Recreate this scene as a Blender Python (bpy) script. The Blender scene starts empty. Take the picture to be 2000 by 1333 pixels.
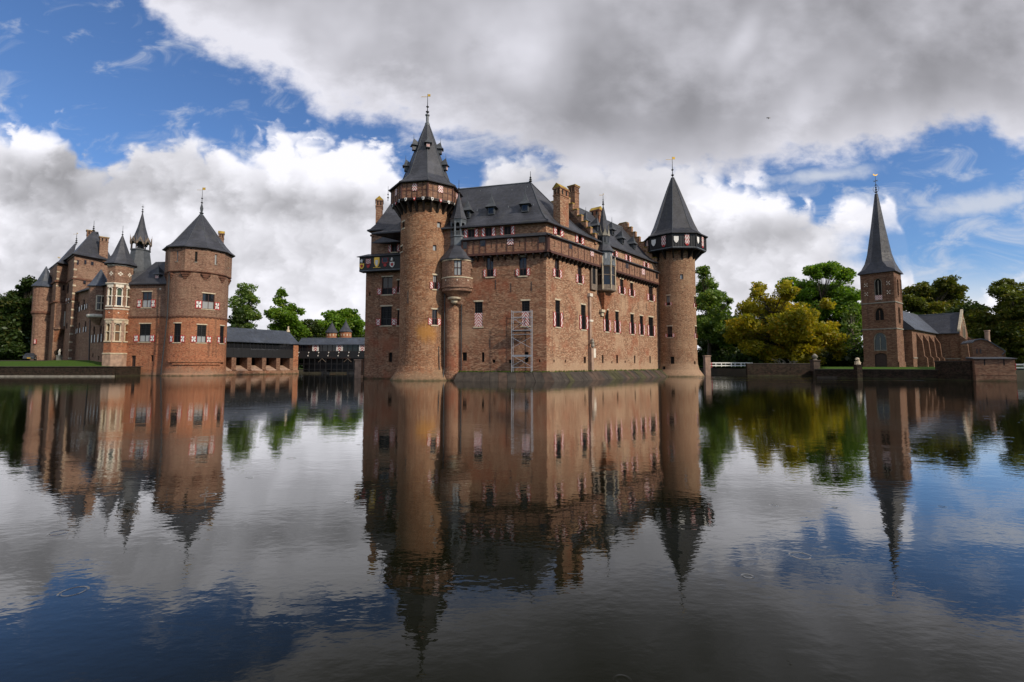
import bpy, math, random
import numpy as np
from mathutils import Vector
random.seed(7)
SC = bpy.context.scene
COL = SC.collection
R = math.radians
# ------------------------------------------------------------------ camera
F, CX, CY, TILT, EYE = 950.0, 1000.0, 650.8, math.atan(.0655), 2.0   # survey of the photograph: focal length and principal point (px)
cam_d = bpy.data.cameras.new('camera'); cam = bpy.data.objects.new('camera', cam_d); COL.objects.link(cam)
cam.location = (0, 0, EYE); cam.rotation_euler = (math.pi/2 + TILT, 0, 0)
cam_d.sensor_width = 36; cam_d.lens = F/2000*36; cam_d.shift_y = (CY-666.5)/2000
cam_d.clip_end = 8000; SC.camera = cam
SC.view_settings.view_transform = 'Standard'; SC.view_settings.look = 'None'
SC.view_settings.exposure = 0.12; SC.view_settings.gamma = 1
SC.cycles.use_denoising = True
SC.cycles.max_bounces = 5; SC.cycles.transparent_max_bounces = 6
SC.cycles.caustics_reflective = False; SC.cycles.caustics_refractive = False
# ------------------------------------------------------------------ sun
SUN_AZ, SUN_EL = R(56), R(34)          # azimuth measured from -Y (behind the camera) towards +X
sd = Vector((math.sin(SUN_AZ)*math.cos(SUN_EL), -math.cos(SUN_AZ)*math.cos(SUN_EL), math.sin(SUN_EL)))
sun_d = bpy.data.lights.new('sun', 'SUN'); sun_d.energy = 3.7; sun_d.angle = R(2); sun_d.color = (1, .88, .72)
sun = bpy.data.objects.new('sun', sun_d); COL.objects.link(sun)
sun.rotation_euler = (-sd).to_track_quat('-Z', 'Y').to_euler(); sun.location = (40, -40, 60)
# ------------------------------------------------------------------ node helper
class NT:
    def __init__(s, tree): s.t = tree; s.n = tree.nodes; s.l = tree.links
    def node(s, typ, **kw):
        nd = s.n.new(typ)
        for k, v in kw.items(): setattr(nd, k, v)
        return nd
    def inp(s, sock, v):
        if hasattr(v, 'is_output'): s.l.new(v, sock)
        elif v is not None: sock.default_value = v
    def m(s, op, a=0.0, b=0.0, c=None, clamp=False):
        nd = s.node('ShaderNodeMath', operation=op, use_clamp=clamp)
        s.inp(nd.inputs[0], a); s.inp(nd.inputs[1], b)
        if c is not None: s.inp(nd.inputs[2], c)
        return nd.outputs[0]
    def mr(s, v, a, b, c=0.0, d=1.0, interp='SMOOTHSTEP'):
        nd = s.node('ShaderNodeMapRange', interpolation_type=interp)
        for i, x in enumerate((v, a, b, c, d)): s.inp(nd.inputs[i], x)
        return nd.outputs[0]
    def mix(s, f, a, b, blend='MIX'):
        nd = s.node('ShaderNodeMix', data_type='RGBA', blend_type=blend)
        s.inp(nd.inputs[0], f)
        for k, x in ((6, a), (7, b)):
            if isinstance(x, tuple) and len(x) == 3: x = x + (1,)
            s.inp(nd.inputs[k], x)
        return nd.outputs[2]
    def noise(s, vec, scale, detail=4, rough=.55, dist=0.0, out=0):
        nd = s.node('ShaderNodeTexNoise'); s.inp(nd.inputs['Vector'], vec)
        nd.inputs['Scale'].default_value = scale; nd.inputs['Detail'].default_value = detail
        nd.inputs['Roughness'].default_value = rough; nd.inputs['Distortion'].default_value = dist
        return nd.outputs[out]
    def vmul(s, v, k):
        nd = s.node('ShaderNodeVectorMath', operation='MULTIPLY'); s.inp(nd.inputs[0], v); s.inp(nd.inputs[1], k); return nd.outputs[0]
    def comb(s, x, y, z=0.0):
        nd = s.node('ShaderNodeCombineXYZ')
        for i, v in enumerate((x, y, z)): s.inp(nd.inputs[i], v)
        return nd.outputs[0]
    def sep(s, v):
        nd = s.node('ShaderNodeSeparateXYZ'); s.inp(nd.inputs[0], v); return nd.outputs
    def curve(s, x, pts):
        """piecewise-linear lookup of x through pts"""
        x0, x1 = pts[0][0], pts[-1][0]; y0 = min(p[1] for p in pts); y1 = max(p[1] for p in pts)
        nd = s.node('ShaderNodeFloatCurve')
        c = nd.mapping.curves[0]
        q = [((p[0]-x0)/(x1-x0), (p[1]-y0)/(y1-y0)) for p in pts]
        c.points[0].location = q[0]; c.points[1].location = q[-1]
        for p in q[1:-1]: c.points.new(*p)
        for p in c.points: p.handle_type = 'AUTO_CLAMPED'
        nd.mapping.update()
        s.inp(nd.inputs['Value'], s.mr(x, x0, x1, 0, 1, 'LINEAR'))
        return s.m('MULTIPLY_ADD', nd.outputs[0], y1-y0, y0)
# ------------------------------------------------------------------ sky
W = bpy.data.worlds.new('World'); SC.world = W; W.use_nodes = True
def build_sky():
    n = NT(W.node_tree); n.n.clear()
    out = n.node('ShaderNodeOutputWorld'); bg = n.node('ShaderNodeBackground'); n.l.new(bg.outputs[0], out.inputs[0])
    sky = n.node('ShaderNodeTexSky', sky_type='NISHITA', sun_disc=False)
    sky.sun_elevation = SUN_EL; sky.sun_rotation = math.atan2(sd.x, sd.y)
    sky.air_density = 1.0; sky.dust_density = .4; sky.ozone_density = 2.5
    bg.inputs['Strength'].default_value = .1
    tc = n.node('ShaderNodeTexCoord'); x, y, z = n.sep(tc.outputs['Generated'])
    # tangent coordinates of the sky to the north, behind the castle; unit = 100 survey px
    yy = n.m('MAXIMUM', y, .12)
    U = n.m('MULTIPLY_ADD', n.m('DIVIDE', x, yy), 9.5, 10.0)
    V = n.m('MULTIPLY', n.m('DIVIDE', n.m('MAXIMUM', z, -.02), yy), 9.5)
    Yp = n.m('SUBTRACT', 7.13, V)
    ahead = n.mr(y, .15, .45)
    P = n.comb(U, Yp, 0)
    def nz2(vec, scale, detail, rough, dist=0.0):
        o = n.noise(vec, scale, detail, rough, dist); o.node.noise_dimensions = '2D'; return o
    n1 = n.m('SUBTRACT', nz2(P, .5, 3, .5), .5)
    n2 = n.m('SUBTRACT', nz2(n.vmul(P, (1, 1.5, 1)), 1.5, 6, .58), .5)
    vor = n.node('ShaderNodeTexVoronoi', feature='SMOOTH_F1', voronoi_dimensions='2D'); wv = n.node('ShaderNodeVectorMath', operation='MULTIPLY_ADD')
    n.inp(wv.inputs[0], n.comb(n2, n1, 0)); wv.inputs[1].default_value = (.9, .9, 0); n.inp(wv.inputs[2], P)
    n.inp(vor.inputs['Vector'], wv.outputs[0]); vor.inputs['Scale'].default_value = 1.6; vor.inputs['Smoothness'].default_value = .5; vor.inputs['Detail'].default_value = 2; vor.inputs['Roughness'].default_value = .5
    puff = n.m('SUBTRACT', .40, vor.outputs['Distance'])
    nn = n.m('MULTIPLY_ADD', n1, .8, n2)
    def blob(cx, cy, rx, ry, rot=0.0, k=.8, soft=.5):
        mp = n.node('ShaderNodeMapping', vector_type='TEXTURE'); n.inp(mp.inputs['Vector'], P)
        mp.inputs['Location'].default_value = (cx, cy, 0); mp.inputs['Rotation'].default_value = (0, 0, rot); mp.inputs['Scale'].default_value = (rx, ry, 1)
        ln = n.node('ShaderNodeVectorMath', operation='LENGTH'); n.l.new(mp.outputs[0], ln.inputs[0])
        return n.mr(n.m('MULTIPLY_ADD', nn, k*1.6, ln.outputs['Value']), 1+soft, 1-soft)
    def acc(v, w, *b): return n.m('MULTIPLY_ADD', blob(*b), w, v)
    # --- high grey sheet: everything above its ragged lower edge
    eA = n.curve(U, [(-8, -4), (0, -3), (2.0, -1.0), (2.7, .15), (3.4, .75), (4.2, 1.1), (5.6, 1.7), (6.4, 2.3), (7.6, 2.45), (8.7, 2.7), (10, 3.0), (12, 3.5), (14.5, 3.4), (15.6, 3.1), (17, 3.0), (18.5, 2.75), (19.1, 2.5), (19.5, 2.55), (20.2, 2.9), (24, 3.4), (32, 5)])
    dA = n.m('SUBTRACT', eA, Yp)
    dAn = n.m('ADD', dA, n.m('MULTIPLY_ADD', n1, .9, n.m('MULTIPLY', n2, 1.0)))
    mA = n.mr(dAn, -.12, .5)
    # --- cumulus bank below it
    eB = n.curve(U, [(-8, 2.6), (-2, 2.2), (0, 1.95), (.6, 1.93), (1.2, 2.25), (1.75, 2.85), (2.15, 2.7), (2.7, 2.35), (3.4, 2.25), (4.1, 2.4), (4.5, 2.7), (4.8, 2.42), (5.5, 2.2), (6.4, 2.22), (7.4, 2.45), (7.8, 3.0), (8.3, 3.4), (8.9, 3.4), (9.4, 3.0), (10, 2.6), (12, 2.6), (14.4, 3.0), (15.4, 3.4), (15.9, 3.6), (16.2, 3.85), (16.6, 3.6), (17.2, 3.42), (17.55, 3.6), (17.75, 4.1), (18.0, 5.2), (18.4, 5.45), (20, 5.3), (24, 5.0), (32, 4.5)])
    dB = n.m('SUBTRACT', Yp, eB)
    dBn = n.m('ADD', dB, n.m('MULTIPLY_ADD', puff, .6, n.m('MULTIPLY_ADD', n1, .5, n.m('MULTIPLY', n2, .45))))
    mB = n.mr(dBn, .0, .48)
    gap = n.m('MAXIMUM', blob(17.6, 4.85, 1.0, .5, 0, .45, .4), blob(19.4, 4.6, 2.0, 1.0, 0, .4, .4))
    gap = n.m('MAXIMUM', gap, blob(4.2, 2.75, .8, .1, .5, 1.2, .7))
    mB = n.m('MULTIPLY', mB, n.m('SUBTRACT', 1.0, n.m('MULTIPLY', gap, .96)))
    # thin veils and scraps in the blue
    wisp = n.mr(n.m('MULTIPLY_ADD', n.mr(Yp, 0, 6), .12, nz2(n.vmul(P, (.7, 1.5, 1)), 1.1, 6, .62, .5)), .53, .85, 0, .6)
    scrap = n.m('MAXIMUM', blob(19.3, 3.95, .9, .2, -.2, 1.3, .8), blob(16.3, 3.35, .9, .14, -.1, 1.2, .8))
    wisp = n.m('MAXIMUM', wisp, n.m('MULTIPLY', scrap, .8))
    low = n.mr(Yp, 4.9, 6.3, 0, .85)
    # --- how much sunlight the clouds scatter: bright rims and crowns, grey undersides
    gA = n.m('MULTIPLY_ADD', n.mr(dAn, 1.5, .0), .20, .635)
    gA = n.m('MULTIPLY_ADD', n1, .38, gA); gA = n.m('MULTIPLY_ADD', n2, .10, gA)
    for w, b in ((.16, (4.8, .6, 2.6, 1.3, .5, .5, .95)), (.13, (9.6, .6, 1.4, 1.4, 0, .7, .9)), (.12, (14.7, .55, .6, .2, -1.05, 1.0, .95)), (.13, (16.1, 1.75, 1.0, .35, -.8, 1.0, .95)), (-.07, (12.4, 2.2, 3.0, .9, .1, .6, .9)), (-.04, (18.6, 1.2, 2.4, .7, -.25, .6, .9))): gA = acc(gA, w, *b)
    gA = n.m('MINIMUM', n.m('MAXIMUM', gA, .53), .88)
    gB = n.m('MULTIPLY_ADD', n.mr(dBn, 1.0, .05), .08, .90)
    gB = n.m('MULTIPLY_ADD', puff, .12, gB); gB = n.m('MULTIPLY_ADD', n2, .12, gB); gB = n.m('MULTIPLY_ADD', n1, .2, gB)
    for w, b in ((.12, (6.3, 2.85, 1.6, .7, .1, .5, .6)), (.12, (.4, 2.5, 1.1, .5, .5, .4, .6)), (.1, (14.6, 3.9, 1.6, .5, -.1, .5, .7)), (.08, (6.7, 5.9, 1.0, .5, 0, .5, .8)),
                 (-.18, (1.2, 3.55, 2.2, .5, .04, .6, .8)), (-.17, (1.4, 2.95, .6, .32, -.5, .6, .6)), (-.10, (3.0, 3.0, 1.3, .45, .2, .6, .8)), (-.15, (6.2, 4.0, 1.9, .3, .05, .6, .8)), (-.15, (15.0, 4.5, 1.2, .3, -.15, .6, .8)), (-.10, (11.0, 3.7, 2.2, .6, 0, .6, .9)), (-.08, (.5, 5.2, 1.6, .4, 0, .6, .9))): gB = acc(gB, w, *b)
    gB = n.m('MINIMUM', n.m('MAXIMUM', gB, .58), .965)
    # --- the same broken cloud beside and behind, a flat layer overhead
    zz = n.m('MAXIMUM', z, .06)
    q1 = nz2(n.comb(n.m('DIVIDE', x, zz), n.m('DIVIDE', y, zz), 0), .55, 5, .55)
    mQ = n.mr(q1, .42, .56); gQ = n.mr(q1, .5, .72, .9, .58)
    mAf = n.m('MULTIPLY', mA, ahead); mBf = n.m('MULTIPLY', mB, ahead)
    def tone(g, tint):
        v = n.m('MULTIPLY', n.m('MULTIPLY', g, g), 10.0*CLOUD)
        return n.vmul(n.comb(v, v, v), tint)
    cA = tone(gA, (.975, .97, 1.06)); cB = tone(gB, (.985, .98, 1.045)); cQ = tone(gQ, (.99, .99, 1.02))
    blue = n.vmul(sky.outputs[0], (.72, .93, 1.22))
    c = n.mix(n.m('MULTIPLY', mQ, n.m('SUBTRACT', 1.0, ahead)), blue, cQ)
    c = n.mix(n.m('MULTIPLY', wisp, ahead), c, (6.2, 6.5, 7.2))
    c = n.mix(n.m('MULTIPLY', low, ahead), c, (7.6, 7.7, 8.0))
    c = n.mix(mBf, c, cB); c = n.mix(mAf, c, cA)
    n.inp(bg.inputs['Color'], c)
    W.cycles.sampling_method = 'MANUAL'; W.cycles.sample_map_resolution = 256
CLOUD = 1.0
build_sky()
# ------------------------------------------------------------------ survey helpers: photograph pixel -> ray from the camera -> real place
def ray(px, py):
    xc, yc = (px-CX)/F, (CY-py)/F
    return Vector((xc, math.cos(TILT)-yc*math.sin(TILT), math.sin(TILT)+yc*math.cos(TILT)))
def atY(px, py, Y):
    d = ray(px, py); t = Y/d.y
    return Vector((d.x*t, Y, EYE+d.z*t))
class Wall:
    """flat wall: u along t from P, v = world z, d outward"""
    def __init__(s, P, Q, flip=False):
        s.P = Vector((P[0], P[1], 0)); v = Vector((Q[0]-P[0], Q[1]-P[1], 0)); s.L = v.length; s.t = v.normalized()
        s.n = Vector((s.t.y, -s.t.x, 0))
        if flip: s.n = -s.n
        s.curved = False
    def pt(s, u, v, d=0.0): return s.P + s.t*u + s.n*d + Vector((0, 0, v))
    def hit(s, px, py):
        r = ray(px, py); o = Vector((0, 0, EYE)); k = (s.P-Vector((o.x, o.y, 0))).dot(s.n)/r.dot(s.n)
        p = o+r*k
        return ((p-s.P).dot(s.t), p.z)
class Drum:
    """round wall: u = arc length (angle * r0) from the direction facing the camera, v = z, d outward"""
    def __init__(s, c, r, prof=None):
        s.c = Vector((c[0], c[1], 0)); s.r = r; s.prof = prof; s.curved = True
        s.a0 = math.atan2(-s.c.y, -s.c.x)
    def rad(s, v):
        if not s.prof: return s.r
        p = s.prof
        if v <= p[0][0]: return p[0][1]
        for (z0, r0), (z1, r1) in zip(p, p[1:]):
            if v <= z1: return r0+(r1-r0)*(v-z0)/(z1-z0)
        return p[-1][1]
    def pt(s, u, v, d=0.0):
        a = s.a0+u/s.r; k = s.rad(v)+d
        return Vector((s.c.x+math.cos(a)*k, s.c.y+math.sin(a)*k, v))
    def hit(s, px, py):
        r = ray(px, py); a = r.x**2+r.y**2; b = -2*(r.x*s.c.x+r.y*s.c.y); c = s.c.x**2+s.c.y**2-s.r**2
        disc = b*b-4*a*c
        k = (-b-math.sqrt(max(disc, 0)))/(2*a)
        p = r*k; ang = math.atan2(p.y-s.c.y, p.x-s.c.x)-s.a0
        ang = (ang+math.pi) % (2*math.pi)-math.pi
        return (ang*s.r, EYE+p.z)
# ------------------------------------------------------------------ mesh builder
class MB:
    def __init__(s): s.v = []; s.f = []; s.uv = {}
    def add(s, pts, faces, uvs=None):
        o = len(s.v); s.v += [tuple(p) for p in pts]
        for i, f in enumerate(faces):
            if uvs and uvs[i]: s.uv[len(s.f)] = uvs[i]
            s.f.append(tuple(o+k for k in f))
        return s
    def quad(s, a, b, c, d, uv=None): return s.add([a, b, c, d], [(0, 1, 2, 3)], [uv] if uv else None)
    def hexa(s, p, uvfront=None):
        # p: 4 points of one face then the 4 opposite ones
        fs = [(0, 1, 2, 3), (7, 6, 5, 4), (0, 4, 5, 1), (1, 5, 6, 2), (2, 6, 7, 3), (3, 7, 4, 0)]
        return s.add(p, fs, [uvfront]+[None]*5 if uvfront else None)
    def box(s, c, h, rz=0.0):
        cs, sn = math.cos(rz), math.sin(rz); q = []
        for dz in (-1, 1):
            for dx, dy in ((-1, -1), (1, -1), (1, 1), (-1, 1)):
                X, Y = dx*h[0], dy*h[1]; q.append((c[0]+X*cs-Y*sn, c[1]+X*sn+Y*cs, c[2]+dz*h[2]))
        return s.add(q, [(3, 2, 1, 0), (4, 5, 6, 7), (0, 1, 5, 4), (1, 2, 6, 5), (2, 3, 7, 6), (3, 0, 4, 7)])
    def fb(s, fr, u0, u1, v0, v1, d0, d1, uv=None):
        """box on a wall frame, front face at d1"""
        if not fr.curved or uv or abs(u1-u0) < .9:
            p = [fr.pt(u0, v0, d1), fr.pt(u1, v0, d1), fr.pt(u1, v1, d1), fr.pt(u0, v1, d1), fr.pt(u0, v0, d0), fr.pt(u1, v0, d0), fr.pt(u1, v1, d0), fr.pt(u0, v1, d0)]
            return s.hexa(p, uv)
        k = int(abs(u1-u0)/.6)+1
        for i in range(k): s.fb(fr, u0+(u1-u0)*i/k, u0+(u1-u0)*(i+1)/k-1e-6*0, v0, v1, d0, d1)
        return s
    def tube(s, a, b, r0, r1=None, k=8, cap=True):
        a, b = Vector(a), Vector(b); r1 = r0 if r1 is None else r1; w = (b-a)
        if w.length < 1e-6: return s
        q = w.to_track_quat('Z', 'Y'); pts = []
        for c, r in ((a, r0), (b, r1)):
            for i in range(k):
                t = 2*math.pi*i/k; pts.append(c+q @ Vector((r*math.cos(t), r*math.sin(t), 0)))
        fs = [(i, (i+1) % k, k+(i+1) % k, k+i) for i in range(k)]
        if cap: fs += [tuple(range(k-1, -1, -1)), tuple(range(k, 2*k))]
        return s.add(pts, fs)
    def lathe(s, c, prof, k=24, a0=0.0, cap=True):
        """prof: (r, z) from bottom to top"""
        pts = []
        for r, z in prof:
            for i in range(k):
                t = a0+2*math.pi*i/k; pts.append((c[0]+r*math.cos(t), c[1]+r*math.sin(t), z))
        m = len(prof)
        fs = [(j*k+i, j*k+(i+1) % k, (j+1)*k+(i+1) % k, (j+1)*k+i) for j in range(m-1) for i in range(k)]
        if cap: fs += [tuple(range(k-1, -1, -1)), tuple(range((m-1)*k, m*k))]
        return s.add(pts, fs)
    def prism(s, poly, z0, z1):
        """poly counter-clockwise (x, y)"""
        k = len(poly); a = sum(poly[i][0]*poly[(i+1) % k][1]-poly[(i+1) % k][0]*poly[i][1] for i in range(k))
        if a < 0: poly = poly[::-1]
        pts = [(p[0], p[1], z0) for p in poly]+[(p[0], p[1], z1) for p in poly]
        return s.add(pts, [tuple(range(k-1, -1, -1)), tuple(range(k, 2*k))]+[(i, (i+1) % k, k+(i+1) % k, k+i) for i in range(k)])
    def slab(s, pts, n, th):
        """flat outline pts (3D) extruded by n*th"""
        k = len(pts); n = Vector(n)*th
        q = [Vector(p) for p in pts]; q += [p+n for p in q]
        return s.add(q, [tuple(range(k-1, -1, -1)), tuple(range(k, 2*k))]+[(i, (i+1) % k, k+(i+1) % k, k+i) for i in range(k)])
WL = {}
from mathutils.bvhtree import BVHTree
def on_mesh(o, px, py):
    """where the sight line through a survey pixel meets a built surface"""
    w = WL[o.name]; me = o.data
    t = BVHTree.FromPolygons([v.co+w for v in me.vertices], [tuple(p.vertices) for p in me.polygons])
    h = t.ray_cast(Vector((0, 0, EYE)), ray(px, py).normalized())
    return h[0]
def obj(name, mb, mat, parent=None, smooth=False, kind=None):
    v = np.array(mb.v, float)
    lo, hi = v.min(0), v.max(0); loc = Vector(((lo[0]+hi[0])/2, (lo[1]+hi[1])/2, lo[2]))
    me = bpy.data.meshes.new(name)
    me.from_pydata([(p[0]-loc.x, p[1]-loc.y, p[2]-loc.z) for p in mb.v], [], mb.f)
    uvl = me.uv_layers.new(name='UVMap'); dat = np.empty(len(me.loops)*2)
    for p in me.polygons:
        ex = mb.uv.get(p.index); nx, ny, nz = p.normal
        if abs(nz) < .75:
            h = math.hypot(nx, ny); tx, ty = -ny/h, nx/h
        for j, li in enumerate(p.loop_indices):
            if ex: dat[2*li], dat[2*li+1] = ex[j]
            else:
                q = mb.v[me.loops[li].vertex_index]
                if abs(nz) < .75: dat[2*li] = q[0]*tx+q[1]*ty; dat[2*li+1] = q[2]
                else: dat[2*li], dat[2*li+1] = q[0], q[1]
    uvl.data.foreach_set('uv', dat)
    if smooth: me.polygons.foreach_set('use_smooth', [True]*len(me.polygons))
    if isinstance(mat, str): mat = M[mat]
    me.materials.append(mat)
    o = bpy.data.objects.new(name, me); COL.objects.link(o)
    if parent is not None:
        o.parent = parent; o.location = loc-WL[parent.name]
    else: o.location = loc
    WL[o.name] = loc
    if kind: o['kind'] = kind
    return o
def thing(name, label, cat, loc, group=None):
    o = bpy.data.objects.new(name, None); COL.objects.link(o); o.location = loc; o.empty_display_size = .5
    o['label'] = label; o['category'] = cat
    if group: o['group'] = group
    WL[o.name] = Vector(loc)
    return o
def tag(o, label, cat, group=None):
    o['label'] = label; o['category'] = cat
    if group: o['group'] = group
    return o
# ------------------------------------------------------------------ materials
M = {}
def mat(name):
    m = bpy.data.materials.new(name); m.use_nodes = True; n = NT(m.node_tree)
    b = n.n['Principled BSDF']; M[name] = m
    return n, b
def plain(name, col, rough=.7, var=.15, scale=3.0, metal=0.0, spec=.4):
    n, b = mat(name); g = n.node('ShaderNodeNewGeometry').outputs['Position']
    nz = n.noise(g, scale, 5); f = n.mr(nz, .3, .7, 1-var, 1+var, 'LINEAR')
    n.inp(b.inputs['Base Color'], n.mix(1.0, col, n.comb(f, f, f), 'MULTIPLY'))
    b.inputs['Roughness'].default_value = rough; b.inputs['Metallic'].default_value = metal; b.inputs['Specular IOR Level'].default_value = spec
    return n, b
def brick(name, c1, c2, mortar, pale=(.42, .33, .24), pale_amt=.35, dark_amt=.5, foot=None, lichen=None, red=None):
    n, b = mat(name)
    uv = n.node('ShaderNodeUVMap').outputs[0]; g = n.node('ShaderNodeNewGeometry').outputs['Position']
    br = n.node('ShaderNodeTexBrick'); n.inp(br.inputs['Vector'], uv)
    br.inputs['Scale'].default_value = 1; br.inputs['Brick Width'].default_value = .26; br.inputs['Row Height'].default_value = .09
    br.inputs['Mortar Size'].default_value = .012; br.inputs['Mortar Smooth'].default_value = .3; br.inputs['Bias'].default_value = -.1
    br.inputs['Color1'].default_value = c1+(1,); br.inputs['Color2'].default_value = c2+(1,); br.inputs['Mortar'].default_value = mortar+(1,)
    c = br.outputs[0]
    # single pale or burnt bricks: cells of about one to three bricks
    vo = n.node('ShaderNodeTexVoronoi'); n.inp(vo.inputs['Vector'], n.vmul(uv, (3.6, 10.5, 1))); vo.inputs['Scale'].default_value = 1
    rnd = n.sep(vo.outputs['Color'])
    c = n.mix(n.m('MULTIPLY', n.m('GREATER_THAN', rnd[0], .66), .75), c, pale)
    c = n.mix(n.m('MULTIPLY', n.m('LESS_THAN', rnd[1], .24), .5), c, (.06, .032, .024))
    big = n.noise(g, .26, 7, .66); mid = n.noise(n.vmul(g, (1, 1, .6)), .9, 6, .65)
    c = n.mix(n.mr(big, .50, .66, 0, pale_amt*1.4), c, pale)
    c = n.mix(n.mr(mid, .55, .8, 0, dark_amt*.7), c, (.075, .045, .034))
    cz = n.m('MULTIPLY_ADD', n.noise(n.vmul(g, (.12, .12, 2.6)), 1.0, 3, .6), .5, .75)
    c = n.mix(1.0, c, n.comb(cz, cz, cz), 'MULTIPLY')
    streak = n.noise(n.vmul(g, (1.6, 1.6, .10)), 1.0, 5, .6)
    c = n.mix(n.mr(streak, .54, .74, 0, .48), c, (.06, .04, .032))
    if red:
        c = n.mix(n.mr(n.noise(g, .30, 6, .65), .50, .66, 0, .55), c, red)
    z = n.sep(g)[2]
    if foot:
        z1, col, amt = foot
        k = n.m('ADD', z, n.m('MULTIPLY', n.m('SUBTRACT', n.noise(g, .45, 6, .6), .5), 4.5))
        c = n.mix(n.mr(k, z1+.9, z1-.9, 0, amt), c, col)
    if lichen:
        (lx, ly, lz), rad_ = lichen
        dv = n.node('ShaderNodeVectorMath', operation='DISTANCE'); n.inp(dv.inputs[0], g); dv.inputs[1].default_value = (lx, ly, lz)
        k = n.m('ADD', n.m('DIVIDE', dv.outputs['Value'], rad_), n.m('MULTIPLY', n.noise(n.vmul(g, (1, 1, .5)), 1.1, 6, .7), 1.3))
        c = n.mix(n.mr(k, 1.55, .85, 0, .75), c, (.42, .20, .05))
    # green damp at the water line
    k = n.m('ADD', z, n.m('MULTIPLY', n.noise(g, 1.5, 5), .8))
    c = n.mix(n.mr(k, .75, .35, 0, .8), c, (.05, .05, .025))
    n.inp(b.inputs['Base Color'], c); b.inputs['Roughness'].default_value = .9; b.inputs['Specular IOR Level'].default_value = .15
    bp = n.node('ShaderNodeBump'); bp.inputs['Strength'].default_value = .5; bp.inputs['Distance'].default_value = .015
    n.inp(bp.inputs['Height'], n.m('ADD', br.outputs['Fac'], n.m('MULTIPLY', n.noise(g, 6, 4), -1.2))); bp.invert = True
    n.inp(b.inputs['Normal'], bp.outputs[0])
REDB = (.27, .075, .038)
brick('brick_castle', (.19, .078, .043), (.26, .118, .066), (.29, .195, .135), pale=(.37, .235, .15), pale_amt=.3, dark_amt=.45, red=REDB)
brick('brick_castle_sun', (.235, .10, .054), (.31, .15, .084), (.34, .235, .16), pale=(.46, .31, .20), pale_amt=.45, dark_amt=.4, foot=(2.6, (.42, .29, .19), .7), red=REDB)  # brighter copy of the castle brick, with sunlight put into its colour
TOWER_C = (-11.7, 65.2)
brick('brick_tower', (.215, .082, .038), (.28, .12, .058), (.29, .19, .12), pale=(.40, .25, .15), pale_amt=.3, dark_amt=.35, foot=(1.0, (.21, .145, .09), .7), lichen=((-10.9, 61.9, 6.2), 2.0))
brick('brick_rear_tower', (.20, .09, .05), (.265, .13, .072), (.32, .23, .15), pale=(.37, .25, .155), pale_amt=.3, dark_amt=.5, foot=(2.4, (.33, .23, .15), .6))
brick('brick_upper', (.175, .082, .052), (.235, .118, .077), (.27, .19, .145), pale=(.31, .205, .14), pale_amt=.3, dark_amt=.4)
brick('brick_red', (.30, .085, .038), (.37, .125, .058), (.36, .22, .14), pale=(.40, .20, .11), pale_amt=.3, dark_amt=.3, foot=(1.0, (.28, .2, .14), .6))
brick('brick_church', (.13, .056, .034), (.185, .083, .05), (.2, .14, .1), pale=(.25, .155, .1), pale_amt=.25, dark_amt=.5)
brick('brick_gallery', (.20, .088, .054), (.26, .12, .073), (.29, .2, .145), pale=(.31, .19, .125), pale_amt=.2, dark_amt=.2)
brick('brick_quay', (.012, .009, .0065), (.021, .015, .01), (.024, .02, .014), pale=(.045, .034, .022), pale_amt=.2, dark_amt=.7)  # dark brick, lowered further to put the tree shade into its colour
def slate(name, col):
    n, b = mat(name); g = n.node('ShaderNodeNewGeometry').outputs['Position']; uv = n.node('ShaderNodeUVMap').outputs[0]
    br = n.node('ShaderNodeTexBrick'); n.inp(br.inputs['Vector'], uv); br.inputs['Scale'].default_value = 1
    br.inputs['Brick Width'].default_value = .3; br.inputs['Row Height'].default_value = .2; br.inputs['Mortar Size'].default_value = .012
    br.inputs['Color1'].default_value = tuple(x*.8 for x in col)+(1,); br.inputs['Color2'].default_value = tuple(x*1.2 for x in col)+(1,)
    br.inputs['Mortar'].default_value = tuple(x*.45 for x in col)+(1,)
    rw_ = n.m('MULTIPLY_ADD', n.noise(n.vmul(g, (.25, .25, 4.0)), 1.0, 4, .65), 1.0, .5)
    c = n.mix(1.0, br.outputs[0], n.comb(rw_, rw_, rw_), 'MULTIPLY')
    c = n.mix(n.mr(n.noise(g, .30, 7, .65), .46, .70, 0, .6), c, tuple(min(1, x*2.0) for x in col))
    c = n.mix(n.mr(n.noise(g, .8, 6, .7), .60, .75, 0, .5), c, (.075, .07, .03))
    c = n.mix(n.mr(n.noise(n.vmul(g, (1.2, 1.2, .15)), 1.1, 5), .55, .8, 0, .35), c, (.085, .085, .06))
    n.inp(b.inputs['Base Color'], c); n.inp(b.inputs['Roughness'], n.mr(n.noise(g, 2.5, 4), .3, .7, .4, .65)); b.inputs['Specular IOR Level'].default_value = .4
    bp = n.node('ShaderNodeBump'); bp.inputs['Strength'].default_value = .4; bp.inputs['Distance'].default_value = .02; bp.invert = True
    n.inp(bp.inputs['Height'], br.outputs['Fac']); n.inp(b.inputs['Normal'], bp.outputs[0])
slate('slate', (.036, .038, .047)); slate('slate_dark', (.028, .029, .035)); slate('slate_blue', (.045, .055, .075))
plain('lead', (.12, .135, .15), .5, .3, 2); plain('lead_dark', (.06, .067, .075), .5, .3, 2)
plain('timber_red', (.075, .028, .02), .6, .3, 4); plain('timber_dark', (.03, .02, .016), .6, .3, 4)
plain('timber_black', (.011, .011, .012), .5, .3, 4); plain('timber_grey', (.17, .13, .10), .75, .35, 4)
plain('stone', (.50, .42, .30), .8, .25, 2.5); plain('stone_white', (.66, .60, .50), .8, .2, 2.5); plain('stone_grey', (.24, .22, .18), .85, .35, 2)
plain('stone_pink', (.33, .22, .16), .85, .35, 1.5)
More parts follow.
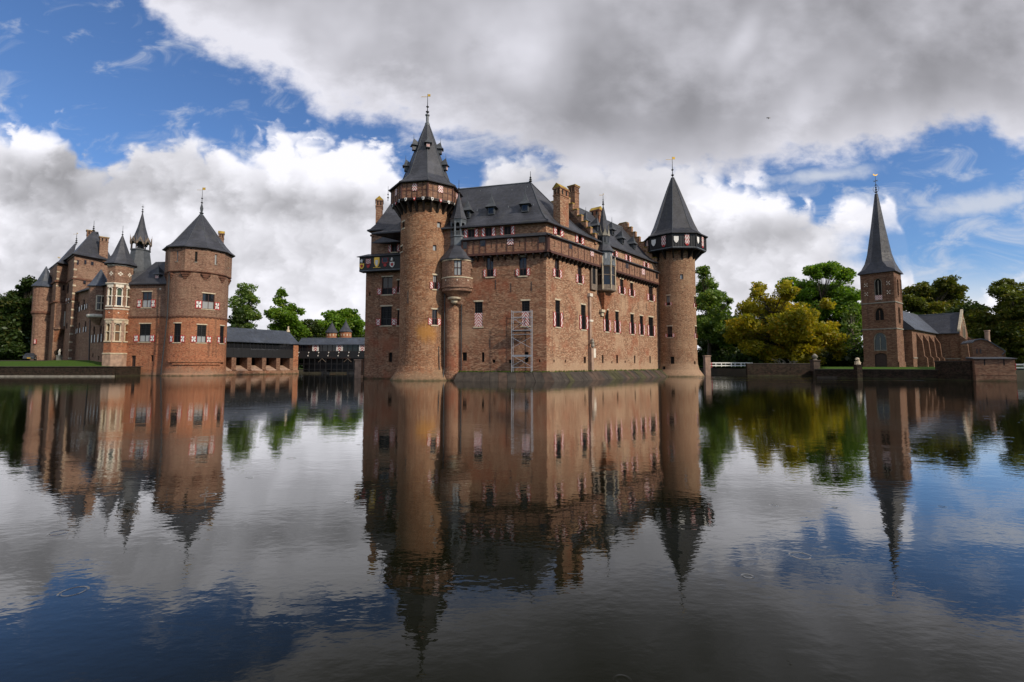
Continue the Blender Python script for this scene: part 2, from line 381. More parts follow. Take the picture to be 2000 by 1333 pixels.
plain('white_paint', (.78, .76, .72), .5, .08, 3); plain('red_paint', (.42, .02, .02), .45, .15, 3); plain('black_paint', (.02, .02, .02), .4, .2, 3)
plain('gold', (.75, .46, .08), .35, .1, 3, metal=.6); plain('iron', (.03, .03, .032), .5, .2, 5); plain('steel', (.55, .56, .58), .35, .12, 4, metal=.7)
plain('frame_dark', (.05, .022, .018), .5, .2, 4); plain('frame_black', (.012, .012, .013), .5, .2, 4); plain('frame_cream', (.6, .52, .38), .6, .12, 3)
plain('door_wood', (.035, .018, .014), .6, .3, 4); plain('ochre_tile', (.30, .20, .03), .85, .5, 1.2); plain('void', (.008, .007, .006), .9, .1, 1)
plain('bark', (.06, .047, .035), .9, .4, 3); plain('bark_pale', (.24, .2, .15), .9, .4, 3)
def glass(name, col, rough=.06):
    n, b = mat(name); b.inputs['Base Color'].default_value = col+(1,); b.inputs['Roughness'].default_value = rough
    b.inputs['Specular IOR Level'].default_value = .5; b.inputs['IOR'].default_value = 1.5
    g = n.node('ShaderNodeNewGeometry').outputs['Position']
    bp = n.node('ShaderNodeBump'); bp.inputs['Strength'].default_value = .25; bp.inputs['Distance'].default_value = .02; n.inp(bp.inputs['Height'], n.noise(g, 2.2, 2)); n.inp(b.inputs['Normal'], bp.outputs[0])
glass('glass', (.012, .013, .016)); glass('glass_dark', (.008, .008, .009), .35); M['glass_dark'].node_tree.nodes['Principled BSDF'].inputs['Specular IOR Level'].default_value = .15; glass('glass_pale', (.30, .31, .31), .2); glass('glass_amber', (.16, .08, .03), .2); glass('glass_green', (.05, .07, .03), .15)
def painted(name, fn, rough=.55):
    n, b = mat(name); uv = n.node('ShaderNodeUVMap').outputs[0]; u, v, _ = n.sep(uv)
    c = fn(n, u, v)
    g = n.node('ShaderNodeNewGeometry').outputs['Position']; f = n.mr(n.noise(g, 3, 5), .3, .7, .8, 1.05, 'LINEAR')
    n.inp(b.inputs['Base Color'], n.mix(1.0, c, n.comb(f, f, f), 'MULTIPLY')); b.inputs['Roughness'].default_value = rough
WHT, RED, BLK = (.74, .71, .67), (.40, .02, .022), (.02, .012, .012)
def border(n, u, v, c, w, h, col=RED):
    eu = n.m('MINIMUM', u, n.m('SUBTRACT', 1.0, u)); ev = n.m('MINIMUM', v, n.m('SUBTRACT', 1.0, v))
    e = n.m('MAXIMUM', n.m('LESS_THAN', eu, w), n.m('LESS_THAN', ev, h))
    return n.mix(e, c, col)
def stripes(k, slant, sym, w=.2, h=.07, red=RED, duty=.5):
    def fn(n, u, v):
        a = n.m('ABSOLUTE', n.m('SUBTRACT', u, .5)) if sym else u
        t = n.m('FRACT', n.m('ADD', n.m('MULTIPLY', v, k), n.m('MULTIPLY', a, slant)))
        c = n.mix(n.m('LESS_THAN', t, duty), WHT, red)
        return border(n, u, v, c, w, h) if w else c
    return fn
painted('shutter_stripe_up', stripes(2.5, 1.5, False, .16, .05, duty=.38)); painted('shutter_stripe_down', stripes(2.5, -1.5, False, .16, .05, duty=.38))
painted('shutter_chevron', stripes(2.3, 2.4, True, .12, .08, duty=.42)); painted('shutter_closed', stripes(4.5, 3.4, True, 0, 0)); painted('shutter_plain', stripes(3.0, 2.8, True, 0, 0))
painted('gallery_chevron', stripes(2.4, 2.6, True, 0, 0, duty=.45))
def pinwheel(n, u, v):
    a = n.m('SUBTRACT', u, .5); b_ = n.m('SUBTRACT', v, .5); ang = n.m('ARCTAN2', b_, a)
    t = n.m('FRACT', n.m('MULTIPLY', n.m('ADD', ang, .35), 4/(2*math.pi)))
    c = n.mix(n.m('LESS_THAN', t, .33), WHT, BLK)
    return border(n, u, v, c, .15, .1)
painted('shutter_pinwheel', pinwheel)
def slit(n, u, v):
    c = n.mix(n.m('LESS_THAN', n.m('ABSOLUTE', n.m('SUBTRACT', u, .5)), .38), (.06, .012, .012), WHT)
    return border(n, u, v, c, .12, .05, (.06, .012, .012))
painted('shutter_slit', slit)
def leaves(name, a, b_, c_, trans=.35):
    n, bs = mat(name); at = n.node('ShaderNodeAttribute', attribute_name='tint').outputs['Color']
    r, g, _ = n.sep(at)
    c = n.mix(r, a, b_); c = n.mix(n.mr(g, .72, 1.0, 0, 1, 'LINEAR'), c, c_)
    n.n.remove(bs)
    df = n.node('ShaderNodeBsdfDiffuse'); tr = n.node('ShaderNodeBsdfTranslucent'); gl = n.node('ShaderNodeBsdfGlossy'); gl.inputs['Roughness'].default_value = .45
    n.inp(df.inputs[0], c); n.inp(tr.inputs[0], n.mix(1.0, c, (1.1, 1.15, .5), 'MULTIPLY')); gl.inputs[0].default_value = (.5, .55, .5, 1)
    m1 = n.node('ShaderNodeMixShader'); m1.inputs[0].default_value = trans; n.l.new(df.outputs[0], m1.inputs[1]); n.l.new(tr.outputs[0], m1.inputs[2])
    m2 = n.node('ShaderNodeMixShader'); m2.inputs[0].default_value = .04; n.l.new(m1.outputs[0], m2.inputs[1]); n.l.new(gl.outputs[0], m2.inputs[2])
    n.l.new(m2.outputs[0], n.n['Material Output'].inputs[0])
leaves('leaf_green', (.08, .16, .015), (.19, .33, .03), (.31, .39, .045), .5); leaves('leaf_dark', (.022, .045, .01), (.048, .078, .016), (.085, .085, .02))
leaves('leaf_gold', (.15, .18, .018), (.52, .42, .028), (.66, .38, .022), .5); leaves('leaf_olive', (.06, .08, .015), (.14, .16, .025), (.25, .19, .03), .45)
leaves('leaf_pale', (.09, .15, .033), (.18, .28, .055), (.28, .32, .07), .48)
def grass_mat():
    n, b = mat('grass'); g = n.node('ShaderNodeNewGeometry').outputs['Position']
    c = n.mix(n.mr(n.noise(g, 9, 6, .7), .35, .65), (.022, .055, .006), (.07, .13, .016)); c = n.mix(n.mr(n.noise(g, .4, 4), .5, .75, 0, .5), c, (.09, .11, .02))
    n.inp(b.inputs['Base Color'], c); b.inputs['Roughness'].default_value = .9; b.inputs['Specular IOR Level'].default_value = .1
    bp = n.node('ShaderNodeBump'); bp.inputs['Strength'].default_value = 1; bp.inputs['Distance'].default_value = .06; n.inp(bp.inputs['Height'], n.noise(g, 14, 5)); n.inp(b.inputs['Normal'], bp.outputs[0])
grass_mat()
plain('earth', (.05, .045, .03), .95, .3, .5); plain('gravel', (.2, .18, .15), .95, .3, 3)
def water_mat():
    n, b = mat('water'); g = n.node('ShaderNodeNewGeometry').outputs['Position']
    b.inputs['Base Color'].default_value = (.0045, .005, .003, 1); b.inputs['Roughness'].default_value = .012; b.inputs['IOR'].default_value = 1.33
    b.inputs['Specular IOR Level'].default_value = .5
    a = n.noise(n.vmul(g, (.55, 1.0, 1)), 1.1, 3, .5, .4); c = n.noise(n.vmul(g, (.7, 1.0, 1)), 4.5, 3, .55, .3); e = n.noise(n.vmul(g, (.5, 1, 1)), .22, 2, .5)
    wind = n.mr(n.noise(n.vmul(g, (.35, 1, 1)), .055, 3, .6), .46, .62, .35, 1.0)
    yv = n.sep(g)[1]
    far = n.mr(yv, 52, 66, 0, 1); xv = n.sep(g)[0]
    rip = n.m('MULTIPLY', far, n.mr(n.noise(n.vmul(g, (.3, 1, 1)), .16, 4), .38, .62)); rip = n.m('MULTIPLY', rip, n.mr(xv, 22, 32))
    h = n.m('ADD', n.m('MULTIPLY', a, .011), n.m('MULTIPLY', n.m('MULTIPLY', c, wind), .0075))
    h = n.m('ADD', h, n.m('MULTIPLY', e, .012)); h = n.m('ADD', h, n.m('MULTIPLY', n.noise(n.vmul(g, (.6, 1, 1)), 12, 2, .5), .0022))
    h = n.m('ADD', h, n.m('MULTIPLY', n.m('MULTIPLY', n.noise(n.vmul(g, (.7, 1, 1)), 3.0, 3, .6), rip), .20))
    # rings of a few rain drops
    vo = n.node('ShaderNodeTexVoronoi', voronoi_dimensions='2D'); n.inp(vo.inputs['Vector'], g); vo.inputs['Scale'].default_value = 1.3
    rc = n.sep(vo.outputs['Color']); dist = n.m('DIVIDE', vo.outputs['Distance'], 1.3)
    ring = n.mr(n.m('ABSOLUTE', n.m('SUBTRACT', dist, n.m('MULTIPLY_ADD', rc[1], .08, .03))), .02, 0, 0, 1)
    ring = n.m('MULTIPLY', ring, n.m('GREATER_THAN', rc[0], .86))
    h = n.m('ADD', h, n.m('MULTIPLY', ring, .0022))
    bp = n.node('ShaderNodeBump'); bp.inputs['Strength'].default_value = 1.0; bp.inputs['Distance'].default_value = 1.0
    n.inp(bp.inputs['Height'], n.m('MULTIPLY', h, .42))
    n.n.remove(b)
    fr = n.node('ShaderNodeFresnel'); fr.inputs['IOR'].default_value = 1.33; n.l.new(bp.outputs[0], fr.inputs['Normal'])
    f = n.m('MINIMUM', n.m('MAXIMUM', n.m('MULTIPLY_ADD', fr.outputs[0], 2.0, -.08), .012), .78)
    df = n.node('ShaderNodeBsdfDiffuse'); df.inputs[0].default_value = (.006, .0065, .003, 1)
    gl = n.node('ShaderNodeBsdfGlossy'); gl.inputs['Roughness'].default_value = .02; gl.inputs[0].default_value = (1, 1, 1, 1); n.l.new(bp.outputs[0], gl.inputs['Normal'])
    ms = n.node('ShaderNodeMixShader'); n.inp(ms.inputs[0], f); n.l.new(df.outputs[0], ms.inputs[1]); n.l.new(gl.outputs[0], ms.inputs[2]); n.l.new(ms.outputs[0], n.n['Material Output'].inputs[0])
water_mat()
# ------------------------------------------------------------------ building helpers
def wall_mesh(mb, fr, u0, u1, v0, v1, ops, depth=.35, du=None, extra_v=()):
    us = {u0, u1}; vs = {v0, v1}
    for o in ops:
        us |= {o[0], o[1]}; vs |= {o[2], o[3]}
    for v in extra_v: vs.add(v)
    if du:
        k = int((u1-u0)/du)+1
        us |= {u0+(u1-u0)*i/k for i in range(k+1)}
    us = sorted(x for x in us if u0-1e-6 <= x <= u1+1e-6); vs = sorted(x for x in vs if v0-1e-6 <= x <= v1+1e-6)
    ids = {}
    pts = []
    def vid(i, j):
        if (i, j) not in ids: ids[(i, j)] = len(pts); pts.append(fr.pt(us[i], vs[j]))
        return ids[(i, j)]
    fs = []
    for i in range(len(us)-1):
        for j in range(len(vs)-1):
            if us[i+1]-us[i] < 1e-5 or vs[j+1]-vs[j] < 1e-5: continue
            cu, cv = (us[i]+us[i+1])/2, (vs[j]+vs[j+1])/2
            if any(o[0] < cu < o[1] and o[2] < cv < o[3] for o in ops): continue
            fs.append((vid(i, j), vid(i+1, j), vid(i+1, j+1), vid(i, j+1)))
    mb.add(pts, fs)
    for a, b, c, d in ops:
        p = lambda u, v, k: fr.pt(u, v, -depth*k)
        mb.quad(p(a, c, 0), p(a, d, 0), p(a, d, 1), p(a, c, 1)); mb.quad(p(b, c, 1), p(b, d, 1), p(b, d, 0), p(b, c, 0))
        mb.quad(p(a, d, 0), p(b, d, 0), p(b, d, 1), p(a, d, 1)); mb.quad(p(a, c, 1), p(b, c, 1), p(b, c, 0), p(a, c, 0))
    return mb
def spec(fr, xl, xr, yt, yb):
    """opening on frame fr from a survey rectangle"""
    xm, ym = (xl+xr)/2, (yt+yb)/2
    a, b = fr.hit(xl, ym)[0], fr.hit(xr, ym)[0]
    v0, v1 = fr.hit(xm, yb)[1], fr.hit(xm, yt)[1]
    return [min(a, b), max(a, b), v0, v1]
UV4 = [(0, 0), (1, 0), (1, 1), (0, 1)]
def uvq(fr, flip=False):
    return UV4 if (Vector((fr.pt(1, 0)-fr.pt(0, 0))).x > 0) != flip else [(1, 0), (0, 0), (0, 1), (1, 1)]
def make_window(par, fr, o, sh=None, pat=('shutter_stripe_up', 'shutter_stripe_down'), closed=None, style='cross', pane=None, frame='frame_dark', sill='stone', depth=.35, sw=None, low=None, arch=False, lintel=True):
    pane = pane or ('glass_dark' if style == 'grid' else 'glass'); low = low or ('glass_dark' if sh else pane)
    u0, u1, v0, v1 = o; w = u1-u0; h = v1-v0; b = min(.09, w*.1); mb = MB(); d1 = -.14; d0 = -.26
    mb.fb(fr, u0, u0+b, v0, v1, d0, d1); mb.fb(fr, u1-b, u1, v0, v1, d0, d1); mb.fb(fr, u0+b, u1-b, v1-b, v1, d0, d1); mb.fb(fr, u0+b, u1-b, v0, v0+b, d0, d1)
    vm = v0+h*.5 if sh is None else v0+h*sh
    if style in ('cross', 'grid'): mb.fb(fr, u0+b, u1-b, vm-b*.6, vm+b*.6, d0, d1-.01)
    if style == 'cross' or (style == 'grid' and w > 1.2): mb.fb(fr, (u0+u1)/2-b*.5, (u0+u1)/2+b*.5, v0+b, v1-b, d0, d1-.02)
    if style == 'grid':
        k = max(3, int(w/.3)); q = max(3, int((v1-vm)/.32))
        for i in range(1, k): mb.fb(fr, u0+w*i/k-.015, u0+w*i/k+.015, vm, v1-b, d1-.03, d1+.02)
        for i in range(1, q): mb.fb(fr, u0+b, u1-b, vm+(v1-vm)*i/q-.015, vm+(v1-vm)*i/q+.015, d1-.03, d1+.02)
    win = obj('window', mb, frame, par)
    obj('pane', MB().fb(fr, u0+b*.5, u1-b*.5, vm if low != pane else v0, v1-b*.5, -.24, -.21), pane, win)
    if low != pane: obj('pane', MB().fb(fr, u0+b*.5, u1-b*.5, v0, vm, -.24, -.21), low, win)
    if sill: obj('sill', MB().fb(fr, u0-.15, u1+.15, v0-.16, v0-.003, -.3, .08), sill, win)
    if sill and lintel: obj('lintel', MB().fb(fr, u0-.12, u1+.12, v1+.003, v1+.2, -.05, .035), sill, win)
    if sh is not None:
        s = sw or w*.42
        if closed:
            obj('shutter', MB().fb(fr, u0+.02, (u0+u1)/2-.004, v0+.02, vm, -.1, -.04, uv=[(0, 0), (.5, 0), (.5, 1), (0, 1)]), closed, win)
            obj('shutter', MB().fb(fr, (u0+u1)/2+.004, u1-.02, v0+.02, vm, -.1, -.04, uv=[(.5, 0), (1, 0), (1, 1), (.5, 1)]), closed, win)
        else:
            obj('shutter', MB().fb(fr, u0-s, u0-.02, v0, vm, .02, .09, uv=UV4), pat[0], win)
            obj('shutter', MB().fb(fr, u1+.02, u1+s, v0, vm, .02, .09, uv=UV4), pat[1], win)
    return win
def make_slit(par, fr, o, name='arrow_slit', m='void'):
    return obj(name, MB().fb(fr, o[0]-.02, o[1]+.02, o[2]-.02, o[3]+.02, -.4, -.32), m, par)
def hip_roof(eave, r1, r2, ze, zr, prof=((0, 0), (.12, .055), (.3, .2), (.6, .53), (1, 1)), th=.18):
    """eave: 4 xy corners; corners 0,1 climb to r1 and 2,3 to r2"""
    mb = MB(); rid = [r1, r1, r2, r2]; pts = []
    for f, g in ((0, -th/max(zr-ze, 1)),)+tuple(prof):
        for k in range(4):
            pts.append((eave[k][0]+(rid[k][0]-eave[k][0])*f, eave[k][1]+(rid[k][1]-eave[k][1])*f, ze+(zr-ze)*g))
    m = len(prof)+1
    fs = [(j*4+k, j*4+(k+1) % 4, (j+1)*4+(k+1) % 4, (j+1)*4+k) for j in range(m-1) for k in range(4)]
    fs.append((3, 2, 1, 0))
    a = sum(eave[i][0]*eave[(i+1) % 4][1]-eave[(i+1) % 4][0]*eave[i][1] for i in range(4))
    if a < 0: fs = [f[::-1] for f in fs]
    return mb.add(pts, fs)
def cone_roof(c, prof, k, a0=0.0): return MB().lathe(c, prof, k, a0)
def hips(par, c, prof, k, a0, r=.055, m='lead_dark'):
    for i in range(k):
        a = a0+2*math.pi*i/k; mb = MB()
        for (r0, z0), (r1, z1) in zip(prof[1:], prof[2:]): mb.tube((c[0]+r0*math.cos(a), c[1]+r0*math.sin(a), z0), (c[0]+r1*math.cos(a), c[1]+r1*math.sin(a), z1), r, r, 5, cap=False)
        obj('hip_roll', mb, m, par)
def finial(par, c, z0, h, r=.12, flag=None, balls=3, m='iron', cross=False):
    mb = MB(); mb.tube((c[0], c[1], z0-.3), (c[0], c[1], z0+h), r*.55, r*.2, 6)
    for i in range(balls):
        z = z0+h*(.12+.5*i/max(balls, 1)); k = r*(1.7-.3*i)
        mb.lathe(c, [(r*.4, z-k*.8), (k, z-k*.15), (k, z+k*.15), (r*.4, z+k*.8)], 8)
    if cross: mb.box((c[0], c[1], z0+h*.72), (h*.13, .03, .03)); mb.box((c[0], c[1], z0+h*.72), (.03, h*.13, .03))
    f = obj('finial', mb, m, par)
    if flag:
        fm = MB().box((c[0]+h*flag*.5, c[1], z0+h*.93), (h*flag*.5, .025, h*flag*.42)); fm.box((c[0]-h*.16, c[1], z0+h*.86), (h*.14, .02, .025))
        obj('weather_vane', fm, 'gold', f)
    return f
def roof_dormer(par, c, face, s=1.0, pat='shutter_plain', m='slate', wood='lead', open_=False):
    """small dormer: box with a front hatch and a peaked cap; c = middle of its front foot, face = outward unit (x, y)"""
    n = Vector((face[0], face[1], 0)).normalized(); t = Vector((-n.y, n.x, 0)); c = Vector(c)
    P = lambda a, b, z: c+t*(a*s)+n*(b*s)+Vector((0, 0, z*s))
    mb = MB()
    mb.hexa([P(-.4, 0, 0), P(.4, 0, 0), P(.4, 0, .95), P(-.4, 0, .95), P(-.4, -1.3, 0), P(.4, -1.3, 0), P(.4, -1.3, .95), P(-.4, -1.3, .95)])
    d = obj('dormer', mb, wood, par)
    cap = MB()
    base = [P(-.72, .34, .88), P(.72, .34, .88), P(.72, -1.5, .88), P(-.72, -1.5, .88)]; mid = [P(-.34, .02, 1.32), P(.34, .02, 1.32), P(.3, -1.5, 1.42), P(-.3, -1.5, 1.42)]
    top = P(0, -.25, 2.45)
    cap.add(base+mid+[top], [(3, 2, 1, 0), (0, 1, 5, 4), (1, 2, 6, 5), (2, 3, 7, 6), (3, 0, 4, 7), (4, 5, 8), (5, 6, 8), (6, 7, 8), (7, 4, 8)])
    cap.tube(top-Vector((0, 0, .1)), top+Vector((0, 0, .8*s)), .05*s, .02*s, 6)
    obj('cap', cap, 'lead_dark', d)
    obj('hatch', MB().add([P(-.3, .02, .12), P(.3, .02, .12), P(.3, .02, .82), P(-.3, .02, .82), P(-.3, -.05, .12), P(.3, -.05, .12), P(.3, -.05, .82), P(-.3, -.05, .82)], [(0, 1, 2, 3), (0, 4, 5, 1), (1, 5, 6, 2), (2, 6, 7, 3), (3, 7, 4, 0)], [UV4, None, None, None, None]), pat, d)
    return d
def chimney(par, c, hx, hy, z0, z1, rz=0.0, m='brick_castle_sun', gable=True):
    mb = MB().box((c[0], c[1], (z0+z1)/2), (hx, hy, (z1-z0)/2), rz)
    mb.box((c[0], c[1], z1-1.0), (hx+.07, hy+.07, .08), rz); mb.box((c[0], c[1], z1-.08), (hx+.1, hy+.1, .08), rz)
    ch = obj('chimney', mb, m, par)
    cs, sn = math.cos(rz), math.sin(rz)
    X = lambda a, b, z: Vector((c[0]+a*cs-b*sn, c[1]+a*sn+b*cs, z))
    if gable:
        k = MB(); a, b = hx+.12, hy+.12; g = min(hx, hy)*1.2
        if hx >= hy: r0, r1 = X(-a, 0, z1+g), X(a, 0, z1+g); q = [X(-a, -b, z1), X(a, -b, z1), X(a, b, z1), X(-a, b, z1)]; k.add(q+[r0, r1], [(3, 2, 1, 0), (0, 1, 5, 4), (2, 3, 4, 5), (1, 2, 5), (3, 0, 4)])
        else: r0, r1 = X(0, -b, z1+g), X(0, b, z1+g); q = [X(-a, -b, z1), X(a, -b, z1), X(a, b, z1), X(-a, b, z1)]; k.add(q+[r0, r1], [(3, 2, 1, 0), (1, 2, 5, 4), (3, 0, 4, 5), (0, 1, 4), (2, 3, 5)])
        obj('chimney_cap', k, 'ochre_tile', ch)
    else: obj('chimney_cap', MB().box((c[0], c[1], z1+.06), (hx+.16, hy+.16, .06), rz), 'ochre_tile', ch)
    # smoke slots near the top
    for a in (-.45, .45):
        for s, (ax, ay) in ((1, (a*hx, -hy)), (1, (a*hx, hy))):
            p = X(ax, ay, z1-.55); obj('smoke_slot', MB().box(p, (hx*.16, .03, .3), rz), 'void', ch)
        for ay, ax in ((a*hy, hx), (a*hy, -hx)):
            p = X(ax, ay, z1-.55); obj('smoke_slot', MB().box(p, (.03, hy*.16, .3), rz), 'void', ch)
    return ch
def stepped_gable(par, base, t, th, half, ze, zr, steps, m):
    """gable wall across a roof; base = xy under the ridge, t = unit direction across, th = vector of its thickness"""
    prof = [(-half, ze-.5)]; dz = (zr-ze+1.0)/steps
    for i in range(steps):
        a = -half+half*i/steps*.96; prof += [(a, ze+dz*(i+1)-.1), (a+half/steps*.96, ze+dz*(i+1)-.1)]
    prof = prof+[(-p[0], p[1]) for p in prof[::-1]]
    pts = [Vector((base[0]+t[0]*a, base[1]+t[1]*a, z)) for a, z in prof]
    mb = MB(); th = Vector((th[0], th[1], 0))
    k = len(pts)//2
    # strips between consecutive heights keep the faces convex
    for i in range(steps):
        a0 = prof[1+2*i][0]; z1 = prof[1+2*i][1]; z0 = ze-.5 if i == 0 else prof[2*i-1][1]
        q = [Vector((base[0]+t[0]*a, base[1]+t[1]*a, z)) for a, z in ((a0, z0), (-a0, z0), (-a0, z1), (a0, z1))]
        mb.hexa(q+[p+th for p in q])
    g = obj('stepped_gable', mb, m, par)
    for i in range(steps):
        for s in (-1, 1):
            a = prof[1+2*i][0]*s*-1; z1 = prof[1+2*i][1]; w = half/steps*.96
            a1 = a-w*(1 if a > 0 else -1)
            if i == steps-1 and s == 1: continue
            if i == steps-1: a, a1 = -w, w
            q = [Vector((base[0]+t[0]*x, base[1]+t[1]*x, z1))-th*.15 for x in (a, a1)]
            r = [Vector((base[0]+t[0]*x, base[1]+t[1]*x, z1))+th*1.15 for x in (a1, a)]
            p = q+r; obj('coping', MB().hexa(p+[x+Vector((0, 0, .12)) for x in p]), 'ochre_tile', g)
    return g
def pipe(par, pts, r=.07, m='iron', name='drain_pipe'):
    mb = MB()
    for a, b in zip(pts, pts[1:]): mb.tube(a, b, r, r, 8)
    return obj(name, mb, m, par)
def diamond(par, fr, px, py, s, m='stone_white', name='stone_inlay'):
    u, v = fr.hit(px, py)
    mb = MB(); q = [fr.pt(u-s, v, .03), fr.pt(u, v-s, .03), fr.pt(u+s, v, .03), fr.pt(u, v+s, .03)]; b = [fr.pt(u-s, v, -.05), fr.pt(u, v-s, -.05), fr.pt(u+s, v, -.05), fr.pt(u, v+s, -.05)]
    return obj(name, mb.hexa(q+b), m, par)
def gothic(mb, fr, u0, u1, v0, v1, d0, d1, bar=.1, k=5):
    """pointed-arch frame bars in the opening u0..u1"""
    um = (u0+u1)/2; hw = (u1-u0)/2; sp = v1-hw*1.3
    mb.fb(fr, u0, u0+bar, v0, sp, d0, d1); mb.fb(fr, u1-bar, u1, v0, sp, d0, d1)
    L = []
    for i in range(k+1):
        t = i/k; L.append((u0+hw*(1-math.cos(t*math.pi/2))*1.0, sp+(v1-sp)*math.sin(t*math.pi/2)))
    for (a, b), (c, d) in zip(L, L[1:]):
        for sgn in (1, -1):
            A, C = (um+(a-um)*sgn), (um+(c-um)*sgn)
            p = [fr.pt(A, b, d1), fr.pt(C, d, d1), fr.pt(um+(C-um)*.8, d-bar, d1), fr.pt(um+(A-um)*.8, b-bar*.3, d1)]
            q = [fr.pt(A, b, d0), fr.pt(C, d, d0), fr.pt(um+(C-um)*.8, d-bar, d0), fr.pt(um+(A-um)*.8, b-bar*.3, d0)]
            mb.hexa(p+q)
    return mb
def octa(c, r, a0=0.0, k=8): return [(c[0]+r*math.cos(a0+2*math.pi*i/k), c[1]+r*math.sin(a0+2*math.pi*i/k)) for i in range(k)]

# ================================================================== setting: water, ground
water = MB().quad((-210, -14, 0), (210, -14, 0), (210, 150, 0), (-210, 150, 0))
w_o = obj('water', water, 'water'); w_o['kind'] = 'structure'
bed = obj('moat_bed', MB().quad((-211, -15, -1.4), (211, -15, -1.4), (211, 151, -1.4), (-211, 151, -1.4)), 'earth'); bed['kind'] = 'structure'
gm = MB(); sides = MB(); B = 4000
def ring(z, x0, x1, y0, y1):
    o = [(-B, -B, z), (B, -B, z), (B, B, z), (-B, B, z)]; i = [(x0, y0, z), (x1, y0, z), (x1, y1, z), (x0, y1, z)]
    gm.add(o+i, [(0, 1, 5, 4), (1, 2, 6, 5), (2, 3, 7, 6), (3, 0, 4, 7)])
    j = [(p[0], p[1], -1.5) for p in i]; sides.add(i+j, [(0, 1, 5, 4), (1, 2, 6, 5), (2, 3, 7, 6), (3, 0, 4, 7)])
ring(.9, -205, 205, -2.2, 135)
g_o = obj('ground', gm, 'grass'); g_o['kind'] = 'structure'
s_o = obj('moat_bank', sides, 'earth'); s_o['kind'] = 'structure'

# ================================================================== castle: main building
a_ = Vector((-.9715, .2368)); c_ = Vector((.648, .761)); C0 = Vector((4.26, 60.0))
RE = C0+c_*33.3; AE = C0+a_*17.0
WA = Wall(C0, AE, flip=False); WC = Wall(C0, RE)
if WA.n.y > 0: WA.n = -WA.n
if WC.n.x < 0: WC.n = -WC.n
Z0 = 1.1; ZG = WC.hit(1066, 493)[1]; ZE = WC.hit(1064, 434)[1]; ZGT = ZG+1.95
castle = thing('castle', 'large brown brick castle block with slate roofs and red and white shutters in the middle', 'castle', (C0.x, C0.y, 0))
S1 = ('shutter_stripe_up', 'shutter_stripe_down'); S2 = ('shutter_stripe_down', 'shutter_stripe_up')
wins_A = [(949.8, 963.8, 501, 541, dict(sh=.36, style='cross', sw=.36)), (1013.8, 1028.7, 502.5, 539, dict(sh=.38, style='cross', sw=.42)),
          (926.7, 942.4, 590, 638.5, dict(sh=.55, style='grid', closed='shutter_closed', frame='frame_black')), (1018.8, 1034.5, 588, 637, dict(sh=.58, style='grid', closed='shutter_closed', frame='frame_black'))]
slits_A = [(902.8, 911.8, 688.5, 705), (940.7, 946, 688.5, 707.5), (961.5, 967.5, 703, 709), (993.5, 999, 703, 710), (1024.5, 1032, 688, 708), (1052.4, 1055.4, 702.5, 708)]
wins_C = [(1084, 1092.2, 505, 542, dict(sh=.42, sw=.5)), (1128.5, 1136, 518, 553.7, dict(sh=.46, sw=.5)), (1190.5, 1196, 541, 569, dict(sh=.45, sw=.55)),
          (1211, 1217.6, 546, 574.6, dict(sh=.5, sw=.6)), (1230.8, 1236.6, 553, 578.8, dict(sh=.5, sw=.6)), (1267, 1275, 560, 588, dict(sh=.44, sw=.75)),
          (1084.8, 1093.9, 587, 639, dict(sh=.55, style='grid', frame='frame_black', sw=.5)), (1135, 1144, 596, 644, dict(sh=.56, style='grid', frame='frame_black', sw=.5)),
          (1181.7, 1188.7, 606, 648, dict(sh=.57, style='grid', frame='frame_black', sw=.5)), (1202, 1208.5, 609, 650.5, dict(sh=.57, style='grid', frame='frame_black', sw=.5)),
          (1231.6, 1238, 614, 653, dict(sh=.57, style='grid', frame='frame_black', sw=.5)), (1249.8, 1256, 617.5, 654.7, dict(sh=.57, style='grid', frame='frame_black', sw=.5)),
          (1267, 1276, 620, 657, dict(sh=.57, style='grid', frame='frame_black', sw=.6))]
slits_C = [(1175.5, 1178.8, 694, 709.6), (1203.6, 1207, 694, 710), (1238.2, 1240.9, 695, 710), (1268.4, 1271, 696, 710), (1081, 1083.2, 703, 708), (1103, 1105.4, 703, 708.5), (1140, 1144.5, 697, 710), (1194, 1196, 706, 710), (1220, 1222, 705, 709)]
upper_A = [(914, 927, 448, 464, dict(sh=.999, sw=.5)), (948, 960.5, 445, 462, dict(sh=.999, sw=.5)), (984.5, 998, 442, 459, dict(sh=.999, sw=.5))]
upper_C = [(1087, 1093.5, 444, 460.5, dict(sh=.999, sw=.75)), (1128.8, 1134.6, 461, 476, dict(sh=.999, sw=.7)), (1197, 1201.5, 490, 503, dict(sh=.999, sw=.7)), (1224.5, 1228, 499, 511.5, dict(sh=.999, sw=.75)), (1259.6, 1263.5, 513, 525, dict(sh=.999, sw=.8))]
def do_wall(fr, u0, u1, wl, sl, ul, m, v0=Z0-.3, v1=None):
    ops = []; made = []
    for x in wl+ul:
        o = spec(fr, *x[:4])
        if x in ul: o[3] = min(o[3], (v1 or ZE)-.12)
        ops.append(o); made.append((o, x[4]))
    so = [spec(fr, *x) for x in sl]
    obj('wall', wall_mesh(MB(), fr, u0, u1, v0, v1 or ZE, ops+so, .35), m, castle)
    for o, kw in made: make_window(castle, fr, o, **kw)
    for o in so: make_slit(castle, fr, o)
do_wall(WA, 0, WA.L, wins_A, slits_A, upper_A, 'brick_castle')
do_wall(WC, 0, WC.L, wins_C, slits_C, upper_C, 'brick_castle_sun')
